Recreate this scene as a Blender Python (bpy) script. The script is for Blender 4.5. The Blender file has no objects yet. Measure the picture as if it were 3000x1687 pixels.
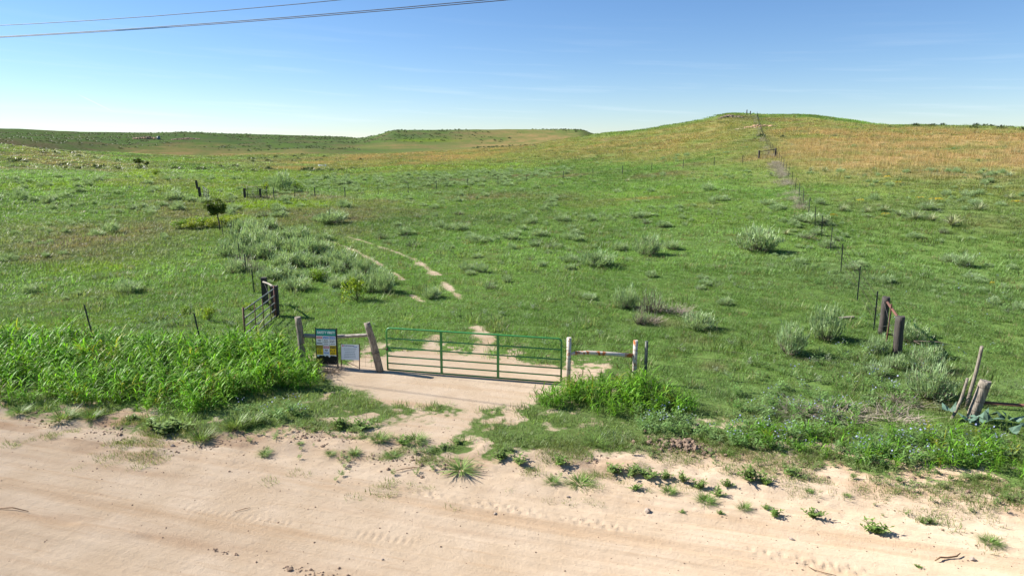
import bpy, bmesh, math, random
import numpy as np
from mathutils import Vector, Matrix, Euler

SC = bpy.context.scene
COL = SC.collection
R = math.radians

# ------------------------------------------------------------------ camera
cam_data = bpy.data.cameras.new('camera')
cam = bpy.data.objects.new('camera', cam_data)
COL.objects.link(cam)
cam.location = (0.0, 0.0, 6.3)                      # drone height over the road
cam.rotation_euler = (R(90 - 11.5), 0, 0)
cam_data.sensor_width = 36.0
cam_data.lens = 36.0 * 2027.0 / 3000.0
cam_data.clip_start = 0.1
cam_data.clip_end = 6000.0
SC.camera = cam

# ------------------------------------------------------------------ light
SUN_EL = 37.0
SUN_DIR = Vector((-0.957, 0.29, 0)).normalized() * math.cos(R(SUN_EL)) + Vector((0, 0, math.sin(R(SUN_EL))))
sun_data = bpy.data.lights.new('sun', 'SUN')
sun_data.energy = 4.3
sun_data.angle = R(0.53)
sun_data.color = (1.0, 0.94, 0.86)
sun = bpy.data.objects.new('sun', sun_data)
COL.objects.link(sun)
sun.location = (-30, 10, 40)
sun.rotation_euler = SUN_DIR.to_track_quat('Z', 'Y').to_euler()

world = bpy.data.worlds.new('World')
SC.world = world
world.use_nodes = True
wn, wl = world.node_tree.nodes, world.node_tree.links
for n in list(wn):
    wn.remove(n)
w_out = wn.new('ShaderNodeOutputWorld')
w_bg = wn.new('ShaderNodeBackground')
w_bg.inputs['Strength'].default_value = 0.049
sky = wn.new('ShaderNodeTexSky')
sky.sky_type = 'NISHITA'
sky.sun_disc = False
sky.sun_elevation = R(SUN_EL)
sky.sun_rotation = math.atan2(SUN_DIR.x, SUN_DIR.y)
sky.altitude = 700
sky.air_density = 1.0
sky.dust_density = 0.0
sky.ozone_density = 3.0
# a clear dry sky: a little more contrast between horizon and zenith than the model gives
w_a = wn.new('ShaderNodeVectorMath'); w_a.operation = 'SCALE'; w_a.inputs['Scale'].default_value = 0.13
w_g = wn.new('ShaderNodeGamma'); w_g.inputs['Gamma'].default_value = 0.98
w_s = wn.new('ShaderNodeHueSaturation'); w_s.inputs['Saturation'].default_value = 1.15
w_b = wn.new('ShaderNodeVectorMath'); w_b.operation = 'SCALE'; w_b.inputs['Scale'].default_value = 7.7
wl.new(sky.outputs['Color'], w_a.inputs[0]); wl.new(w_a.outputs[0], w_g.inputs['Color'])
wl.new(w_g.outputs[0], w_s.inputs['Color']); wl.new(w_s.outputs[0], w_b.inputs[0])
w_m = wn.new('ShaderNodeVectorMath'); w_m.operation = 'MULTIPLY'; w_m.inputs[1].default_value = (0.86, 0.90, 1.02)
wl.new(w_b.outputs[0], w_m.inputs[0])
# thin cirrus low over the horizon and one old contrail
w_tc = wn.new('ShaderNodeTexCoord'); w_xyz = wn.new('ShaderNodeSeparateXYZ'); wl.new(w_tc.outputs['Generated'], w_xyz.inputs[0])
def wm(op, a, b=0.0, c=0.0, clamp=False):
    n = wn.new('ShaderNodeMath'); n.operation = op; n.use_clamp = clamp
    for k, v in enumerate((a, b, c)):
        if isinstance(v, (int, float)): n.inputs[k].default_value = v
        else: wl.new(v, n.inputs[k])
    return n.outputs[0]
w_az = wm('ARCTAN2', w_xyz.outputs[0], w_xyz.outputs[1]); w_el = wm('ARCSINE', w_xyz.outputs[2])
w_cv = wn.new('ShaderNodeCombineXYZ'); wl.new(wm('MULTIPLY', w_az, 3.0), w_cv.inputs[0])
wl.new(wm('ADD', wm('MULTIPLY', w_el, 60.0), wm('MULTIPLY', w_az, 3.0)), w_cv.inputs[1])
w_n = wn.new('ShaderNodeTexNoise'); w_n.inputs['Scale'].default_value = 1.6; w_n.inputs['Detail'].default_value = 5; wl.new(w_cv.outputs[0], w_n.inputs['Vector'])
w_c = wm('MULTIPLY', wm('SUBTRACT', w_n.outputs['Fac'], .53, clamp=True), 2.6, clamp=True)
w_lo = wm('MULTIPLY', wm('SMOOTH_MIN', wm('MULTIPLY', w_el, 40.0, clamp=True), 1.0, .1), wm('SUBTRACT', 1.0, wm('MULTIPLY', w_el, 5.5), clamp=True))
w_c = wm('MULTIPLY', wm('MULTIPLY', w_c, w_lo), .32)
# contrail from bearing -31.3, height 3.6 down to bearing -28.9, height 2.3 degrees
w_u = wm('DIVIDE', wm('ADD', w_az, R(31.3)), R(2.4))
w_t = wm('SUBTRACT', 1.0, wm('MULTIPLY', wm('ABSOLUTE', wm('SUBTRACT', w_el, wm('SUBTRACT', R(3.57), wm('MULTIPLY', w_u, R(1.31))))), 900.0), clamp=True)
w_t = wm('MULTIPLY', w_t, wm('MULTIPLY', wm('MULTIPLY', w_u, 4.0, clamp=True), wm('MULTIPLY', wm('SUBTRACT', 1.0, w_u), 4.0, clamp=True)))
w_f = wm('MAXIMUM', w_c, wm('MULTIPLY', w_t, .30))
w_mix = wn.new('ShaderNodeMix'); w_mix.data_type = 'RGBA'
wl.new(w_f, w_mix.inputs[0]); wl.new(w_m.outputs[0], w_mix.inputs[6]); w_mix.inputs[7].default_value = (9.0, 9.3, 9.6, 1)
wl.new(w_mix.outputs[2], w_bg.inputs['Color'])
wl.new(w_bg.outputs['Background'], w_out.inputs['Surface'])

SC.view_settings.view_transform = 'Standard'
SC.view_settings.look = 'None'
SC.view_settings.gamma = 1.0
SC.view_settings.use_curve_mapping = False
SC.view_settings.exposure = 1.52
SC.render.engine = 'CYCLES'
SC.cycles.max_bounces = 6
SC.cycles.diffuse_bounces = 3
SC.cycles.transmission_bounces = 4
SC.cycles.transparent_max_bounces = 4
SC.cycles.use_denoising = True
# ------------------------------------------------------------------ the lie of the land
# Height profiles measured outward from the foot of the camera: (bearing, [(distance, height) ...])
PROFILES = [
    (-45.43, [(20,0.0),(60,0.4),(120,1.5),(180,4.0),(230,8.0),(300,10.0),(400,9.0),(600,16.0),(800,24.0),(1100,24.0),(1600,20.0)]),
    (-35.95, [(20,0.0),(40,0.2),(75,0.7),(120,2.42),(160,2.92),(200,4.23),(225,5.36),(245,6.59),(265,7.02),(300,5.8),(340,5.6),(430,9.61),(470,8.0),(520,11.1),(650,15.28),(800,21.62),(900,25.0),(1600,20.0)]),
    (-32.54, [(20,0.0),(40,0.2),(75,0.7),(120,2.26),(160,2.52),(200,3.43),(225,4.15),(245,4.74),(265,4.72),(300,4.2),(350,5.89),(440,9.83),(480,8.6),(530,11.18),(650,15.13),(800,20.35),(900,23.0),(1600,18.0)]),
    (-28.54, [(20,0.0),(40,0.2),(75,0.8),(120,1.98),(160,2.02),(200,2.05),(230,2.28),(300,3.69),(380,4.89),(420,8.06),(450,6.0),(500,9.02),(600,14.05),(750,19.09),(850,21.0),(1600,18.0)]),
    (-24.44, [(20,0.0),(40,0.1),(75,0.8),(120,1.56),(160,1.52),(220,1.93),(300,3.2),(370,4.72),(410,7.56),(440,5.6),(490,9.28),(560,13.79),(720,19.64),(850,20.0),(1600,18.0)]),
    (-19.93, [(20,0.0),(40,0.1),(75,0.8),(120,1.24),(160,1.36),(220,1.88),(300,3.1),(400,5.61),(450,8.32),(490,6.2),(530,8.92),(600,11.93),(800,19.48),(900,20.0),(1600,17.0)]),
    (-13.59, [(20,0.0),(40,0.2),(75,0.7),(95,0.37),(130,0.63),(160,0.97),(190,1.47),(225,2.26),(260,2.95),(300,3.0),(400,5.21),(470,8.48),(500,7.2),(540,9.06),(620,11.74),(800,16.99),(900,17.0),(1600,15.0)]),
    (-10.94, [(20,0.0),(40,0.3),(75,0.7),(95,0.49),(130,1.06),(160,1.37),(190,1.78),(225,2.64),(260,3.4),(300,3.2),(400,5.39),(480,9.89),(560,14.9),(620,15.0),(800,14.0),(1600,14.0)]),
    (-9.33, [(20,0.0),(40,0.3),(75,0.7),(95,0.6),(130,1.22),(160,1.57),(190,2.12),(225,2.93),(260,3.76),(300,3.4),(400,5.38),(470,10.49),(525,17.81),(560,18.84),(620,18.0),(800,16.0),(1600,14.0)]),
    (0.0, [(20,0.0),(40,0.5),(75,1.0),(100,1.23),(130,1.59),(160,2.27),(200,3.55),(230,4.78),(260,6.19),(290,6.1),(380,6.5),(440,7.57),(500,14.82),(540,19.18),(580,20.27),(650,19.0),(1600,14.0)]),
    (5.25, [(20,0.0),(40,0.5),(75,1.3),(100,1.97),(130,2.61),(160,3.66),(200,5.74),(235,8.3),(255,9.55),(280,8.6),(380,8.0),(440,8.6),(500,14.79),(540,18.75),(580,19.94),(650,19.0),(1600,14.0)]),
    (6.89, [(20,0.0),(40,0.5),(75,1.4),(100,2.27),(130,2.93),(160,4.2),(200,6.78),(230,9.44),(245,10.56),(275,9.0),(380,8.0),(440,8.0),(500,11.0),(560,15.51),(650,13.0),(1600,12.0)]),
    (10.27, [(20,0.0),(40,0.5),(75,1.7),(100,2.83),(130,3.75),(160,5.49),(195,8.4),(220,10.91),(235,11.71),(265,10.5),(400,8.0),(600,9.0),(1600,10.0)]),
    (15.15, [(20,0.0),(40,0.5),(75,2.2),(102,3.77),(130,5.17),(160,7.4),(190,10.46),(215,13.44),(232,14.84),(260,14.0),(400,9.0),(600,9.0),(1600,10.0)]),
    (16.94, [(20,0.0),(40,0.5),(75,2.4),(104,4.22),(130,5.66),(160,8.04),(190,11.45),(215,14.72),(232,16.42),(250,17.21),(300,15.0),(450,10.0),(1600,10.0)]),
    (19.04, [(20,0.0),(40,0.45),(61,1.62),(88,3.29),(105,4.7),(130,6.13),(160,8.59),(190,11.64),(215,14.15),(235,16.12),(255,16.96),(300,15.5),(450,10.0),(1600,10.0)]),
    (22.1, [(20,0.0),(40,0.4),(61,2.18),(85,3.53),(105,5.06),(130,6.65),(160,8.97),(190,11.7),(215,13.9),(240,15.82),(260,17.0),(300,16.0),(450,10.0),(1600,10.0)]),
    (25.35, [(20,0.0),(40,0.4),(61,2.04),(85,3.78),(105,4.95),(130,6.47),(160,8.56),(190,10.68),(215,12.35),(240,13.87),(260,15.0),(300,14.5),(450,10.0),(1600,10.0)]),
    (28.0, [(20,0.0),(40,0.4),(61,2.14),(85,3.84),(105,4.98),(130,6.47),(160,8.44),(190,10.27),(215,11.59),(235,12.57),(260,13.0),(300,12.0),(450,9.0),(1600,10.0)]),
    (29.91, [(20,0.0),(40,0.4),(61,2.22),(85,3.81),(105,4.96),(130,6.47),(160,8.47),(190,10.35),(215,11.67),(235,12.6),(260,12.8),(300,12.0),(450,9.0),(1600,10.0)]),
    (31.34, [(20,0.0),(40,0.4),(61,2.23),(85,3.78),(105,4.94),(130,6.46),(155,8.37),(180,10.08),(200,11.06),(230,11.5),(260,11.0),(300,10.0),(450,9.0),(1600,10.0)]),
    (35.95, [(20,0.0),(40,0.4),(61,2.31),(85,3.72),(105,4.85),(130,6.45),(150,8.09),(170,9.43),(185,10.13),(210,10.0),(260,10.0),(300,10.0),(450,9.0),(1600,10.0)]),
    (45.43, [(20,0.0),(40,0.5),(61,1.7),(85,3.3),(105,5.0),(130,6.5),(150,7.5),(185,9.0),(260,10.0),(300,10.0),(450,9.0),(1600,10.0)]),
]

def pchip(xk, yk, x):
    xk = np.asarray(xk, float); yk = np.asarray(yk, float)
    h = np.diff(xk); d = np.diff(yk) / h
    m = np.zeros(len(xk))
    for i in range(1, len(xk) - 1):
        if d[i-1] * d[i] > 0:
            w1 = 2*h[i] + h[i-1]; w2 = h[i] + 2*h[i-1]
            m[i] = (w1 + w2) / (w1/d[i-1] + w2/d[i])
    m[0] = d[0]; m[-1] = d[-1]
    x = np.clip(x, xk[0], xk[-1])
    i = np.clip(np.searchsorted(xk, x) - 1, 0, len(h) - 1)
    t = (x - xk[i]) / h[i]
    return ((2*t**3 - 3*t**2 + 1)*yk[i] + (t**3 - 2*t**2 + t)*h[i]*m[i]
            + (-2*t**3 + 3*t**2)*yk[i+1] + (t**3 - t**2)*h[i]*m[i+1])

LR = np.linspace(math.log(15.0), math.log(1600.0), 220)
AZ = np.linspace(-48, 48, 385)
_rows = np.array([pchip([math.log(p[0]) for p in pr], [p[1] for p in pr], LR) for _, pr in PROFILES])
_azk = [a for a, _ in PROFILES]
HT = np.array([pchip(_azk, _rows[:, j], AZ) for j in range(len(LR))]).T      # [bearing, distance]

def _hash(ix, iy, seed):
    h = (ix * 374761393 + iy * 668265263 + seed * 974634821) & 0xFFFFFFFF
    h = ((h ^ (h >> 13)) * 1274126177) & 0xFFFFFFFF
    return ((h ^ (h >> 16)) & 0xFFFF) / 65535.0

def vnoise(x, y, seed=0):
    x = np.asarray(x, float); y = np.asarray(y, float)
    ix = np.floor(x).astype(np.int64); iy = np.floor(y).astype(np.int64)
    fx = x - ix; fy = y - iy
    fx = fx*fx*fx*(fx*(fx*6 - 15) + 10); fy = fy*fy*fy*(fy*(fy*6 - 15) + 10)
    a = _hash(ix, iy, seed); b = _hash(ix+1, iy, seed); c = _hash(ix, iy+1, seed); d = _hash(ix+1, iy+1, seed)
    return (a + (b-a)*fx + (c-a)*fy + (a-b-c+d)*fx*fy) * 2 - 1

def fbm(x, y, seed=0, octv=4, gain=0.5):
    s = 0; a = 1; n = 0
    for o in range(octv):
        s = s + a * vnoise(x * 2**o + 17.3*o, y * 2**o - 9.1*o, seed + o); n += a; a *= gain
    return s / n

def sstep(a, b, x):
    t = np.clip((np.asarray(x, float) - a) / (b - a), 0, 1)
    return t*t*(3 - 2*t)

ROAD_E = np.array([0.974, -0.225]); ROAD_N = np.array([0.225, 0.974])      # along and across the road

def st(x, y):
    return x*ROAD_E[0] + y*ROAD_E[1], x*ROAD_N[0] + y*ROAD_N[1]

def hgt(x, y, detail=True):
    x = np.asarray(x, float); y = np.asarray(y, float)
    r = np.hypot(x, y)
    az = np.degrees(np.arctan2(x, y))
    fa = np.clip((az - AZ[0]) / (AZ[1] - AZ[0]), 0, len(AZ) - 1.001)
    fr = np.clip((np.log(np.maximum(r, 15.0)) - LR[0]) / (LR[1] - LR[0]), 0, len(LR) - 1.001)
    i = fa.astype(int); j = fr.astype(int); u = fa - i; v = fr - j
    z = HT[i, j]*(1-u)*(1-v) + HT[i+1, j]*u*(1-v) + HT[i, j+1]*(1-u)*v + HT[i+1, j+1]*u*v
    back = sstep(48, 75, np.abs(az))                       # behind and beside the view the land is level
    z = z * (1 - back) + back * 1.0 * sstep(30, 120, r)
    s, t = st(x, y)
    if detail:
        wide = sstep(14.5, 30, t)
        z = z + wide * fbm(x/4.0, y/4.0, 5, 3) * 0.05 * np.clip(r/25, 0.4, 2.0)
        z = z + fbm(x/26.0, y/26.0, 11, 4) * 0.42 * sstep(60, 190, r) * sstep(12, 30, t)
    if detail:
        z = z + fbm(x/85.0, y/60.0, 13, 3) * 3.0 * sstep(235, 330, r) * sstep(720, 560, r) * sstep(-9, -13, az)
    if detail:
        z = z + sstep(10.8, 12.0, t)*sstep(14.6, 13.4, t)*(.028*fbm(x/.55, y/.4, 35, 3) - .012)
    # the dirt road: wheel ruts along it, a low spoil bank at its far edge
    rd = 1 - sstep(12.6, 13.6, t)
    tw = t + 0.25*vnoise(s/9.0, t*0 + 3, 3) + 0.06*s
    rut = 0.032*vnoise(tw*2.2, s/25.0, 21) + 0.018*vnoise(tw*6.0, s/12.0, 22) + 0.010*vnoise(tw*14.0, s/5.0, 23) + 0.012*fbm(s/.5, t/.5, 27, 3)*sstep(10.2, 11.6, t)
    rut = rut - 0.05*np.exp(-((tw - 8.3)/0.20)**2) + 0.04*np.exp(-((tw - 8.02)/0.12)**2)*sstep(-0.2, .5, vnoise(s/1.5, t, 24))
    tr = t - 10.75 + 0.105*(s + .6)                                       # a lugged tyre turned off across the road here
    lug = np.exp(-(tr/0.11)**4) * sstep(-5.5, -3.5, s) * sstep(5.5, 3.5, s)
    rut = rut - 0.022*lug*sstep(.15, .55, np.sin(s*26.0 + np.sign(tr)*1.4) + .5*vnoise(s*6, t*9, 28))*sstep(-.5, .2, vnoise(s*1.1, t, 29))
    tr2 = t - 9.55 + 0.02*s
    rut = rut - 0.011*np.exp(-(tr2/0.10)**4)*sstep(-.2, .3, vnoise(s*.9, t*0, 30))*sstep(.1, .6, np.sin(s*45.0))
    z = z + rd * rut
    bank = np.exp(-((t - 13.0 - 0.35*vnoise(s/4.0, t*0, 31))/0.45)**2)
    z = z + bank * (0.05 + 0.05*fbm(s/0.6, t/0.6, 33, 3)) * sstep(40, 15, r)
    return z
# ------------------------------------------------------------------ where things stand (metres)
SAND_DRIVE = [(-5.52,19.46),
 (-4.45,19.66),
 (-4.07,20.3),
 (-3.39,20.64),
 (-2.78,20.85),
 (-1.91,20.68),
 (-1.16,20.51),
 (-0.62,20.25),
 (0.0,20.12),
 (0.61,19.67),
 (1.39,19.28),
 (2.33,18.78),
 (2.27,18.31),
 (1.77,17.97),
 (1.25,17.22),
 (0.61,16.84),
 (0.34,16.24),
 (-0.84,16.13),
 (-2.12,16.29),
 (-3.18,16.48),
 (-3.73,17.09),
 (-4.82,18.25),
 (-5.33,18.75)]
SAND_MID = [(-2.98,15.37),
 (-2.08,15.9),
 (-0.82,15.68),
 (-0.93,14.77),
 (-1.48,13.98),
 (-2.36,13.99),
 (-3.18,14.37)]
TRACKS = [([(-2.51,20.51),
 (-2.59,22.52)],0.26),
 ([(-1.02,20.19),
 (-0.84,21.88),
 (-1.2,23.64)],0.3),
 ([(-3.69,27.66),
 (-4.22,28.67)],0.16),
 ([(-2.13,27.76),
 (-2.73,29.6),
 (-3.21,31.31)],0.15),
 ([(-5.17,31.95),
 (-6.54,35.14),
 (-8.14,38.39),
 (-10.16,42.19),
 (-11.95,44.83)],0.12),
 ([(-3.7,33.06),
 (-4.46,35.1),
 (-5.48,37.71)],0.18),
 ([(-5.48,37.71),
 (-7.25,40.47),
 (-9.53,44.23),
 (-11.2,46.65)],0.1)]
ROAD_EDGE = [(-15.82,12.78),
 (-14.69,12.67),
 (-13.22,12.66),
 (-11.64,12.46),
 (-10.17,12.4),
 (-9.24,12.67),
 (-8.49,13.38),
 (-7.38,13.39),
 (-6.38,13.03),
 (-5.12,12.66),
 (-4.14,12.62),
 (-3.13,12.93),
 (-2.35,13.36),
 (-0.95,13.67),
 (0.16,14.42),
 (0.82,14.8),
 (1.5,14.41),
 (2.5,14.2),
 (3.15,14.19),
 (4.31,13.76),
 (5.8,13.77),
 (6.61,13.68)]
PATCHES = [('dry',60.15,103.59,21.1,41.9,30.1,1),
 ('dry',53.88,117.33,11.3,38.5,24.7,0.9),
 ('dry',75.44,111.53,14.0,40.7,34.1,1),
 ('dry',72.55,158.68,13.0,23.9,24.6,0.55),
 ('dry',38.86,95.4,2.8,11.1,22.2,0.7),
 ('dry',96.11,146.9,18.4,13.1,33.2,0.55),
 ('dry',43.95,182.4,17.6,31.7,13.5,0.55),
 ('dry',55.89,178.83,12.9,22.3,17.4,0.5),
 ('dry',26.79,184.74,19.6,25.7,8.3,0.65),
 ('dry',12.34,425.78,51.4,129.3,1.7,0.9),
 ('dry',-27.44,257.61,42.4,87.1,-6.1,0.9),
 ('dry',-49.25,207.04,19.1,15.5,-13.4,0.9),
 ('dry',-70.53,416.88,36.3,34.1,-9.6,0.5),
 ('dry',-161.92,327.83,23.8,55.3,-26.3,0.7),
 ('dry',-120.95,328.52,28.6,57.7,-20.2,0.8),
 ('dry',-183.27,441.07,34.1,14.5,-22.6,0.5),
 ('dry',-52.79,169.63,6.6,12.1,-17.3,0.7),
 ('dry',24.07,78.98,2.1,1.5,16.9,0.75),
 ('dry',13.04,66.44,2.3,1.0,11.1,0.5),
 ('dry',16.38,58.48,1.7,1.2,15.6,0.35),
 ('dry',26.39,120.84,6.5,8.1,12.3,0.4),
 ('umb',-112.06,169.93,19.8,26.4,-33.4,0.9),
 ('umb',-90.91,159.91,7.8,27.3,-29.6,0.9),
 ('umb',-212.12,304.74,17.7,70.5,-34.8,0.8),
 ('umb',-27.07,45.46,5.9,6.7,-30.8,0.75),
 ('umb',-24.87,53.55,2.4,3.5,-24.9,0.6),
 ('umb',-26.04,38.39,2.1,2.3,-34.1,0.5),
 ('umb',-21.76,40.83,2.4,2.0,-28.1,0.5),
 ('umb',-18.83,27.39,1.2,1.0,-34.5,0.4),
 ('umb',-17.54,28.98,1.3,0.8,-31.2,0.35),
 ('umb',30.91,43.77,2.2,2.4,35.2,0.35),
 ('umb',5.27,24.1,0.9,0.6,12.3,0.7),
 ('umb',5.92,21.83,0.7,0.5,15.2,0.5),
 ('umb',8.69,15.68,1.3,0.6,29.0,0.9),
 ('umb',10.5,16.24,0.8,0.5,32.9,0.8),
 ('umb',5.89,19.36,0.4,0.5,16.9,0.6),
 ('umb',-10.98,89.69,13.2,10.9,-7.0,0.2),
 ('umb',7.54,14.96,0.7,0.5,26.7,0.3),
 ('umb',5.87,15.37,0.5,0.5,20.9,0.4),
 ('lime',-22.84,68.35,7.4,5.2,-18.5,0.95),
 ('lime',-38.47,87.38,7.3,15.9,-23.8,0.7),
 ('lime',-63.54,119.13,3.0,32.4,-28.1,1),
 ('lime',-22.7,56.81,3.6,2.3,-21.8,0.8),
 ('lime',-38.16,92.39,2.7,30.7,-22.4,0.8),
 ('lime',-54.85,85.04,9.6,4.8,-32.8,0.8),
 ('lime',-21.31,35.49,3.0,1.9,-31.0,0.55),
 ('lime',-132.78,198.8,5.8,16.1,-33.7,1),
 ('lime',-56.06,464.73,24.7,9.6,-6.9,0.9),
 ('lime',-48.02,133.2,14.9,24.7,-19.8,0.6),
 ('lime',14.36,73.32,6.1,4.2,11.1,0.35),
 ('lime',14.01,51.63,4.6,3.6,15.2,0.3),
 ('lime',6.32,64.27,6.3,4.5,5.6,0.3),
 ('lime',-16.17,23.52,3.6,1.2,-34.5,0.4),
 ('lime',-10.08,68.36,6.7,4.7,-8.4,0.25),
 ('lime',38.28,56.66,4.2,3.9,34.0,0.25),
 ('lime',-100.97,221.35,16.1,19.9,-24.5,0.5),
 ('lime',42.57,154.72,9.0,8.8,15.4,0.5),
 ('sage',-209.96,347.89,37.0,108.6,-31.1,0.7),
 ('sage',-162.14,541.8,65.4,115.9,-16.7,0.5),
 ('sage',-13.62,111.64,18.0,10.7,-7.0,0.55),
 ('sage',-11.8,489.73,28.3,11.4,-1.4,0.4),
 ('sage',-42.92,72.92,10.7,4.8,-30.5,0.25),
 ('sage',18.14,32.9,6.6,5.2,28.9,0.45),
 ('sage',11.79,19.05,2.9,2.1,31.8,0.45),
 ('sage',6.44,16.48,2.1,1.3,21.3,0.35),
 ('sage',10.28,43.17,5.6,3.8,13.4,0.2),
 ('sage',29.13,51.54,7.6,3.3,29.5,0.3),
 ('sage',-4.12,55.72,7.1,4.8,-4.2,0.25)]
UMB_FIELDS = [([(-141.22,194.73),
 (-213.47,306.73),
 (-133.22,203.86),
 (-122.06,206.33),
 (-98.41,184.15),
 (-78.96,153.89),
 (-67.55,118.57),
 (-86.95,132.47),
 (-101.38,139.17)],0.85,8),
 ([(-36.42,51.14),
 (-31.55,53.21),
 (-27.58,57.05),
 (-24.07,56.74),
 (-21.91,51.49),
 (-23.22,45.86),
 (-20.24,37.89),
 (-22.62,36.19),
 (-28.12,39.75)],0.75,5),
 ([(-91.59,200.64),
 (-94.54,263.49),
 (-57.4,236.75),
 (-37.95,244.83),
 (-23.35,241.11),
 (-31.9,205.49),
 (-46.99,193.46),
 (-54.57,160.26)],0.5,12),
 ([(34.99,78.15),
 (39.85,74.41),
 (48.03,79.07),
 (51.79,70.93),
 (53.61,64.67),
 (45.82,62.58),
 (39.96,68.3),
 (33.34,69.77)],0.5,5)]
SAGE_BAND = [(-29.1,95.96),
 (-37.09,126.76),
 (-25.37,130.18),
 (-13.29,136.45),
 (0.0,141.85),
 (12.55,129.04),
 (7.16,104.89),
 (-0.97,98.93),
 (-9.24,94.42),
 (-18.37,93.82)]
DRY_FIELDS = [([(34.51,93.31),
 (48.41,135.16),
 (56.79,161.64),
 (64.63,168.03),
 (79.69,169.07),
 (99.77,172.92),
 (95.65,147.27),
 (104.45,135.64),
 (114.92,125.61),
 (59.58,64.3),
 (52.63,72.1),
 (48.66,80.11),
 (39.85,74.41),
 (34.99,78.15),
 (33.02,83.82)],1.0,9),
 ([(0.0,217.63),
 (12.04,249.42),
 (26.19,226.34),
 (40.1,208.25),
 (57.2,212.83),
 (63.87,204.95),
 (69.14,201.88),
 (56.32,162.08),
 (47.03,132.51),
 (38.25,104.57),
 (34.39,118.33),
 (24.61,126.82),
 (15.73,162.18)],0.7,14),
 ([(70.21,205.07),
 (83.86,210.76),
 (98.6,205.31),
 (108.33,197.75),
 (93.73,170.98),
 (78.91,167.38),
 (63.54,165.16),
 (60.01,171.45)],0.5,6),
 ([(-52.3,215.57),
 (-43.75,361.7),
 (0.0,445.66),
 (23.72,223.44),
 (21.25,199.79),
 (0.0,206.91),
 (-23.87,196.79),
 (-45.19,185.98)],0.6,12),
 ([(-129.11,177.79),
 (-126.22,193.04),
 (-122.06,206.33),
 (-100.96,188.97),
 (-82.32,159.7),
 (-73.26,128.67),
 (-90.25,142.85),
 (-102.87,141.25)],0.12,10)]
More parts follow.
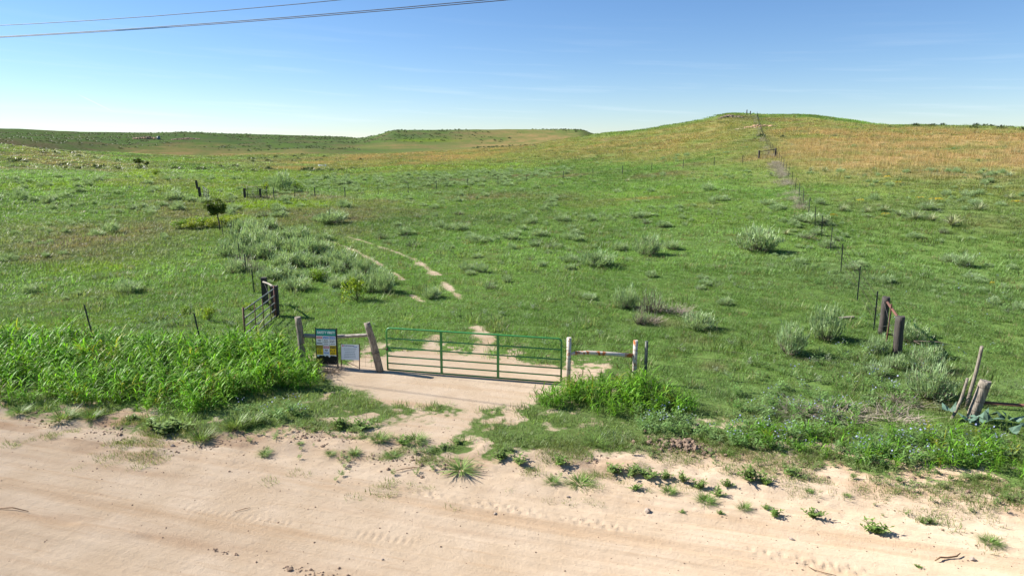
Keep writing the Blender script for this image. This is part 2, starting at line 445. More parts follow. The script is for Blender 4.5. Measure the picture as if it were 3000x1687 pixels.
SAGE = [('lone',14.01,39.35,2.55,1.22,0),
 ('pair',4.39,26.25,1.2,0.82,0),
 ('pair',5.36,25.72,1.24,0.81,1),
 ('pair',4.56,23.88,0.61,0.73,1),
 ('pair',6.44,23.27,1.13,0.57,0),
 ('twin',8.54,20.5,1.0,0.89,0),
 ('twin',10.35,22.0,1.18,1.03,0),
 ('corner',11.2,20.42,0.63,0.58,0),
 ('corner',12.95,21.79,1.0,0.56,0),
 ('corner',11.87,18.99,1.08,0.67,0),
 ('corner',10.73,16.81,1.18,0.79,0),
 ('corner',10.21,18.57,0.59,0.4,0),
 ('corner',11.03,19.1,0.61,0.41,0),
 ('slope',7.46,37.79,1.51,0.98,0),
 ('slope',4.43,34.57,1.94,0.73,0),
 ('slope',2.96,35.5,1.1,0.57,0),
 ('slope',9.24,39.82,1.23,0.71,0),
 ('slope',6.26,39.55,1.02,0.63,0),
 ('slope',1.46,34.45,0.55,0.38,0),
 ('slope',2.41,40.41,1.17,0.44,1),
 ('slope',8.45,26.71,0.65,0.38,0),
 ('slope',9.83,53.45,0.84,0.58,0),
 ('slope',6.01,52.25,0.98,0.72,0),
 ('slope',3.81,52.53,1.35,0.73,0),
 ('slope',1.48,51.54,1.07,0.71,0),
 ('slope',1.73,44.8,1.38,0.58,0),
 ('slope',-2.05,42.54,1.2,0.57,0),
 ('slope',-0.09,43.32,1.12,0.58,0),
 ('slope',-1.46,33.04,0.7,0.6,0),
 ('slope',-2.26,33.69,0.79,0.54,0),
 ('slope',-0.23,30.74,0.57,0.42,0),
 ('slope',-0.95,29.48,0.7,0.45,1),
 ('slope',-1.9,37.25,0.69,0.32,0),
 ('slope',-5.27,50.03,1.29,0.67,0),
 ('slope',-3.58,48.81,0.77,0.53,0),
 ('slope',20.58,55.83,1.65,0.55,0),
 ('slope',20.35,53.01,1.3,0.47,0),
 ('slope',18.14,60.6,1.78,0.59,0),
 ('track',-3.29,28.08,0.82,0.45,0),
 ('track',-6.08,41.74,1.08,0.62,1),
 ('track',-7.84,42.98,0.68,0.47,1),
 ('track',-14.1,53.84,2.39,0.96,0),
 ('track',-13.99,56.73,1.4,0.84,0),
 ('track',-15.42,54.78,1.08,0.6,0),
 ('fence',20.2,46.84,2.2,0.65,0),
 ('fence',18.0,42.17,1.46,0.63,1),
 ('fence',19.07,43.12,0.96,0.64,0),
 ('fence',23.87,53.96,1.06,0.66,0),
 ('fence',22.02,52.99,1.04,0.78,1),
 ('thicket',-17.07,45.42,1.4,1.08,0),
 ('thicket',-16.58,41.74,1.29,1.08,0),
 ('thicket',-16.38,39.6,1.22,0.83,0),
 ('thicket',-14.19,35.52,1.46,0.85,1),
 ('thicket',-13.94,34.32,0.86,0.6,0),
 ('thicket',-14.15,38.9,1.2,0.82,0),
 ('thicket',-14.57,41.91,1.29,0.88,0),
 ('thicket',-14.94,45.31,1.39,0.72,0),
 ('thicket',-11.7,39.34,1.41,1.06,0),
 ('thicket',-12.0,35.61,1.46,0.75,0),
 ('thicket',-11.35,36.36,1.13,0.73,0),
 ('thicket',-10.54,35.71,1.11,0.75,0),
 ('thicket',-11.06,33.2,1.03,0.53,0),
 ('thicket',-9.27,32.34,1.01,0.68,0),
 ('thicket',-8.76,35.28,1.45,0.85,0),
 ('thicket',-8.67,33.76,0.88,0.54,0),
 ('thicket',-9.55,30.1,1.09,0.58,0),
 ('thicket',-7.29,33.49,1.04,0.71,0),
 ('thicket',-5.53,29.23,1.06,0.85,0),
 ('thicket',-6.21,31.13,0.97,0.66,0),
 ('thicket',-6.18,29.26,0.62,0.55,0),
 ('thicket',-14.4,46.83,1.21,0.7,0),
 ('thicket',-12.37,45.14,0.9,0.49,0),
 ('thicket',-17.97,50.86,1.31,0.81,0),
 ('thicket',-19.28,48.58,1.25,1.01,0),
 ('thicket',-18.7,49.02,1.26,0.97,0),
 ('thicket',-16.1,43.76,1.31,0.87,0),
 ('thicket',-13.16,41.3,1.13,0.82,0),
 ('thicket',-11.13,39.88,1.19,0.8,0),
 ('thicket',-9.8,36.3,0.91,0.65,0),
 ('thicket',-14.96,38.66,1.06,0.81,0),
 ('thicket',-12.76,34.17,0.86,0.62,1),
 ('thicket',-11.52,32.3,0.97,0.55,0),
 ('thicket',-7.23,31.27,0.79,0.57,0),
 ('thicket',-7.93,30.61,0.77,0.49,0),
 ('gate',-35.12,71.91,2.19,0.99,0),
 ('gate',-32.12,66.67,1.31,0.66,0),
 ('gate',-33.17,66.0,1.17,0.65,0),
 ('gate',-32.59,70.61,1.39,0.76,0),
 ('gate',-31.78,60.87,1.2,0.48,0),
 ('band',-11.47,103.81,1.54,0.99,0),
 ('band',-2.74,120.48,1.27,0.82,0),
 ('band',-3.4,117.16,1.28,0.6,0),
 ('band',-15.35,123.19,1.07,0.52,0),
 ('band',-8.14,118.77,1.54,0.69,0),
 ('band',-34.58,135.39,1.6,0.74,0),
 ('band',-0.49,95.4,1.13,0.74,0),
 ('band',-11.08,117.5,1.65,0.96,0),
 ('band',-3.5,112.6,1.19,0.54,0),
 ('band',-33.48,122.36,1.38,0.57,0),
 ('band',-22.94,118.36,1.55,0.83,0),
 ('band',-16.32,107.3,0.95,0.62,1),
 ('band',-7.31,99.59,0.91,0.56,0),
 ('band',-15.21,123.43,0.94,0.43,0),
 ('band',-26.28,111.59,1.64,1.06,0),
 ('band',-21.27,112.53,1.52,0.67,0),
 ('band',-5.86,98.6,0.93,0.6,1),
 ('band',-21.46,111.12,1.63,0.81,0),
 ('band',-15.34,115.22,1.15,0.53,1),
 ('band',-28.28,113.36,1.7,0.77,1),
 ('band',-0.41,103.96,1.22,0.58,0),
 ('band',-5.52,108.42,1.24,0.53,0),
 ('band',-32.88,116.07,1.57,0.7,0),
 ('band',-1.49,100.97,1.53,0.67,0),
 ('band',-27.12,108.7,1.14,0.6,0),
 ('band',-4.09,94.3,1.26,0.67,0),
 ('band',-17.77,116.56,1.22,0.55,0),
 ('band',-0.32,92.98,1.4,0.75,0),
 ('band',-32.84,123.17,1.53,0.96,0),
 ('band',-6.31,100.61,1.46,0.84,0),
 ('band',-20.25,108.55,1.12,0.6,0),
 ('band',-10.42,115.12,1.66,0.95,0),
 ('band',-32.99,113.93,1.1,0.64,0),
 ('band',-5.56,103.57,1.54,0.77,0),
 ('band',-7.7,100.23,1.18,0.73,0),
 ('band',-8.93,97.71,1.67,0.9,0),
 ('band',-26.65,109.0,1.65,0.88,0),
 ('band',-8.49,103.31,1.04,0.63,0),
 ('band',-10.94,111.72,1.4,0.85,0),
 ('band',-10.06,123.07,1.03,0.54,0),
 ('band',-25.86,113.0,1.4,0.59,0),
 ('band',-29.76,131.51,1.01,0.49,0),
 ('band',-31.41,133.13,1.27,0.64,0),
 ('band',-14.01,116.85,1.62,0.67,0),
 ('band',-24.87,117.72,0.99,0.61,0),
 ('band',-31.68,112.17,0.98,0.53,0),
 ('band',-12.27,99.8,1.55,0.8,0),
 ('band',-11.89,113.5,1.01,0.57,0),
 ('band',-1.17,93.5,1.39,0.69,0),
 ('band',-37.4,127.98,1.35,0.76,0),
 ('band',1.72,106.03,1.06,0.55,0),
 ('band',-6.36,109.69,1.07,0.69,0),
 ('band',1.14,129.68,1.49,0.8,0),
 ('band',-5.65,108.84,1.14,0.55,0),
 ('band',-11.53,121.21,1.11,0.54,0),
 ('band',7.63,128.45,1.17,0.56,0),
 ('band',6.09,122.69,0.99,0.45,0),
 ('band',-6.98,121.21,1.13,0.65,0),
 ('band',5.32,129.28,1.33,0.65,0),
 ('band',-6.34,131.86,1.17,0.62,0),
 ('band',4.66,112.24,0.83,0.39,0),
 ('band',7.77,98.05,1.18,0.49,0),
 ('band',-3.38,120.51,1.3,0.74,0),
 ('band',8.61,110.34,1.07,0.67,0),
 ('band',-6.45,113.34,0.85,0.52,0),
 ('band',-3.55,131.83,1.35,0.86,0),
 ('band',-2.04,120.38,1.15,0.57,0),
 ('band',0.73,109.18,0.85,0.4,0),
 ('band',5.54,106.92,0.82,0.48,0),
 ('band',9.65,99.36,0.83,0.52,0),
 ('band',2.06,104.1,1.3,0.58,0),
 ('band',9.56,120.41,1.23,0.63,0),
 ('band',2.03,138.41,0.88,0.44,1),
 ('band',-13.41,122.79,1.32,0.83,0),
 ('band',-3.53,129.92,1.22,0.65,0),
 ('band',-5.69,143.36,1.29,0.58,0),
 ('band',-1.17,107.37,1.19,0.67,0),
 ('band',-0.11,130.29,1.33,0.72,0),
 ('band',-8.99,127.76,1.32,0.6,0),
 ('band',2.95,135.39,1.27,0.55,0),
 ('open',3.73,66.43,1.31,0.7,0),
 ('open',11.18,74.42,1.21,0.51,0),
 ('open',10.78,47.94,0.86,0.38,0),
 ('open',4.1,45.55,0.8,0.45,0),
 ('open',-7.21,64.68,1.13,0.56,0),
 ('open',-7.43,46.81,1.15,0.71,0),
 ('open',9.45,53.34,1.11,0.62,0),
 ('open',-2.83,77.86,0.72,0.33,1),
 ('open',10.52,54.02,1.23,0.51,0),
 ('open',9.81,50.22,1.0,0.53,1),
 ('open',-11.27,75.76,0.96,0.49,0),
 ('open',-10.29,68.55,0.89,0.4,0),
 ('open',-6.46,57.82,0.72,0.46,0),
 ('open',10.45,47.91,1.17,0.62,0),
 ('open',-8.58,51.35,0.9,0.52,0),
 ('open',-10.5,72.49,0.72,0.34,1),
 ('open',-1.45,42.31,0.95,0.47,0),
 ('open',-4.39,49.0,1.2,0.54,0),
 ('open',4.04,43.13,1.15,0.6,0),
 ('open',-19.27,88.56,1.25,0.64,1),
 ('open',1.48,41.96,1.06,0.53,1),
 ('open',-8.57,45.16,1.04,0.67,1),
 ('open',-8.92,83.29,0.98,0.42,0),
 ('open',-1.99,64.44,0.74,0.31,0),
 ('open',-7.84,56.83,0.98,0.53,1),
 ('open',-5.85,78.58,1.08,0.69,0),
 ('open',11.43,63.95,0.71,0.39,0),
 ('open',2.74,59.9,1.14,0.67,0),
 ('open',-4.56,58.59,1.28,0.6,1),
 ('open',-6.03,79.99,1.24,0.76,0),
 ('open',-13.2,82.42,0.87,0.38,0),
 ('open',3.2,66.28,0.74,0.44,1),
 ('open',-8.54,66.8,0.96,0.42,0),
 ('open',-3.62,48.14,1.09,0.69,0),
 ('open',6.55,32.01,0.68,0.42,0),
 ('open',8.54,30.12,0.78,0.37,0),
 ('open',2.04,38.59,0.53,0.24,0),
 ('open',6.11,35.9,0.53,0.32,0),
 ('open',-3.59,40.55,0.55,0.28,0),
 ('open',8.85,31.52,0.59,0.31,0),
 ('open',1.31,40.89,0.73,0.45,0),
 ('open',-2.03,32.75,0.57,0.33,0),
 ('open',8.18,29.5,0.55,0.27,0),
 ('open',2.85,33.72,0.68,0.41,0),
 ('open',3.16,27.7,0.74,0.32,0),
 ('open',2.71,40.11,0.89,0.37,0),
 ('flat',-34.17,60.2,1.11,0.52,0),
 ('flat',-46.46,70.49,1.09,0.65,0),
 ('flat',-51.05,84.16,1.59,0.98,0),
 ('flat',-40.87,78.76,0.91,0.57,0),
 ('flat',-61.09,86.01,0.88,0.52,0),
 ('flat',-41.7,63.02,1.06,0.62,0),
 ('flat',-32.7,62.91,1.1,0.46,0),
 ('flat',-47.99,90.89,1.11,0.55,1),
 ('flat',-48.55,78.21,1.18,0.69,0),
 ('flat',-25.07,62.73,1.54,0.9,0),
 ('flat',-34.36,62.61,1.09,0.61,0),
 ('flat',-45.89,83.4,0.86,0.37,0),
 ('flat',-34.31,64.26,1.37,0.67,0),
 ('flat',-41.87,65.85,0.86,0.51,0),
 ('flat',-24.54,60.04,1.35,0.84,0),
 ('flat',-46.26,88.94,1.21,0.77,0),
 ('flat',-29.73,74.14,1.11,0.46,0),
 ('flat',-45.19,67.69,1.52,0.97,0),
 ('flat',-55.2,92.94,1.35,0.74,0),
 ('flat',-36.47,60.4,0.97,0.47,0),
 ('flat',-31.13,59.78,0.93,0.53,0),
 ('flat',-61.02,94.26,1.25,0.77,0),
 ('flat',-38.03,78.82,1.14,0.62,0),
 ('flat',-51.21,82.17,1.28,0.84,0),
 ('flat',-63.12,88.62,1.25,0.7,0),
 ('flat',-45.98,69.35,1.32,0.77,0),
 ('flat',-51.56,73.12,1.47,0.95,0),
 ('flat',-30.71,69.33,1.54,0.72,0),
 ('flat',-34.41,77.28,0.88,0.41,0),
 ('flat',-60.31,87.18,1.29,0.57,0),
 ('flat',-30.22,62.68,1.44,0.85,0),
 ('flat',-28.69,70.44,1.57,0.69,1),
 ('flat',-59.3,84.5,1.1,0.58,0),
 ('flat',-48.56,102.1,1.12,0.61,0),
 ('flat',-47.33,68.86,1.1,0.64,0),
 ('flat',-23.72,58.28,0.86,0.52,0),
 ('flat',-57.05,91.41,1.18,0.59,0),
 ('flat',-34.39,82.1,1.03,0.55,0),
 ('flat',-33.47,72.28,1.04,0.51,0),
 ('flat',-55.24,100.52,1.14,0.54,0),
 ('valley',-38.3,99.59,0.87,0.46,0),
 ('valley',-29.46,93.78,1.45,0.63,0),
 ('valley',-42.75,157.22,1.34,0.67,1),
 ('valley',-29.88,83.32,1.07,0.58,1),
 ('valley',-21.1,57.63,1.11,0.59,1),
 ('valley',-20.76,58.19,1.28,0.69,1),
 ('valley',-22.06,65.15,1.1,0.62,0),
 ('valley',-21.78,72.75,0.83,0.35,0),
 ('valley',-20.54,61.15,1.38,0.88,0),
 ('valley',-16.35,66.47,1.42,0.64,0),
 ('valley',-19.39,57.88,1.5,0.7,0),
 ('valley',-29.31,82.41,1.0,0.58,0),
 ('valley',-30.79,83.0,0.85,0.43,0),
 ('valley',-31.68,121.22,0.81,0.5,0),
 ('valley',-38.58,126.74,0.97,0.62,0),
 ('valley',-42.59,109.07,1.1,0.53,0),
 ('valley',-22.29,65.25,0.91,0.49,0),
 ('valley',-38.68,134.01,0.88,0.5,0),
 ('valley',-28.15,82.61,1.21,0.79,0),
 ('valley',-33.42,107.98,1.18,0.7,0),
 ('valley',-22.36,68.84,0.81,0.49,0),
 ('valley',-23.65,73.74,1.36,0.58,0),
 ('valley',-34.46,88.26,1.04,0.44,0),
 ('valley',-23.46,71.25,1.45,0.73,0),
 ('field',22.49,34.07,1.36,0.9,0),
 ('field',17.51,34.55,0.75,0.39,0),
 ('field',29.41,49.14,1.35,0.66,0),
 ('field',41.26,60.99,0.95,0.51,0),
 ('field',24.66,48.26,0.74,0.32,0),
 ('field',16.87,33.68,0.88,0.43,0),
 ('field',35.32,53.94,1.28,0.73,0),
 ('field',34.35,55.08,0.88,0.56,0),
 ('field',40.16,57.72,0.8,0.34,0),
 ('field',44.01,73.24,0.73,0.45,0),
 ('field',47.06,68.6,1.11,0.49,0),
 ('field',26.27,42.0,0.86,0.55,1),
 ('field',19.75,41.62,0.76,0.33,0),
 ('field',22.52,35.13,1.2,0.52,0),
 ('field',42.27,62.16,1.23,0.59,0),
 ('field',18.27,39.87,1.06,0.67,0)]
YUCCA = [(43.69,64.76,0.85,0.69),
 (46.51,65.56,0.96,0.7),
 (32.07,47.73,1.13,0.75),
 (29.69,49.37,1.21,0.58),
 (26.88,46.22,1.37,0.64),
 (27.56,45.45,1.08,0.63),
 (27.71,43.54,1.42,0.73),
 (24.24,50.9,0.95,0.68),
 (26.67,49.78,0.98,0.49),
 (25.53,49.88,0.88,0.49),
 (26.81,48.03,0.85,0.47),
 (17.31,43.5,0.69,0.47),
 (32.96,77.45,0.98,0.68),
 (34.14,76.47,0.97,0.67),
 (37.24,52.17,0.87,0.56),
 (28.7,77.57,0.83,0.57),
 (14.18,85.96,0.76,0.5),
 (39.06,75.71,0.74,0.52)]
FLOWERS = [(25.7,47.63,0.59,0.21),
 (35.76,49.3,0.73,0.22),
 (31.98,52.4,1.03,0.21),
 (34.88,63.06,0.55,0.18),
 (22.43,48.36,0.6,0.19),
 (35.99,67.07,0.72,0.2),
 (20.85,29.47,0.21,0.15),
 (31.32,53.4,0.68,0.18),
 (26.96,53.81,0.63,0.19)]
BUSHES = [('thicket',-6.33,27.86,0.73,1.13),
 ('thicket',-9.12,31.79,0.64,0.64),
 ('wire',-12.56,25.87,0.37,0.29),
 ('wire',-11.13,24.67,0.48,0.6),
 ('panel',-10.46,26.65,0.49,0.32),
 ('tree',-24.64,51.09,1.26,0.61),
 ('tree',-23.62,50.77,1.26,0.65),
 ('tree',-23.31,51.79,1.18,0.72),
 ('tree',-22.32,51.39,1.17,0.76),
 ('tree',-21.31,52.23,1.24,0.77),
 ('tree',-20.7,52.66,1.09,0.73),
 ('valley',-29.06,93.99,1.47,1.01),
 ('valley',-6.09,92.17,0.99,0.54),
 ('valley',-56.44,110.81,1.4,1.08),
 ('valley',-21.21,52.97,0.79,0.58),
 ('valley',-30.26,85.86,0.84,1.01)]
WEEDS = [(2,-1.02,12.72,0.61,0.34),
 (0,-5.2,13.55,0.29,0.19),
 (0,-4.56,13.94,0.15,0.1),
 (2,-3.28,13.47,0.29,0.26),
 (0,-3.79,13.49,0.23,0.13),
 (0,-2.49,13.41,0.36,0.14),
 (1,0.97,13.0,0.38,0.3),
 (1,-0.21,13.27,0.42,0.25),
 (1,0.14,13.11,0.42,0.25),
 (1,2.03,12.69,0.41,0.28),
 (1,2.35,12.6,0.4,0.27),
 (1,2.66,12.48,0.47,0.29),
 (1,2.98,12.43,0.29,0.23),
 (1,3.29,12.31,0.29,0.33),
 (1,3.56,12.11,0.32,0.25),
 (1,3.83,11.82,0.32,0.23),
 (1,4.09,12.13,0.26,0.19),
 (0,0.78,12.25,0.29,0.2),
 (0,1.31,12.26,0.52,0.24),
 (1,2.31,11.99,0.26,0.14),
 (0,2.92,11.86,0.28,0.18),
 (0,3.52,11.51,0.37,0.21),
 (0,4.11,11.22,0.24,0.19),
 (1,6.05,10.52,0.46,0.26),
 (0,7.74,10.16,0.33,0.17),
 (1,7.06,10.88,0.18,0.15),
 (1,7.2,10.87,0.21,0.21),
 (1,4.57,11.01,0.3,0.2),
 (1,5.22,10.99,0.36,0.26),
 (1,4.53,11.3,0.18,0.12),
 (0,5.53,11.86,0.17,0.1),
 (1,4.59,12.28,0.52,0.39),
 (1,4.82,12.18,0.33,0.26),
 (1,5.46,12.51,0.4,0.23),
 (0,6.16,11.73,0.15,0.09),
 (1,6.21,9.51,0.13,0.07),
 (0,4.51,13.53,0.29,0.14),
 (0,1.81,14.03,0.52,0.22),
 (2,4.19,14.2,0.22,0.22),
 (1,3.0,11.15,0.13,0.07),
 (1,3.64,11.06,0.14,0.1),
 (1,-1.46,13.83,0.29,0.15),
 (1,-1.19,14.06,0.3,0.16),
 (0,-2.09,14.14,0.45,0.25),
 (0,-2.9,14.1,0.45,0.3),
 (1,-3.44,14.9,0.55,0.31),
 (1,-3.93,14.98,0.47,0.31),
 (1,-2.36,13.99,0.44,0.22),
 (0,-6.84,14.26,0.53,0.42),
 (0,-10.6,15.39,0.64,0.45),
 (0,-9.91,15.39,0.4,0.32),
 (1,-7.74,14.72,0.85,0.34),
 (1,-8.19,14.85,0.55,0.31),
 (0,-6.3,14.81,0.62,0.62),
 (0,-6.03,15.14,0.56,0.4),
 (1,-8.88,15.28,0.32,0.19),
 (0,-11.91,15.82,0.5,0.28)]
TALL_LEFT = [(-15.04,17.03),
 (-19.39,22.34),
 (-17.17,22.41),
 (-15.47,22.44),
 (-13.42,21.87),
 (-11.89,21.51),
 (-10.3,21.4),
 (-9.0,21.43),
 (-7.75,21.63),
 (-6.64,20.53),
 (-5.94,19.37),
 (-5.13,18.02),
 (-5.37,17.22),
 (-6.08,17.22),
 (-6.48,16.84),
 (-7.12,16.04),
 (-7.59,15.43),
 (-9.35,15.99),
 (-11.1,16.39),
 (-12.7,16.24)]
TALL_GATE = [(0.52,16.48),
 (1.25,17.22),
 (1.85,17.88),
 (3.24,17.89),
 (4.23,17.75),
 (4.5,16.96),
 (4.51,15.68),
 (3.94,15.68),
 (3.08,15.47),
 (1.64,15.68),
 (0.75,15.9)]
TALL_EDGE = [(4.34,14.2),
 (5.85,14.84),
 (7.35,14.72),
 (8.57,14.84),
 (9.72,14.8),
 (10.48,14.2),
 (11.44,13.51),
 (10.3,12.04),
 (9.24,12.37),
 (8.07,12.62),
 (7.4,12.89),
 (6.3,13.2),
 (5.39,13.58),
 (4.53,13.82)]
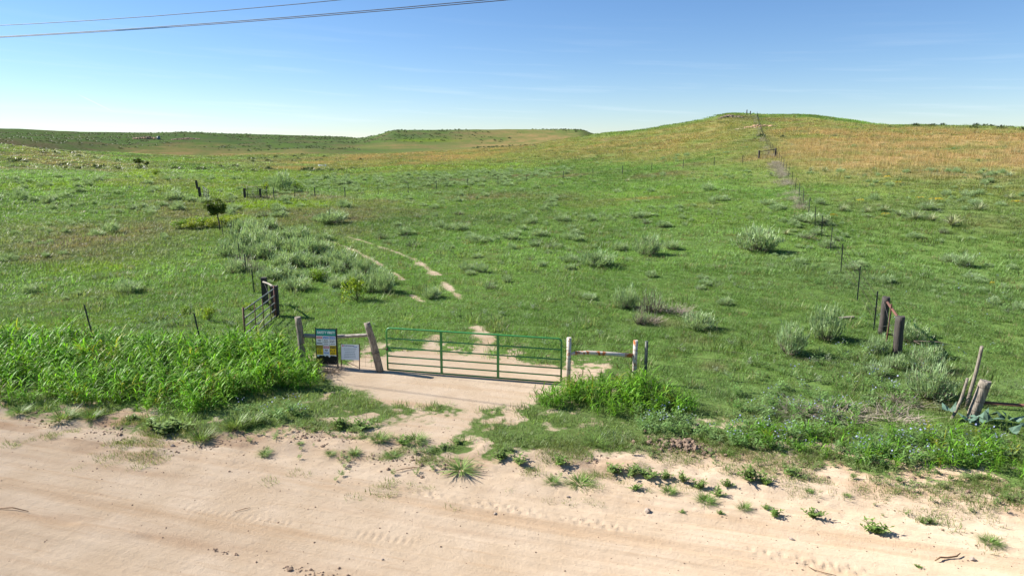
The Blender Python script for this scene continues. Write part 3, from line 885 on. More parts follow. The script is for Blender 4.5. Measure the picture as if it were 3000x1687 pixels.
FORB_SPOTS = [(9.1,16.8),
 (7.4,15.2),
 (8.7,17.1),
 (8.0,17.3),
 (6.3,16.9),
 (8.6,19.1),
 (9.4,16.4),
 (9.0,20.2),
 (6.7,19.5),
 (9.2,16.7),
 (6.6,17.9),
 (11.5,19.4),
 (8.6,19.9),
 (11.1,21.3),
 (8.1,17.0),
 (7.9,16.2),
 (10.6,19.1),
 (7.9,20.1),
 (10.0,18.3),
 (10.0,20.0),
 (10.0,16.5),
 (11.3,20.2),
 (11.2,17.0),
 (6.4,16.4),
 (9.4,19.8),
 (7.0,17.0),
 (9.3,17.6),
 (9.4,20.2),
 (9.7,18.6),
 (7.9,16.8),
 (12.0,19.0),
 (11.4,19.4),
 (9.8,16.8),
 (8.7,17.5),
 (7.6,18.7),
 (9.8,16.6),
 (12.3,19.3),
 (7.8,17.8),
 (9.5,19.1),
 (8.1,18.2),
 (11.2,18.1),
 (7.1,17.4),
 (6.3,19.1),
 (7.3,17.4),
 (6.0,18.3),
 (6.5,16.4),
 (10.9,18.9),
 (10.9,20.4),
 (9.0,17.4),
 (11.2,18.8),
 (5.8,17.0),
 (7.3,19.1),
 (7.2,15.6),
 (7.8,16.0),
 (10.3,20.8),
 (9.2,16.9),
 (9.2,20.9),
 (10.2,16.2),
 (9.2,17.1),
 (10.0,16.9),
 (7.6,20.3),
 (9.1,15.9),
 (9.9,16.6),
 (8.0,16.2),
 (10.8,17.1),
 (9.8,16.2),
 (6.9,16.0),
 (8.2,19.9),
 (12.3,20.4),
 (7.8,16.3),
 (10.1,18.8),
 (6.8,17.0),
 (10.0,18.1),
 (8.3,20.6),
 (8.9,18.1),
 (10.8,18.6),
 (11.6,20.2),
 (5.9,16.7),
 (8.8,19.8),
 (9.7,20.5),
 (9.5,20.8),
 (9.8,19.3),
 (8.8,18.0),
 (11.1,21.1),
 (9.5,18.6),
 (7.0,18.5),
 (9.4,17.0),
 (11.9,18.4),
 (7.8,15.4),
 (8.4,19.8),
 (8.5,19.3),
 (8.7,17.7),
 (8.4,20.3),
 (9.9,20.5),
 (7.0,17.3),
 (9.6,20.1),
 (7.3,19.8),
 (6.2,17.1),
 (10.0,17.4),
 (10.0,19.1),
 (9.1,17.9),
 (9.5,19.1),
 (6.7,17.5),
 (10.7,20.3),
 (8.4,18.1),
 (11.1,21.1),
 (7.7,20.3),
 (7.6,20.0),
 (11.4,20.2),
 (11.4,17.6),
 (10.3,18.1),
 (10.1,17.2),
 (9.8,16.9),
 (9.7,17.2),
 (10.8,17.9),
 (7.1,15.6),
 (7.6,17.2),
 (12.1,18.8),
 (9.0,19.5),
 (6.7,16.8),
 (8.3,17.7),
 (6.0,17.2),
 (9.2,21.2),
 (8.9,20.9),
 (12.2,20.4),
 (10.4,20.2),
 (8.5,20.5),
 (11.8,19.9),
 (7.4,17.5),
 (7.6,16.6),
 (8.9,20.9),
 (8.6,16.0),
 (10.7,19.7),
 (10.1,16.7),
 (7.7,17.1),
 (8.7,17.8),
 (9.2,16.4),
 (9.0,17.9),
 (6.3,19.1),
 (10.6,19.7),
 (9.8,18.4),
 (8.9,17.8),
 (10.6,17.1),
 (10.1,20.5),
 (10.6,20.2),
 (11.6,19.2),
 (7.8,18.3),
 (6.7,17.1),
 (10.2,19.4),
 (7.0,15.5),
 (10.3,17.0),
 (8.2,15.7),
 (8.3,18.6),
 (9.6,20.2),
 (6.7,15.6),
 (10.1,19.9),
 (8.8,19.1),
 (8.0,18.1),
 (8.0,20.7),
 (8.7,18.5),
 (6.8,18.2),
 (7.6,17.6),
 (7.6,16.0),
 (10.5,16.9),
 (8.2,16.4),
 (9.8,17.1),
 (10.7,18.7),
 (9.8,17.0),
 (9.9,18.3),
 (7.6,16.8),
 (8.9,20.2),
 (10.2,16.4),
 (6.8,15.8),
 (5.8,17.1),
 (9.9,17.4),
 (7.8,16.5),
 (10.9,20.2),
 (6.9,16.2),
 (11.3,20.1),
 (6.2,17.2),
 (7.9,19.5),
 (7.7,17.5),
 (5.8,16.9),
 (7.5,16.3),
 (7.6,19.6),
 (8.9,16.2),
 (9.1,18.7),
 (10.0,16.3),
 (9.7,18.5),
 (10.3,16.8),
 (7.3,15.7),
 (10.6,17.5),
 (9.0,16.5),
 (9.1,20.4),
 (12.0,20.6),
 (7.6,20.2),
 (8.8,16.1),
 (7.0,15.9),
 (10.0,16.2),
 (6.3,16.1),
 (12.3,19.1),
 (6.0,16.2),
 (10.0,18.0),
 (10.2,21.1),
 (7.1,17.6),
 (8.9,16.3),
 (11.1,18.8),
 (7.7,15.7),
 (6.3,17.1),
 (7.1,17.5),
 (11.2,17.3),
 (8.6,19.4),
 (6.5,18.0),
 (6.0,18.1),
 (10.1,19.9),
 (6.8,16.0),
 (9.1,15.6),
 (10.6,17.4),
 (7.6,15.9),
 (10.0,17.6),
 (11.7,18.1),
 (8.3,16.0),
 (9.8,17.8),
 (8.6,15.3),
 (7.7,16.6),
 (9.6,17.6),
 (11.5,18.0),
 (12.2,19.4),
 (10.0,19.7),
 (8.9,16.6),
 (9.8,17.5),
 (9.5,20.5),
 (10.5,17.9),
 (11.9,20.6),
 (9.9,21.1),
 (11.5,19.3),
 (6.6,16.5),
 (8.5,17.4),
 (7.8,16.0),
 (9.2,17.4),
 (13.4,20.9),
 (17.8,24.6),
 (19.6,28.5),
 (14.6,25.5),
 (12.8,22.1),
 (15.7,28.4),
 (17.5,26.9),
 (15.0,23.3),
 (14.6,25.1),
 (16.6,23.5),
 (14.0,21.6),
 (16.3,28.1),
 (12.4,19.9),
 (13.3,19.6),
 (15.1,21.2),
 (17.6,29.3),
 (12.2,23.5),
 (15.5,27.7),
 (15.5,22.6),
 (12.6,23.0),
 (15.6,21.4),
 (12.4,21.1),
 (12.8,24.5),
 (12.5,20.5),
 (14.8,26.8),
 (13.2,21.4),
 (12.5,23.1),
 (15.3,25.3),
 (12.4,22.6),
 (14.5,22.2),
 (15.6,24.0),
 (13.4,23.7),
 (16.2,23.1),
 (14.5,21.2),
 (16.3,24.5),
 (11.9,20.6),
 (15.1,24.2),
 (13.8,21.2),
 (18.2,26.0),
 (13.1,20.5),
 (13.8,23.5),
 (16.5,28.6),
 (12.7,23.3),
 (19.5,30.3),
 (15.0,24.4),
 (12.8,24.0),
 (12.1,20.4),
 (12.0,21.0),
 (15.1,27.2),
 (18.8,25.8),
 (17.6,29.2),
 (13.2,20.2),
 (15.1,24.6),
 (16.9,26.6),
 (12.8,23.6),
 (18.1,29.6),
 (11.8,22.8),
 (12.3,22.5),
 (16.9,23.8),
 (18.2,30.3),
 (15.9,21.5),
 (16.0,27.6),
 (19.6,29.7),
 (14.6,21.1),
 (15.1,27.3),
 (18.5,24.9),
 (16.2,24.9),
 (11.5,21.7),
 (18.6,25.2),
 (11.9,20.3),
 (13.2,24.7),
 (15.8,28.5),
 (18.3,30.4),
 (12.9,23.6),
 (16.1,27.9),
 (16.8,22.2),
 (12.5,20.8),
 (15.9,23.1),
 (17.3,24.9),
 (12.1,19.9),
 (13.0,20.0),
 (13.7,26.1),
 (13.2,23.3),
 (13.3,20.9),
 (16.1,23.6),
 (14.7,21.5),
 (19.4,30.3),
 (13.1,21.8),
 (12.4,20.2),
 (13.9,23.5),
 (13.8,24.1),
 (14.6,20.5),
 (15.3,21.7),
 (18.3,28.6),
 (17.8,26.0),
 (15.9,24.0),
 (18.1,26.0),
 (16.5,23.6),
 (17.8,23.9),
 (18.5,29.8),
 (16.6,23.5),
 (11.8,22.8),
 (16.8,24.9),
 (17.5,23.9),
 (14.0,22.4),
 (12.3,22.2),
 (13.1,23.0),
 (17.8,24.9),
 (12.1,20.0),
 (13.3,20.7),
 (15.3,22.2),
 (17.4,23.7),
 (13.0,24.5),
 (16.4,27.9),
 (13.5,22.4),
 (15.8,23.3),
 (14.7,23.4),
 (16.1,26.9),
 (13.7,21.1),
 (13.7,23.6),
 (18.6,27.1),
 (15.4,23.0),
 (18.8,26.6),
 (12.3,20.0),
 (16.8,22.3),
 (18.5,25.4),
 (16.2,22.6),
 (19.0,27.9),
 (14.1,21.5),
 (16.1,22.3),
 (14.1,20.9),
 (19.9,27.3),
 (12.4,23.6),
 (14.8,20.4),
 (18.6,26.9),
 (17.6,25.7),
 (17.0,24.0),
 (19.2,26.1),
 (18.7,25.6),
 (15.7,22.5),
 (16.4,29.1),
 (15.4,24.6),
 (12.8,21.5),
 (14.5,21.7),
 (13.4,24.1),
 (13.1,20.8),
 (18.2,25.0),
 (19.1,30.3),
 (17.1,22.7),
 (15.4,22.4),
 (18.4,29.6),
 (15.0,26.5),
 (17.2,27.9),
 (14.3,21.6),
 (15.1,23.0),
 (18.9,25.2),
 (12.6,21.3),
 (12.3,19.8),
 (13.8,23.6),
 (20.1,27.8),
 (16.3,22.7),
 (13.3,20.1),
 (12.9,21.7),
 (12.4,20.4),
 (13.1,23.9),
 (16.5,27.8),
 (17.7,24.8),
 (19.8,30.0),
 (15.2,27.1),
 (19.1,29.1),
 (5.5,13.8),
 (5.3,14.1),
 (5.0,14.6),
 (5.2,14.1),
 (6.5,14.1),
 (4.5,13.8),
 (4.7,14.8),
 (5.1,14.5),
 (6.0,14.2),
 (4.2,14.5),
 (4.7,13.6),
 (4.3,14.6),
 (6.0,13.7),
 (4.8,13.7),
 (5.3,14.6),
 (5.0,13.8),
 (6.6,14.3),
 (4.0,14.1),
 (4.9,14.5),
 (5.7,14.1),
 (4.2,14.5),
 (6.6,14.3),
 (6.5,14.8),
 (4.2,14.2),
 (4.2,14.1),
 (5.5,14.8),
 (6.2,13.7),
 (3.9,14.3),
 (4.1,14.4),
 (4.8,14.3),
 (6.0,13.8),
 (4.8,14.0),
 (6.0,14.8),
 (5.5,14.7),
 (6.0,13.8),
 (5.3,13.7),
 (5.1,14.6),
 (6.5,14.2),
 (5.8,14.8),
 (6.0,14.2),
 (5.3,14.7),
 (4.5,14.4),
 (5.2,13.7),
 (4.1,14.6),
 (4.4,14.5),
 (4.6,14.7),
 (4.5,14.0),
 (5.0,14.6),
 (5.9,14.1),
 (4.2,13.8),
 (4.7,14.6),
 (5.8,14.6),
 (4.3,13.7),
 (4.9,14.6),
 (5.5,14.3),
 (3.8,14.3),
 (5.8,14.4),
 (5.8,14.7),
 (6.2,14.4),
 (4.7,14.7),
 (6.2,14.2),
 (4.7,14.0),
 (5.1,14.4),
 (5.7,14.4),
 (5.6,13.6),
 (3.8,14.2),
 (4.7,13.9),
 (4.0,13.7),
 (5.6,13.6),
 (6.4,14.6),
 (4.9,13.6),
 (6.4,14.5),
 (5.3,13.7),
 (6.5,14.3),
 (5.6,13.9),
 (5.0,14.3),
 (6.2,14.2),
 (5.0,13.7),
 (6.2,14.0),
 (4.9,14.6),
 (4.3,14.5),
 (5.7,14.8),
 (4.6,14.6),
 (5.5,14.4),
 (6.2,13.8),
 (5.3,14.3),
 (6.4,14.6),
 (6.3,14.7),
 (4.8,14.0),
 (5.6,14.8),
 (4.4,14.1),
 (4.1,13.7),
 (4.5,14.1),
 (6.9,14.3),
 (5.5,13.9),
 (5.3,14.7),
 (3.9,14.1),
 (4.9,13.7),
 (5.3,13.9),
 (4.2,14.3),
 (5.8,14.4),
 (6.0,14.4),
 (4.9,14.0),
 (4.4,13.6),
 (4.1,13.7),
 (6.6,14.3),
 (5.5,13.8),
 (5.5,13.9),
 (4.8,13.9),
 (4.9,14.7),
 (4.9,13.9),
 (5.5,14.0),
 (4.8,14.1),
 (4.4,14.2),
 (5.5,14.6),
 (6.5,14.8),
 (6.0,14.3),
 (6.3,14.4),
 (6.2,14.5),
 (4.5,14.3),
 (5.4,14.7),
 (6.4,14.6),
 (5.0,14.2),
 (5.0,13.8),
 (4.3,13.8),
 (6.4,14.2),
 (6.7,14.7),
 (4.9,14.8),
 (4.0,14.7),
 (5.7,14.7),
 (2.9,14.9),
 (3.0,15.1),
 (3.2,14.5),
 (2.8,14.9),
 (4.2,15.0),
 (3.7,15.0),
 (3.9,14.8),
 (3.9,15.4),
 (3.5,14.8),
 (3.5,14.8),
 (3.8,14.6),
 (3.6,14.7),
 (3.4,15.1),
 (3.9,15.4),
 (4.0,15.3),
 (3.6,15.3),
 (3.1,14.8),
 (2.9,14.6),
 (2.9,14.8),
 (3.4,15.1),
 (3.6,14.5),
 (3.7,15.2),
 (3.5,14.6),
 (3.1,14.9),
 (4.1,15.2),
 (3.4,14.6),
 (3.2,15.0),
 (3.4,14.9),
 (3.3,15.4),
 (4.0,15.2),
 (3.1,14.7),
 (3.3,15.0),
 (3.1,15.1),
 (3.6,14.6),
 (3.9,15.4),
 (3.3,14.7),
 (3.2,15.3),
 (3.3,14.6),
 (3.0,14.7),
 (3.9,15.2),
 (3.0,15.1),
 (3.4,15.2),
 (3.4,14.4),
 (3.8,14.6),
 (3.4,14.6),
 (3.2,14.9),
 (3.7,14.4),
 (3.8,14.9),
 (3.6,15.3),
 (3.6,14.5),
 (3.9,15.0),
 (3.5,15.3),
 (4.1,15.0),
 (4.1,15.3),
 (3.8,14.7),
 (3.5,15.2),
 (4.0,14.7),
 (4.1,15.2),
 (4.0,14.8),
 (4.2,15.0),
 (3.5,15.3),
 (3.2,15.4),
 (3.3,15.0),
 (3.9,14.5),
 (3.5,15.5),
 (3.6,14.8),
 (3.4,15.3),
 (3.2,14.9),
 (3.7,15.5),
 (3.5,15.3),
 (3.1,14.9),
 (3.1,14.9),
 (2.8,14.8),
 (3.7,15.2),
 (3.3,15.4),
 (3.1,14.5),
 (3.7,15.0),
 (3.3,15.2),
 (3.0,14.9),
 (4.0,15.3),
 (9.5,13.8),
 (9.2,14.0),
 (8.9,12.9),
 (7.9,13.7),
 (9.8,13.9),
 (8.1,14.3),
 (7.7,13.0),
 (7.7,13.6),
 (6.9,13.7),
 (8.5,13.9),
 (8.3,14.1),
 (7.3,13.0),
 (7.2,13.0),
 (7.1,13.1),
 (8.2,13.2),
 (8.1,13.3),
 (10.3,14.1),
 (7.7,13.3),
 (10.2,14.0),
 (8.4,13.1),
 (7.9,13.5),
 (8.6,13.0),
 (9.0,13.3),
 (7.9,13.8),
 (10.4,13.9),
 (8.3,13.9),
 (8.9,14.0),
 (9.7,13.9),
 (8.4,14.2),
 (8.5,14.2),
 (8.0,13.2),
 (7.1,12.9),
 (9.5,13.4),
 (7.9,13.0),
 (9.3,13.8),
 (8.7,13.4),
 (7.4,12.9),
 (7.1,13.3),
 (7.5,13.6),
 (8.2,13.4),
 (10.2,13.7),
 (9.1,13.3),
 (9.2,14.1),
 (9.0,14.3),
 (9.2,12.9),
 (8.6,13.2),
 (9.0,14.3),
 (8.0,13.1),
 (8.8,14.0),
 (6.7,13.2),
 (9.4,12.9),
 (10.4,14.1),
 (8.4,13.2),
 (7.8,13.4),
 (10.0,13.8),
 (9.6,14.0),
 (6.8,13.5),
 (9.0,13.2),
 (9.8,14.0),
 (9.5,14.4),
 (9.2,14.2),
 (9.0,14.1),
 (8.5,13.1),
 (10.0,13.8),
 (9.9,13.4),
 (10.1,13.5),
 (7.3,13.5),
 (7.8,14.0),
 (6.8,13.5),
 (10.2,14.0),
 (8.8,14.2),
 (8.7,13.0),
 (8.3,13.2),
 (9.5,13.6),
 (9.7,14.2),
 (8.3,13.4),
 (8.9,12.9),
 (8.6,14.0),
 (8.1,13.7),
 (8.0,14.2),
 (9.2,14.1),
 (8.5,13.5),
 (8.2,13.0),
 (9.0,13.4),
 (10.2,13.7),
 (7.3,13.8),
 (9.9,14.0),
 (7.4,13.3),
 (10.5,13.7),
 (9.2,12.9),
 (8.1,13.9),
 (8.5,13.9),
 (8.9,14.2),
 (8.3,13.6),
 (10.4,14.0),
 (8.9,14.0),
 (8.6,13.8),
 (7.6,13.7),
 (7.6,13.4),
 (9.5,13.3),
 (8.4,13.2),
 (8.1,13.3),
 (10.3,13.4),
 (10.1,13.2),
 (7.9,13.4),
 (7.3,13.3),
 (9.7,13.3),
 (9.6,13.5),
 (8.6,14.3),
 (8.8,13.1),
 (9.7,13.7),
 (9.1,13.2),
 (9.5,13.9),
 (8.0,14.2),
 (8.1,13.8),
 (7.5,13.5),
 (7.1,13.4),
 (10.2,13.6),
 (6.9,13.6),
 (7.8,13.5),
 (8.3,13.9),
 (8.6,13.0),
 (8.2,13.5),
 (7.1,12.9),
 (7.5,13.5),
 (7.0,13.3),
 (7.4,13.5),
 (7.8,13.7),
 (8.4,14.0),
 (8.6,14.0),
 (8.2,13.8),
 (7.3,13.5),
 (9.2,13.5),
 (6.9,13.3),
 (9.7,14.2),
 (9.7,14.3),
 (8.7,13.2),
 (9.3,13.0),
 (8.7,13.1),
 (9.3,12.9),
 (8.6,13.1),
 (7.5,13.9),
 (9.9,13.4),
 (7.3,13.6),
 (7.0,13.6),
 (9.8,14.2),
 (8.3,13.4),
 (8.3,13.5),
 (8.0,14.0),
 (9.0,14.3),
 (8.8,14.2),
 (7.5,12.9),
 (8.2,13.8),
 (9.7,13.9),
 (7.8,13.6),
 (9.5,14.0),
 (9.0,14.3),
 (7.2,13.6),
 (7.7,13.4),
 (9.6,14.3),
 (8.9,13.5),
 (8.0,13.5),
 (7.5,13.3),
 (8.3,12.8),
 (7.2,13.9),
 (8.7,13.1),
 (7.6,14.0),
 (7.8,13.4),
 (7.3,13.1),
 (10.1,13.7),
 (9.9,14.2),
 (7.3,13.3),
 (9.8,14.1),
 (7.8,13.3),
 (8.7,14.0),
 (8.3,13.1),
 (8.3,14.2),
 (10.1,13.8),
 (6.8,13.4),
 (9.2,13.0),
 (9.7,13.6),
 (8.8,13.3),
 (10.1,13.4),
 (7.0,13.1),
 (8.8,13.6),
 (8.0,13.1),
 (8.5,13.4),
 (8.3,13.1),
 (7.2,13.3),
 (9.2,13.5),
 (9.4,12.9),
 (8.0,12.9),
 (7.6,12.8),
 (10.0,13.8),
 (9.3,13.2),
 (8.5,14.1),
 (8.1,13.0),
 (9.6,13.3),
 (9.4,14.0),
 (7.8,13.4),
 (18.3,39.6),
 (13.3,31.1),
 (15.5,33.0),
 (17.3,40.1),
 (17.2,33.2),
 (19.5,37.9),
 (15.1,33.4),
 (14.0,30.1),
 (19.7,37.4),
 (18.5,35.4),
 (17.0,32.9),
 (15.5,33.5),
 (17.1,31.6),
 (17.9,36.1),
 (17.1,31.5),
 (15.8,31.6),
 (15.4,31.9),
 (17.7,33.6),
 (17.4,36.5),
 (15.4,34.5),
 (20.3,41.5),
 (19.6,38.3),
 (15.8,30.6),
 (17.2,32.1),
 (13.4,29.3),
 (13.8,29.6),
 (15.1,34.5),
 (14.7,34.4),
 (15.7,30.8),
 (14.9,36.0),
 (13.7,30.6),
 (15.1,30.4),
 (14.2,29.3),
 (15.5,31.5),
 (16.9,33.0),
 (15.6,35.5),
 (16.2,30.6),
 (14.8,32.0),
 (13.2,31.3),
 (19.6,41.7),
 (15.5,35.9),
 (15.8,34.6),
 (18.3,41.1),
 (20.1,37.7),
 (17.5,40.4),
 (14.0,30.3),
 (15.3,29.7),
 (15.4,34.8),
 (18.7,35.0),
 (14.5,29.3),
 (17.0,39.3),
 (18.8,37.4),
 (14.1,30.1),
 (14.8,29.8),
 (15.1,34.2),
 (16.3,32.8),
 (15.7,38.2),
 (20.3,41.2),
 (15.5,37.5),
 (14.3,31.4),
 (18.5,36.6),
 (16.9,39.0),
 (17.4,32.9),
 (20.4,41.3),
 (13.2,31.8),
 (18.0,33.0),
 (18.2,41.0),
 (14.0,33.1),
 (18.4,37.7),
 (15.1,29.9),
 (-12.4,24.8),
 (-14.1,24.4),
 (-12.4,22.5),
 (-12.2,22.5),
 (-13.0,23.7),
 (-12.1,24.4),
 (-12.3,23.9),
 (-12.7,23.8),
 (-11.0,22.7),
 (-11.9,22.6),
 (-12.5,23.9),
 (-12.0,24.1),
 (-11.7,24.6),
 (-12.4,23.7),
 (-13.7,24.9),
 (-11.6,23.1),
 (-13.4,25.2),
 (-13.5,24.4),
 (-13.0,24.2),
 (-11.5,25.2),
 (-14.1,24.6),
 (-13.3,23.1),
 (-14.4,24.8),
 (-13.5,23.6),
 (-13.2,24.9),
 (-12.7,23.3),
 (-11.4,22.5),
 (-12.5,22.6),
 (-10.8,23.7),
 (-14.0,23.7),
 (-9.2,26.4),
 (-11.0,30.1),
 (-9.4,26.9),
 (-11.6,31.7),
 (-9.6,27.3),
 (-10.3,29.2),
 (-8.9,26.4),
 (-11.0,30.6),
 (-12.1,31.5),
 (-10.8,29.7),
 (-12.1,32.1),
 (-11.3,31.0),
 (-10.7,26.0),
 (-9.4,28.2),
 (-11.8,28.3),
 (-10.6,30.1),
 (-9.2,26.1),
 (-9.5,26.6),
 (-11.8,29.4),
 (-12.3,31.0),
 (-10.1,28.8),
 (-10.0,28.8),
 (-10.2,25.7),
 (-9.8,28.5),
 (-11.4,31.7),
 (-10.0,25.6),
 (3.4,16.5),
 (3.8,15.9),
 (2.7,16.7),
 (3.5,17.1),
 (3.5,16.1),
 (3.5,17.3),
 (3.2,16.5),
 (3.5,16.5),
 (3.0,15.7),
 (4.0,16.8),
 (2.6,15.9),
 (3.0,17.1),
 (3.6,17.2),
 (2.8,16.6),
 (3.4,16.8),
 (3.8,16.1),
 (4.0,16.2),
 (3.4,15.9),
 (3.1,15.8),
 (3.0,16.8),
 (2.4,16.7),
 (3.5,16.1),
 (3.3,16.2),
 (4.2,16.4),
 (3.5,16.5),
 (3.8,17.1),
 (3.3,15.7),
 (3.7,16.0),
 (3.0,17.2),
 (3.2,16.1),
 (3.0,16.9),
 (2.7,17.0),
 (4.0,16.3),
 (3.9,16.6),
 (2.8,16.7),
 (3.6,16.8),
 (3.7,16.1),
 (2.6,16.2),
 (3.4,15.6),
 (2.7,16.6),
 (-5.9,15.7),
 (-5.2,15.8),
 (-5.8,15.2),
 (-5.0,15.5),
 (-5.2,15.7),
 (-5.2,15.6),
 (-5.4,15.9),
 (-5.3,15.8),
 (-6.1,15.6),
 (-5.6,15.6),
 (-6.6,15.8),
 (-5.5,15.3),
 (-5.9,15.6),
 (-6.3,15.4),
 (-6.2,16.0),
 (-5.0,15.7),
 (-5.8,15.2),
 (-6.3,16.0),
 (-5.4,15.4),
 (-6.4,15.8),
 (-5.4,15.8),
 (-6.0,15.8),
 (-5.2,15.9),
 (-5.3,15.7),
 (-5.5,16.1),
 (-5.6,15.5),
 (6.3,16.5),
 (8.0,15.2),
 (6.4,16.1),
 (7.1,14.7),
 (6.0,15.4),
 (8.1,16.0),
 (7.0,14.6),
 (5.6,16.1),
 (8.3,15.5),
 (7.5,15.1),
 (7.1,14.5),
 (7.7,14.8),
 (6.0,16.1),
 (8.3,15.8),
 (7.0,16.4),
 (5.7,15.6),
 (7.3,15.3),
 (6.6,16.1),
 (5.2,15.0),
 (5.4,14.7),
 (7.7,16.5),
 (6.4,14.4),
 (5.4,15.2),
 (7.2,15.1),
 (6.3,14.3),
 (7.2,16.2),
 (6.0,15.9),
 (5.9,15.5),
 (5.5,14.4),
 (7.2,15.7),
 (7.4,14.6),
 (5.4,15.0),
 (5.9,16.0),
 (7.3,15.6),
 (7.4,15.9),
 (7.3,15.1),
 (5.3,15.5),
 (5.5,16.0),
 (6.8,14.7),
 (5.7,15.8),
 (6.6,16.2),
 (7.5,14.7),
 (6.9,15.7),
 (6.8,15.4),
 (6.5,16.3),
 (6.4,15.0),
 (6.2,14.4),
 (5.3,15.6),
 (6.9,14.5),
 (6.5,15.1),
 (6.7,15.0),
 (6.8,15.2),
 (7.7,15.5),
 (7.1,16.2),
 (5.9,15.4),
 (7.5,15.6),
 (8.2,15.6),
 (7.1,15.7),
 (8.0,15.4),
 (5.8,15.8),
 (5.1,15.0),
 (8.3,15.5),
 (7.1,14.7),
 (6.7,15.9),
 (8.1,16.1),
 (7.1,14.9),
 (6.5,16.5),
 (7.5,15.4),
 (7.7,16.2),
 (6.0,14.9),
 (6.9,15.2),
 (6.1,15.2),
 (6.7,14.7),
 (7.0,14.9),
 (6.2,14.2),
 (5.4,14.9),
 (5.2,15.7),
 (7.9,16.5),
 (8.0,16.2),
 (7.6,15.9),
 (6.1,15.8),
 (7.5,15.7),
 (7.5,15.4),
 (5.6,14.5),
 (6.1,15.6),
 (7.4,14.6),
 (6.6,14.6),
 (7.6,16.1),
 (6.0,15.3),
 (8.0,15.8),
 (-7.6,29.0),
 (-7.5,29.1),
 (-6.6,27.0),
 (-7.4,29.8),
 (-7.8,28.1),
 (-6.5,28.5),
 (-6.7,28.0),
 (-6.8,29.1),
 (-7.8,28.6),
 (-7.0,27.7),
 (-6.2,27.5),
 (-7.4,27.1),
 (-7.7,27.4),
 (-7.4,29.1),
 (-7.5,28.6),
 (-6.8,28.2),
 (25.0,34.6),
 (20.6,28.4),
 (19.9,28.4),
 (20.7,30.5),
 (26.2,38.0),
 (25.5,35.4),
 (22.6,34.5),
 (23.4,32.5),
 (22.3,33.4),
 (19.1,29.1),
 (20.3,32.2),
 (21.5,32.1),
 (22.9,35.4),
 (21.6,30.3),
 (23.9,37.2),
 (20.8,31.7),
 (22.8,36.0),
 (19.5,32.3),
 (19.1,29.7),
 (22.6,32.1),
 (20.9,30.3),
 (21.3,30.9),
 (25.0,34.5),
 (20.2,32.6),
 (18.6,27.8),
 (24.3,36.3),
 (22.1,32.6),
 (23.2,31.3),
 (23.0,31.7),
 (21.0,33.2),
 (18.3,27.8),
 (24.9,33.8),
 (20.7,34.3),
 (23.4,35.2),
 (21.5,30.9),
 (21.7,30.4),
 (22.3,34.4),
 (22.1,30.9),
 (19.2,31.4),
 (25.9,35.7),
 (18.9,27.9),
 (19.1,28.6),
 (21.4,33.4),
 (21.4,33.5),
 (24.1,35.2),
 (23.8,35.0),
 (23.4,32.2),
 (25.5,35.5),
 (19.6,28.8),
 (18.8,28.9),
 (-17.8,41.4),
 (-18.3,43.3),
 (-17.2,41.2),
 (-17.7,40.3),
 (-19.1,43.4),
 (-19.9,47.9),
 (-17.5,41.4),
 (-16.9,41.0),
 (-20.9,47.1),
 (-16.6,38.9),
 (-18.7,45.7),
 (-17.5,41.9),
 (-19.2,44.9),
 (-20.8,46.9),
 (-17.9,43.0),
 (-17.2,40.2),
 (-19.6,47.8),
 (-18.5,42.9),
 (-19.5,44.3),
 (-17.0,38.9)]
HILL_POSTS = [(12.49,23.1,1.37),
 (13.99,27.35,1.42),
 (16.06,33.24,1.4),
 (18.17,39.13,1.36),
 (19.24,42.78,1.3),
 (20.06,45.69,1.32),
 (21.06,49.17,1.3),
 (22.34,53.27,1.3),
 (23.5,56.96,1.26),
 (24.81,61.05,1.25),
 (26.63,66.45,1.25),
 (28.3,71.61,1.29),
 (30.43,77.89,1.3),
 (32.3,83.51,1.25),
 (33.35,87.08,1.25),
 (34.42,90.64,1.25),
 (35.49,94.27,1.25)]
HILL_LINE = [(36.94,98.82),
 (42.98,118.02),
 (49.41,138.37),
 (55.98,159.27),
 (65.17,187.99),
 (73.89,215.05)]
BACK_POSTS = [(-25.42,74.33),
 (-23.54,75.34),
 (-21.99,77.7),
 (-19.49,81.28),
 (-16.33,85.01),
 (-12.8,85.96),
 (-9.91,91.59),
 (-6.04,95.83),
 (-1.96,98.02),
 (2.08,99.09),
 (7.27,99.34),
 (11.4,98.64),
 (15.41,97.91),
 (19.56,98.26),
 (23.67,97.14),
 (27.53,95.67),
 (31.02,94.6)]
LEFT_POSTS = [(-11.29,29.67,1.05),
 (-13.11,33.63,1.05),
 (-14.93,37.54,1.1),
 (-19.44,47.57,1.1),
 (-19.61,46.77,1.15),
 (-23.62,55.64,1.2),
 (-26.99,62.43,1.2)]
SPOTS = {'tree': (-21.12,49.87,0.35),'grove': (-83.16,157.62,1.73),'barrier': (-47.43,175.77,1.28),'tank': (-239.74,480.17,11.32),'rock1': (-248.09,480.72,11.78),'rock2': (-222.73,483.47,11.35),'ledge': (60.42,173.36,11.04),'knob': (62.93,205.07,14.6)}
# ------------------------------------------------------------------ what covers the ground
def sdf_poly(x, y, P):
    """signed distance to a polygon, negative inside"""
    P = np.asarray(P, float); n = len(P)
    d = np.full(x.shape, 1e9); inside = np.zeros(x.shape, bool)
    for i in range(n):
        a = P[i]; b = P[(i+1) % n]; e = b - a
        wx = x - a[0]; wy = y - a[1]
        k = np.clip((wx*e[0] + wy*e[1]) / (e @ e), 0, 1)
        d = np.minimum(d, (wx - e[0]*k)**2 + (wy - e[1]*k)**2)
        c = ((a[1] > y) != (b[1] > y))
        if abs(e[1]) > 1e-9:
            inside ^= c & (x < (b[0]-a[0]) * (y-a[1]) / e[1] + a[0])
    d = np.sqrt(d)
    return np.where(inside, -d, d)

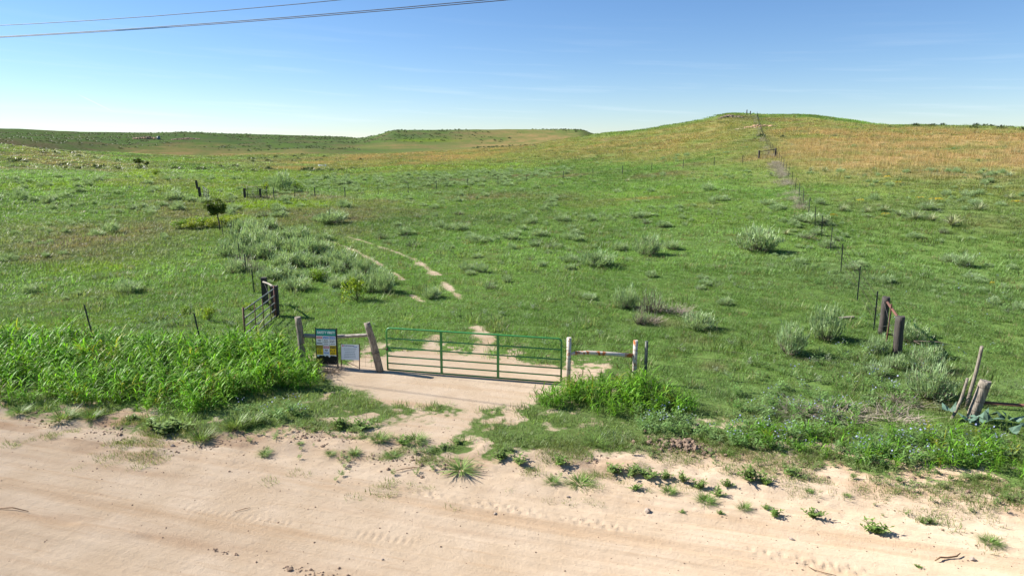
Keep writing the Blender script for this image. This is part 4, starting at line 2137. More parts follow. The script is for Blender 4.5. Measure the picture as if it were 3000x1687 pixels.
def dist_line(x, y, L):
    d = np.full(x.shape, 1e9)
    for a, b in zip(L[:-1], L[1:]):
        a = np.array(a); e = np.array(b) - a
        wx = x - a[0]; wy = y - a[1]
        k = np.clip((wx*e[0] + wy*e[1]) / (e @ e), 0, 1)
        d = np.minimum(d, (wx - e[0]*k)**2 + (wy - e[1]*k)**2)
    return np.sqrt(d)

_es = [p[0] for p in ROAD_EDGE]; _et = [p[1] for p in ROAD_EDGE]
def road_d(x, y):
    s, t = st(x, y)
    return t - np.interp(s, _es, _et)

def masks(x, y):
    x = np.asarray(x, float); y = np.asarray(y, float); r = np.hypot(x, y)
    M = {k: np.zeros(x.shape) for k in ('dry', 'umb', 'lime', 'sage')}
    n1 = fbm(x/7.0, y/7.0, 41, 4); n2 = fbm(x/23.0, y/23.0, 47, 4)
    for k, px, py, ra, rb, br, w in PATCHES:
        c, s_ = math.cos(R(br)), math.sin(R(br))
        dx, dy = x - px, y - py
        q = ((dx*c - dy*s_)/ra)**2 + ((dx*s_ + dy*c)/rb)**2
        g = w * np.exp(-np.minimum(q**1.3, 30.0)*0.9) * np.clip(0.80 + 1.0*n1 + 0.45*n2, 0, 1.25)
        M[k] = np.maximum(M[k], np.clip(g, 0, 1))
    for P, w, sf in DRY_FIELDS:
        d = sdf_poly(x, y, P) + sf*(1.1*n1 + .5*n2)
        M['dry'] = np.maximum(M['dry'], w*sstep(sf*.7, -sf*.7, d)*np.clip(.85 + .8*n1, .2, 1))
    for P, w, sf in UMB_FIELDS:
        d = sdf_poly(x, y, P) + sf*(1.1*n1 + .5*n2)
        M['umb'] = np.maximum(M['umb'], w*sstep(sf*.8, -sf*.8, d)*np.clip(.8 + 1.1*n1, .1, 1)); M['lime'] = M['lime']*(1 - .7*sstep(0, -sf, d))
    M['sage'] = np.maximum(M['sage'], .75*sstep(190, 420, r)*np.clip(.75 + 1.2*n1, 0, 1)*(1 - M['dry']))  # far ground greyed with distance: sage cover plus haze put into the colour
    M['umb'] = np.maximum(M['umb'], .65*sstep(.15, .55, n2 + .4*n1)*sstep(25, 60, r)*(1 - M['lime']))
    M['lime'] = np.maximum(M['lime'], .55*sstep(.1, .5, -n2 + .3*n1)*sstep(30, 60, r)*sstep(230, 120, r)*sstep(15, -5, x))
    s0, t0 = st(x, y); M['umb'] = np.maximum(M['umb'], .2*sstep(17.6, 16.4, t0)*(r < 40)*np.clip(.7 + n1, 0, 1))
    sand = np.zeros(x.shape)
    near = (r < 60) & (np.abs(x) < 45)
    if near.any():
        X, Y = x[near], y[near]
        f = fbm(X/0.9, Y/0.9, 61, 4); g = fbm(X/0.28, Y/0.28, 66, 2)
        d = road_d(X, Y)
        S = sstep(.45, -.45, d + .6*f + .3*g)
        dd = sdf_poly(X, Y, SAND_DRIVE); S = np.maximum(S, sstep(.35, -.35, dd + .5*f + .25*g))
        dd = sdf_poly(X, Y, SAND_MID); S = np.maximum(S, sstep(.45, -.45, dd + 1.1*f + .5*g))
        for L, w in TRACKS:
            dl = dist_line(X, Y, L) - w
            S = np.maximum(S, sstep(.10 + .4*w, -.06 - .4*w, dl + (.9*w + .02)*f + (.5*w + .02)*g) * .74)
        e = sdf_poly(X, Y, SAND_DRIVE)
        S = np.maximum(S, sstep(2.6, .2, e) * sstep(.05, .4, f + .5*g) * .9)      # bare spots round the driveway
        S = np.maximum(S, sstep(3.2, .2, d) * sstep(.0, .40, f + .5*g) * .85)
        sand[near] = S
    M['sand'] = sand
    damp = np.zeros(x.shape)
    if near.any():
        dd = road_d(X, Y); s, t = st(X, Y); f2 = fbm(s/1.3, t/.4, 69, 4)
        damp[near] = np.clip(sstep(-1.5, -.5, dd + .5*f)*sstep(.9, .2, dd)*sstep(-.25, .35, f2)*np.clip(.55 + .5*sstep(3, 7, s) + .3*sstep(-4, -8, s), 0, 1), 0, 1)
        tw = t + .06*s + .25*vnoise(s/9.0, t*0 + 3, 3)
        rutc = np.exp(-((tw - 8.15)/.24)**2)*np.clip(.55 + .9*fbm(s/1.5, t/.3, 67, 3), 0, 1)*.8 + .5*np.exp(-((tw - 9.9)/.15)**2)*np.clip(.3 + fbm(s/2.5, t/.3, 68, 3), 0, 1)
        damp[near] = np.maximum(damp[near], np.clip(rutc, 0, 1)*sstep(1, -2, s + 6*(1 - sstep(-9, -2, s))))
    M['damp'] = damp
    # bare soil ledges on the hill crest and in the far bank
    L = np.zeros(x.shape)
    hx, hy, _ = SPOTS['ledge']
    L = np.maximum(L, sstep(1, .5, ((x-hx-1)/6.5)**2 + ((y-hy)/2.2)**2 + .9*n1) * .9)
    M['sand'] = np.maximum(M['sand'], L)
    return M

def new_mat(name):
    m = bpy.data.materials.new(name); m.use_nodes = True
    nt = m.node_tree
    for n in list(nt.nodes): nt.nodes.remove(n)
    out = nt.nodes.new('ShaderNodeOutputMaterial')
    return m, nt, out

def N(nt, kind, **kw):
    n = nt.nodes.new(kind)
    for k, v in kw.items():
        if k.startswith('i_'):
            n.inputs[int(k[2:])].default_value = v
        else:
            setattr(n, k, v)
    return n

def mixc(nt, fac, a, b, mode='MIX'):
    n = nt.nodes.new('ShaderNodeMix'); n.data_type = 'RGBA'; n.blend_type = mode
    for sock, v in ((n.inputs[0], fac), (n.inputs[6], a), (n.inputs[7], b)):
        if isinstance(v, (int, float)): sock.default_value = v
        elif isinstance(v, tuple): sock.default_value = (*v, 1)
        else: nt.links.new(v, sock)
    return n.outputs[2]

def math_n(nt, op, a, b=0.0, clamp=False):
    n = nt.nodes.new('ShaderNodeMath'); n.operation = op; n.use_clamp = clamp
    for sock, v in ((n.inputs[0], a), (n.inputs[1], b)):
        if isinstance(v, (int, float)): sock.default_value = v
        else: nt.links.new(v, sock)
    return n.outputs[0]

def ramp(nt, v, lo, hi, a=0.0, b=1.0):
    n = nt.nodes.new('ShaderNodeMapRange'); n.interpolation_type = 'SMOOTHSTEP'
    nt.links.new(v, n.inputs[0])
    n.inputs[1].default_value = lo; n.inputs[2].default_value = hi; n.inputs[3].default_value = a; n.inputs[4].default_value = b
    return n.outputs[0]

def noise(nt, vec, scale, detail=4, rough=.55):
    n = nt.nodes.new('ShaderNodeTexNoise')
    n.inputs['Scale'].default_value = scale; n.inputs['Detail'].default_value = detail; n.inputs['Roughness'].default_value = rough
    nt.links.new(vec, n.inputs['Vector'])
    return n.outputs['Fac']

G1, G2 = (.096, .176, .042), (.148, .246, .064)          # living grass
C_DRY, C_DRY2 = (.345, .245, .115), (.255, .195, .075)
C_UMB = (.185, .150, .090)
C_LIME = (.19, .29, .025)
C_SAGE = (.125, .165, .085)
SAND1, SAND2, SAND3 = (.475, .368, .253), (.535, .430, .312), (.41, .275, .16)

def ground_material():
    m, nt, out = new_mat('ground_cover')
    geo = N(nt, 'ShaderNodeNewGeometry'); P = geo.outputs['Position']
    at = {k: N(nt, 'ShaderNodeAttribute', attribute_name=k).outputs['Fac'] for k in ('sand', 'dry', 'umb', 'lime', 'sage', 'damp')}
    n_s = noise(nt, P, 6.0, 5, .65); n_m = noise(nt, P, .9, 4); n_l = noise(nt, P, .11, 3); n_x = noise(nt, P, 22.0, 4, .7)
    g = mixc(nt, ramp(nt, n_m, .3, .7), G1, G2)
    g = mixc(nt, ramp(nt, n_l, .35, .7, 0, .55), g, (.080, .155, .03))
    g = mixc(nt, ramp(nt, n_s, .52, .75, 0, .55), g, (.034, .068, .014))
    g = mixc(nt, ramp(nt, n_x, .42, .68, 0, .6), g, (.105, .085, .042))                 # soil and thatch between the blades
    g = mixc(nt, at['sage'], g, mixc(nt, ramp(nt, n_m, .35, .65), C_SAGE, (.06, .09, .035)))
    g = mixc(nt, at['lime'], g, mixc(nt, ramp(nt, n_m, .3, .7), C_LIME, (.10, .18, .02)))
    g = mixc(nt, at['umb'], g, mixc(nt, ramp(nt, n_m, .35, .65), C_UMB, (.10, .10, .04)))
    g = mixc(nt, at['dry'], g, mixc(nt, ramp(nt, n_m, .35, .65), C_DRY, C_DRY2))
    # sand: pale and packed, redder in the ruts and where it has crumbled
    def along_road(deg, sx, sy):
        a = N(nt, 'ShaderNodeMapping'); nt.links.new(P, a.inputs['Vector']); a.inputs['Rotation'].default_value = (0, 0, R(deg))
        b_ = N(nt, 'ShaderNodeMapping'); nt.links.new(a.outputs[0], b_.inputs['Vector']); b_.inputs['Scale'].default_value = (sx, sy, 1)
        return b_
    mp = along_road(16.5, .10, 1.5); mp2 = along_road(17, .5, 9)
    streak = noise(nt, mp.outputs[0], 1.0, 4, .6); streak2 = noise(nt, mp2.outputs[0], 1.0, 3, .6)
    s = mixc(nt, ramp(nt, n_m, .3, .7), SAND1, SAND2)
    s = mixc(nt, ramp(nt, streak, .50, .70, 0, .5), s, SAND3)
    s = mixc(nt, ramp(nt, streak2, .54, .72, 0, .28), s, SAND3)
    s = mixc(nt, ramp(nt, n_x, .60, .78, 0, .55), s, (.30, .19, .11))
    s = mixc(nt, ramp(nt, n_l, .55, .75, 0, .45), s, (.40, .265, .165))
    n_g = noise(nt, P, 70.0, 3, .7)
    s = mixc(nt, math_n(nt, 'MULTIPLY', at['damp'], .75), s, (.30, .185, .105))
    s = mixc(nt, ramp(nt, n_g, .58, .74, 0, .4), s, (.27, .19, .12))
    s = mixc(nt, ramp(nt, n_g, .40, .26, 0, .35), s, (.62, .53, .42))
    edge = math_n(nt, 'ADD', at['sand'], math_n(nt, 'MULTIPLY', math_n(nt, 'SUBTRACT', n_s, .5), 1.1))
    edge = math_n(nt, 'ADD', edge, math_n(nt, 'MULTIPLY', math_n(nt, 'SUBTRACT', n_x, .5), .7))
    c = mixc(nt, ramp(nt, edge, .22, .78), g, s)
    bs = N(nt, 'ShaderNodeBsdfDiffuse'); nt.links.new(c, bs.inputs['Color'])
    bs.inputs['Roughness'].default_value = .6
    bp = N(nt, 'ShaderNodeBump'); bp.inputs['Strength'].default_value = .55; bp.inputs['Distance'].default_value = .045
    hsum = math_n(nt, 'ADD', n_s, math_n(nt, 'MULTIPLY', n_x, .55))
    hsum = math_n(nt, 'ADD', hsum, math_n(nt, 'MULTIPLY', streak2, .8))
    hsum = math_n(nt, 'ADD', hsum, math_n(nt, 'MULTIPLY', n_g, .35))
    nt.links.new(hsum, bp.inputs['Height']); nt.links.new(bp.outputs[0], bs.inputs['Normal'])
    nt.links.new(bs.outputs[0], out.inputs['Surface'])
    return m

M_GROUND = ground_material()

def build_ground():
    az = np.concatenate([np.arange(-180, -42, 3.0), np.arange(-42, 42, .13), np.arange(42, 180, 3.0)])
    rr = np.concatenate([[.6, 2.0, 3.5, 4.6], np.exp(np.arange(math.log(5.5), math.log(32), .0042)), np.exp(np.arange(math.log(32), math.log(1600), .0125))])
    na, nr = len(az), len(rr)
    A, RR = np.meshgrid(np.radians(az), rr, indexing='xy')
    X = (RR*np.sin(A)).ravel(); Y = (RR*np.cos(A)).ravel()
    Z = hgt(X, Y)
    Mk = masks(X, Y)
    Z = Z + np.where(Mk['sand'] > .5, 0, 1)*0.02*sstep(40, 15, np.hypot(X, Y))*0
    i = np.arange(nr-1)[:, None]*na + np.arange(na)[None, :]
    j = np.arange(nr-1)[:, None]*na + (np.arange(na)[None, :] + 1) % na
    Q = np.stack([i, j, j+na, i+na], -1).reshape(-1, 4)[:, ::-1]
    cx = X[Q].mean(1) if False else (X[Q[:, 0]] + X[Q[:, 2]])/2
    cy = (Y[Q[:, 0]] + Y[Q[:, 2]])/2
    cs = (Mk['sand'][Q[:, 0]] + Mk['sand'][Q[:, 2]])/2
    cr = np.hypot(cx, cy)
    d = road_d(cx, cy)
    road = d < .25
    drive = (~road) & (cr < 60) & (cs > .5)
    far = (~road) & (~drive) & (cr > 300)
    past = ~(road | drive | far)
    for name, sel in (('dirt_road', road), ('sandy_driveway', drive), ('pasture_ground', past), ('far_hills', far)):
        q = Q[sel]
        used, inv = np.unique(q.ravel(), return_inverse=True)
        me = bpy.data.meshes.new(name)
        me.vertices.add(len(used)); me.vertices.foreach_set('co', np.stack([X[used], Y[used], Z[used]], -1).ravel().astype(np.float32))
        me.loops.add(len(inv)); me.loops.foreach_set('vertex_index', inv.astype(np.int32))
        me.polygons.add(len(q)); me.polygons.foreach_set('loop_start', np.arange(0, len(inv), 4, dtype=np.int32))
        me.polygons.foreach_set('use_smooth', np.ones(len(q), bool))
        me.update(calc_edges=True)
        for k in ('sand', 'dry', 'umb', 'lime', 'sage', 'damp'):
            a = me.attributes.new(k, 'FLOAT', 'POINT'); a.data.foreach_set('value', Mk[k][used].astype(np.float32))
        me.materials.append(M_GROUND)
        o = bpy.data.objects.new(name, me); COL.objects.link(o); o['kind'] = 'structure'

build_ground()
# ------------------------------------------------------------------ plants
def zg(x, y): return float(hgt(x, y))

def mesh_from(name, V, F, mat=None, attrs=None, smooth=False):
    me = bpy.data.meshes.new(name)
    me.from_pydata([tuple(map(float, v)) for v in V], [], F)
    if attrs:
        for k, vals in attrs.items():
            a = me.attributes.new(k, 'FLOAT', 'POINT'); a.data.foreach_set('value', np.asarray(vals, np.float32))
    for m in (mat if isinstance(mat, (list, tuple)) else [mat] if mat else []): me.materials.append(m)
    if smooth: me.polygons.foreach_set('use_smooth', np.ones(len(me.polygons), bool))
    me.update()
    return me

def blades(rng, base, az, tilt, length, width, bend, segs=2, belly=.0, tip=.05):
    """ribbon leaves: base (n,3), az = direction it leans, tilt from vertical, bend added along its length"""
    n = len(base); V = []; F = []; v = []
    for i in range(n):
        p = np.array(base[i], float); a = az[i]
        side = np.array([-math.sin(a), math.cos(a), 0.0])
        r0 = len(V); val = rng.random()
        for k in range(segs+1):
            u = k/segs
            w = width[i]*.5*max(tip, (1-u)**.7 if belly == 0 else (math.sin(math.pi*min(1, u*.93+.07))**belly))
            V.append(p - side*w); V.append(p + side*w); v += [val, val]
            th = tilt[i] + bend[i]*(u + .5/segs)
            p = p + length[i]/segs*np.array([math.sin(th)*math.cos(a), math.sin(th)*math.sin(a), math.cos(th)])
        for k in range(segs):
            q = r0 + 2*k; F.append((q, q+1, q+3, q+2))
    return V, F, v

def leafquads(rng, cen, size, asp=.5, up=.3):
    V = []; F = []; v = []
    for c in cen:
        d = rng.normal(size=3); d[2] = abs(d[2])*(1+up); d /= np.linalg.norm(d)
        t = np.cross(d, rng.normal(size=3)); t /= np.linalg.norm(t); b = np.cross(d, t)
        s = size*rng.uniform(.7, 1.3); k = len(V); val = rng.random()
        V += [c - t*s, c - b*s*asp, c + t*s, c + b*s*asp]; F.append((k, k+1, k+2, k+3)); v += [val]*4
    return V, F, v

def tubes(paths, n=4):
    """paths: list of (points, radii) -> mesh data of closed tubes"""
    V = []; F = []
    for pts, rad in paths:
        pts = [np.array(p, float) for p in pts]; k0 = len(V); m = len(pts)
        if isinstance(rad, (int, float)): rad = [rad]*m
        for i in range(m):
            t = pts[min(i+1, m-1)] - pts[max(i-1, 0)]; t = t/(np.linalg.norm(t)+1e-9)
            ref = np.array([0, 0, 1.0]) if abs(t[2]) < .9 else np.array([1.0, 0, 0])
            a = np.cross(t, ref); a /= np.linalg.norm(a); b = np.cross(t, a)
            for j in range(n):
                q = 2*math.pi*j/n
                V.append(pts[i] + rad[i]*(a*math.cos(q) + b*math.sin(q)))
        for i in range(m-1):
            for j in range(n):
                F.append((k0+i*n+j, k0+i*n+(j+1) % n, k0+(i+1)*n+(j+1) % n, k0+(i+1)*n+j))
        F.append(tuple(k0+j for j in range(n))[::-1]); F.append(tuple(k0+(m-1)*n+j for j in range(n)))
    return V, F

def leaf_mat(name, color=None, var=.35, trans=.35, instancer=False, color2=None, rough=.45, spec=.0):
    m, nt, out = new_mat(name)
    v = N(nt, 'ShaderNodeAttribute', attribute_name='v').outputs['Fac']
    if instancer:
        t = N(nt, 'ShaderNodeAttribute', attribute_name='tint'); t.attribute_type = 'INSTANCER'; c = t.outputs['Color']
    else:
        oi = N(nt, 'ShaderNodeObjectInfo')
        c = mixc(nt, oi.outputs['Random'], color, color2 or tuple(k*.75 for k in color))
    hs = N(nt, 'ShaderNodeHueSaturation'); nt.links.new(c, hs.inputs['Color'])
    nt.links.new(ramp(nt, v, 0, 1, 1-var, 1+var), hs.inputs['Value'])
    nt.links.new(ramp(nt, v, 0, 1, .485, .51), hs.inputs['Hue'])
    c = hs.outputs['Color']
    d = N(nt, 'ShaderNodeBsdfPrincipled'); nt.links.new(c, d.inputs['Base Color']); d.inputs['Roughness'].default_value = rough
    d.inputs['Specular IOR Level'].default_value = spec if spec else .25
    tr = N(nt, 'ShaderNodeBsdfTranslucent')
    tc = mixc(nt, .5, c, (1.0, 1.0, .25), 'MULTIPLY'); nt.links.new(tc, tr.inputs['Color'])
    mx = N(nt, 'ShaderNodeMixShader'); mx.inputs[0].default_value = trans
    nt.links.new(d.outputs[0], mx.inputs[1]); nt.links.new(tr.outputs[0], mx.inputs[2])
    nt.links.new(mx.outputs[0], out.inputs['Surface'])
    return m

M_BLADE = leaf_mat('grass_blade', instancer=True, var=.4, trans=.45)
M_TALL = leaf_mat('tall_grass_blade', instancer=True, var=.4, trans=.45, rough=.5, spec=.22)
M_FORB = leaf_mat('forb_leaf', instancer=True, var=.35, trans=.35)
M_SAGE = leaf_mat('sage_leaf', (.33, .44, .225), .3, .35, color2=(.27, .38, .185))
M_BUSH = leaf_mat('bush_leaf', (.17, .29, .03), .4, .45, color2=(.28, .34, .035))
M_WEED = leaf_mat('weed_leaf', (.15, .25, .05), .4, .35, color2=(.19, .27, .08))
M_YUCCA = leaf_mat('yucca_leaf', (.34, .36, .19), .4, .2, color2=(.26, .32, .18))
M_GOURD = leaf_mat('gourd_leaf', (.095, .165, .115), .25, .12)
M_TREE = leaf_mat('tree_leaf', (.10, .145, .028), .45, .4, color2=(.10, .145, .028))

def plain_mat(name, color, rough=.8, var=.25, scale=8.0, metallic=0.0, color2=None, bump=0.0, stretch=None):
    m, nt, out = new_mat(name)
    tc = N(nt, 'ShaderNodeTexCoord').outputs['Object']
    if stretch:
        mp = N(nt, 'ShaderNodeMapping'); mp.inputs['Scale'].default_value = stretch; nt.links.new(tc, mp.inputs['Vector']); tc = mp.outputs[0]
    n = noise(nt, tc, scale, 5, .6)
    c = mixc(nt, ramp(nt, n, .35, .68), color, color2 or tuple(k*(1-var*1.6) for k in color))
    b = N(nt, 'ShaderNodeBsdfPrincipled'); nt.links.new(c, b.inputs['Base Color'])
    b.inputs['Roughness'].default_value = rough; b.inputs['Metallic'].default_value = metallic
    if bump:
        bp = N(nt, 'ShaderNodeBump'); bp.inputs['Strength'].default_value = bump; bp.inputs['Distance'].default_value = .02
        nt.links.new(n, bp.inputs['Height']); nt.links.new(bp.outputs[0], b.inputs['Normal'])
    nt.links.new(b.outputs[0], out.inputs['Surface'])
    return m

M_TWIG = plain_mat('dry_twig', (.22, .175, .135), .9, .3)
M_BARK = plain_mat('bark', (.11, .085, .06), .9, .3)

def gn_scatter(name, pts, rotz, scl, idx, tint, sources, label=None):
    """one object of uncountable ground cover: points carrying small plant meshes"""
    n = len(pts)
    me = bpy.data.meshes.new(name); me.vertices.add(n)
    me.vertices.foreach_set('co', np.asarray(pts, np.float32).ravel())
    rot = np.zeros((n, 3), np.float32); rot[:, 2] = rotz
    a = me.attributes.new('rot', 'FLOAT_VECTOR', 'POINT'); a.data.foreach_set('vector', rot.ravel())
    a = me.attributes.new('scl', 'FLOAT_VECTOR', 'POINT'); a.data.foreach_set('vector', np.asarray(scl, np.float32).ravel())
    a = me.attributes.new('idx', 'INT', 'POINT'); a.data.foreach_set('value', np.asarray(idx, np.int32))
    t4 = np.ones((n, 4), np.float32); t4[:, :3] = tint
    a = me.attributes.new('tint', 'FLOAT_COLOR', 'POINT'); a.data.foreach_set('color', t4.ravel())
    o = bpy.data.objects.new(name, me); COL.objects.link(o)
    o['kind'] = 'stuff'
    if label: o['label'] = label
    src = bpy.data.collections.new(name + '_plants')
    for k, sm in enumerate(sources):
        so = bpy.data.objects.new('%s_plant.%03d' % (name, k), sm); src.objects.link(so)
    ng = bpy.data.node_groups.new(name + '_scatter', 'GeometryNodeTree')
    ng.interface.new_socket('Geometry', in_out='INPUT', socket_type='NodeSocketGeometry')
    ng.interface.new_socket('Geometry', in_out='OUTPUT', socket_type='NodeSocketGeometry')
    gi = ng.nodes.new('NodeGroupInput'); go = ng.nodes.new('NodeGroupOutput')
    ci = ng.nodes.new('GeometryNodeCollectionInfo'); ci.inputs['Collection'].default_value = src
    ci.inputs['Separate Children'].default_value = True; ci.inputs['Reset Children'].default_value = True
    ip = ng.nodes.new('GeometryNodeInstanceOnPoints'); ip.inputs['Pick Instance'].default_value = True
    def attr(nm, dt):
        q = ng.nodes.new('GeometryNodeInputNamedAttribute'); q.data_type = dt; q.inputs['Name'].default_value = nm
        return q.outputs['Attribute']
    L = ng.links.new
    L(gi.outputs[0], ip.inputs['Points']); L(ci.outputs[0], ip.inputs['Instance'])
    L(attr('idx', 'INT'), ip.inputs['Instance Index']); L(attr('rot', 'FLOAT_VECTOR'), ip.inputs['Rotation'])
    L(attr('scl', 'FLOAT_VECTOR'), ip.inputs['Scale']); L(ip.outputs[0], go.inputs[0])
    md = o.modifiers.new('scatter', 'NODES'); md.node_group = ng
    return o

# ---- the plant meshes that the ground cover is made of
def tuft(seed, n, rad, h, w, spread, bend, segs=2, belly=0):
    g = np.random.default_rng(seed)
    q = g.random(n)**.6*rad; a = g.random(n)*6.283
    base = np.stack([q*np.cos(a), q*np.sin(a), np.full(n, -.01)], -1)
    az = a + g.normal(size=n)*.9
    V, F, v = blades(g, base, az, np.abs(g.normal(size=n))*spread, h*g.uniform(.5, 1.15, n), w*g.uniform(.7, 1.2, n), g.uniform(.1, 1, n)*bend, segs, belly)
    return mesh_from('grass_tuft', V, F, M_BLADE, {'v': v})

LAWN = [tuft(k, 34, .22, .15, .011, .45, .9) for k in range(5)]
MIDG = [tuft(20+k, 30, .30, .24, .020, .45, .8) for k in range(5)]
FARG = [tuft(40+k, 36, .55, .30, .060, .55, .7, 1) for k in range(5)]
STALK = [tuft(60+k, 44, .50, .55, .016, .16, .25, 1) for k in range(5)]

def forb(seed):
    g = np.random.default_rng(seed); V = []; F = []; v = []
    for s in range(5):
        a = g.random()*6.283; lean = g.uniform(.1, .55); L = g.uniform(.25, .42)
        top = np.array([math.sin(lean)*math.cos(a)*L, math.sin(lean)*math.sin(a)*L, math.cos(lean)*L])
        base = []; az = []
        for k in range(7):
            base.append(top*(.25+.75*k/6)); az.append(g.random()*6.283)
        n = len(base)
        V1, F1, v1 = blades(g, base, az, g.uniform(.7, 1.3, n), g.uniform(.08, .14, n), g.uniform(.022, .034, n), g.uniform(0, .5, n), 2, .7)
        o = len(V); V += V1; F += [tuple(i+o for i in f) for f in F1]; v += v1
    me = mesh_from('forb', V, F, M_FORB, {'v': v})
    return me
FORB = [forb(80+k) for k in range(6)]

def flower_sprig(seed):
    g = np.random.default_rng(seed); n = 5
    c = np.stack([g.normal(size=n)*.11, g.normal(size=n)*.13, g.uniform(.25, .42, n)], -1)
    V, F, v = leafquads(g, c, .021, .9, 2.0)
    return mesh_from('flower_sprig', V, F, M_FORB, {'v': v})
SPRIG = [flower_sprig(90+k) for k in range(4)]

def tall_plant(seed):
    g = np.random.default_rng(seed); V = []; F = []; v = []
    for s in range(3):
        a = g.random()*6.283; lean = g.uniform(.03, .35); L = g.uniform(.35, .62)
        b0 = np.array([g.normal()*.05, g.normal()*.05, -.02])
        top = b0 + np.array([math.sin(lean)*math.cos(a)*L, math.sin(lean)*math.sin(a)*L, math.cos(lean)*L])
        tv, tf = tubes([([b0, (b0+top)/2, top], [.006, .005, .003])], 3)
        o = len(V); V += tv; F += [tuple(i+o for i in f) for f in tf]; v += [.6]*len(tv)
        nl = 7; base = [b0 + (top-b0)*(.15+.85*k/(nl-1)) for k in range(nl)]
        az = [a + k*math.pi + g.normal()*.7 for k in range(nl)]
        tilt = g.uniform(.25, .75, nl); ln = g.uniform(.22, .44, nl)
        V1, F1, v1 = blades(g, base, az, tilt, ln, g.uniform(.018, .034, nl), g.uniform(.6, 2.2, nl), 5, .55)
        o = len(V); V += V1; F += [tuple(i+o for i in f) for f in F1]; v += v1
    return mesh_from('tall_grass_plant', V, F, M_TALL, {'v': v}, smooth=True)
TALL = [tall_plant(120+k) for k in range(10)]

def twigs_clump(seed):
    g = np.random.default_rng(seed); P = []
    for k in range(34):
        a = g.random()*6.283; q = g.random()*.2; l = g.uniform(.2, .5); e = g.uniform(.2, 1.2)
        b = np.array([q*math.cos(a), q*math.sin(a), 0]); d = np.array([math.cos(a)*math.sin(e), math.sin(a)*math.sin(e), math.cos(e)])
        m = b + d*l*.55 + g.normal(size=3)*.03
        P.append(([b, m, b + d*l + g.normal(size=3)*.05], [.004, .003, .0015]))
    V, F = tubes(P, 3)
    return mesh_from('dry_brush_clump', V, F, M_FORB, {'v': g.random(len(V))})
BRUSH = [twigs_clump(140+k) for k in range(4)]

rng = np.random.default_rng(7)
def lerp(a, b, t): return np.asarray(a)[None, :]*(1-t[:, None]) + np.asarray(b)[None, :]*t[:, None]

def tint_of(x, y, M):
    n = len(x); j = rng.random(n)
    base = lerp(G1, G2, np.clip(.5 + .9*fbm(x/5, y/5, 71, 3) + .5*(j-.5), 0, 1))*1.4
    base = base*(1 + .45*fbm(x/14, y/20, 77, 3))[:, None]
    for k, c in (('sage', np.array(C_SAGE)*1.25), ('lime', np.array(C_LIME)*1.15), ('umb', np.array(C_UMB)*1.5), ('dry', np.array(C_DRY)*1.35)):
        m = np.clip(M[k]*(.7 + .6*rng.random(n)), 0, 1)
        base = base*(1-m[:, None]) + c[None, :]*m[:, None]
    odd = rng.random(n)
    base[odd < .06] = np.array((.17, .22, .06)); base[odd > .97] = np.array((.24, .20, .10)); base[(odd > .90) & (odd < .94)] = np.array((.18, .23, .13))
    return base*(.88 + .24*rng.random(n))[:, None]

def ring(n, r0, r1, half=40.0):
    r = np.sqrt(rng.random(n)*(r1*r1 - r0*r0) + r0*r0); a = np.radians(rng.uniform(-half, half, n))
    return r*np.sin(a), r*np.cos(a)

def cover(name, n, r0, r1, src, wide, high, keep, label):
    x, y = ring(n, r0, r1)
    M = masks(x, y)
    k = keep(x, y, M); x, y = x[k], y[k]; M = {q: M[q][k] for q in M}
    pts = np.stack([x, y, hgt(x, y)], -1)
    m = len(x); s = np.clip(rng.normal(1, .25, m), .5, 1.8)
    clump = 1 + .55*fbm(x/1.6, y/1.6, 55, 3)
    scl = np.stack([wide*s, wide*s, high*s*clump], -1)
    gn_scatter(name, pts, rng.random(m)*6.283, scl, rng.integers(0, len(src), m), tint_of(x, y, M), src, label)

def off_road(x, y, M):
    d = road_d(x, y)
    return (M['sand'] < .45) & (d > .1) & (rng.random(len(x)) > M['sand']*1.2)
cover('short_grass', 21000, 11, 36, LAWN, 1.0, .75, off_road, 'short green grass of the near pasture')
cover('pasture_grass', 22000, 34, 72, MIDG, 1.15, .7, off_road, 'green grass of the middle pasture')
cover('slope_grass', 26000, 70, 150, MIDG, 2.0, .95, lambda x, y, M: rng.random(len(x)) > M['dry']*.75, 'green grass of the lower slopes')
cover('hill_grass', 24000, 145, 330, FARG, 2.2, .95, lambda x, y, M: M['sand'] < .4, 'grass of the hillsides')
cover('dry_grass', 30000, 70, 245, STALK, 1.25, .95, lambda x, y, M: (M['dry'] > .3) & (rng.random(len(x)) < M['dry']*1.2) & (M['sand'] < .4), 'tall tan dry grass standing on the hill')
cover('dry_weeds', 9000, 18, 120, BRUSH, .8, .6, lambda x, y, M: (M['umb'] > .22) & (rng.random(len(x)) < M['umb']), 'grey brown dead weeds in patches')

# thin growth creeping out over the sand of the verge
s_ = rng.uniform(-14, 13, 5200); d_ = -np.abs(rng.normal(0, 1.0, 5200)) + .6
t_ = np.interp(s_, _es, _et) + d_
vx = s_*ROAD_E[0] + t_*ROAD_N[0]; vy = s_*ROAD_E[1] + t_*ROAD_N[1]
k = (fbm(vx/1.1, vy/.7, 131, 3) + .25*sstep(-4, 3, s_) - .12*sstep(-5, -9, s_) + .10*d_ > .12); vx, vy = vx[k], vy[k]; m = len(vx)
sv = rng.uniform(.35, .95, m)
gn_scatter('verge_grass', np.stack([vx, vy, hgt(vx, vy)], -1), rng.random(m)*6.283, np.stack([sv, sv, sv*.75], -1), rng.integers(0, len(LAWN), m), lerp((.13, .20, .045), (.20, .235, .075), rng.random(m)), LAWN, 'thin grass creeping over the sandy verge')
s_ = rng.uniform(-9, 10, 900); d_ = -np.abs(rng.normal(0, .8, 900)) + .5
t_ = np.interp(s_, _es, _et) + d_; vx = s_*ROAD_E[0] + t_*ROAD_N[0]; vy = s_*ROAD_E[1] + t_*ROAD_N[1]
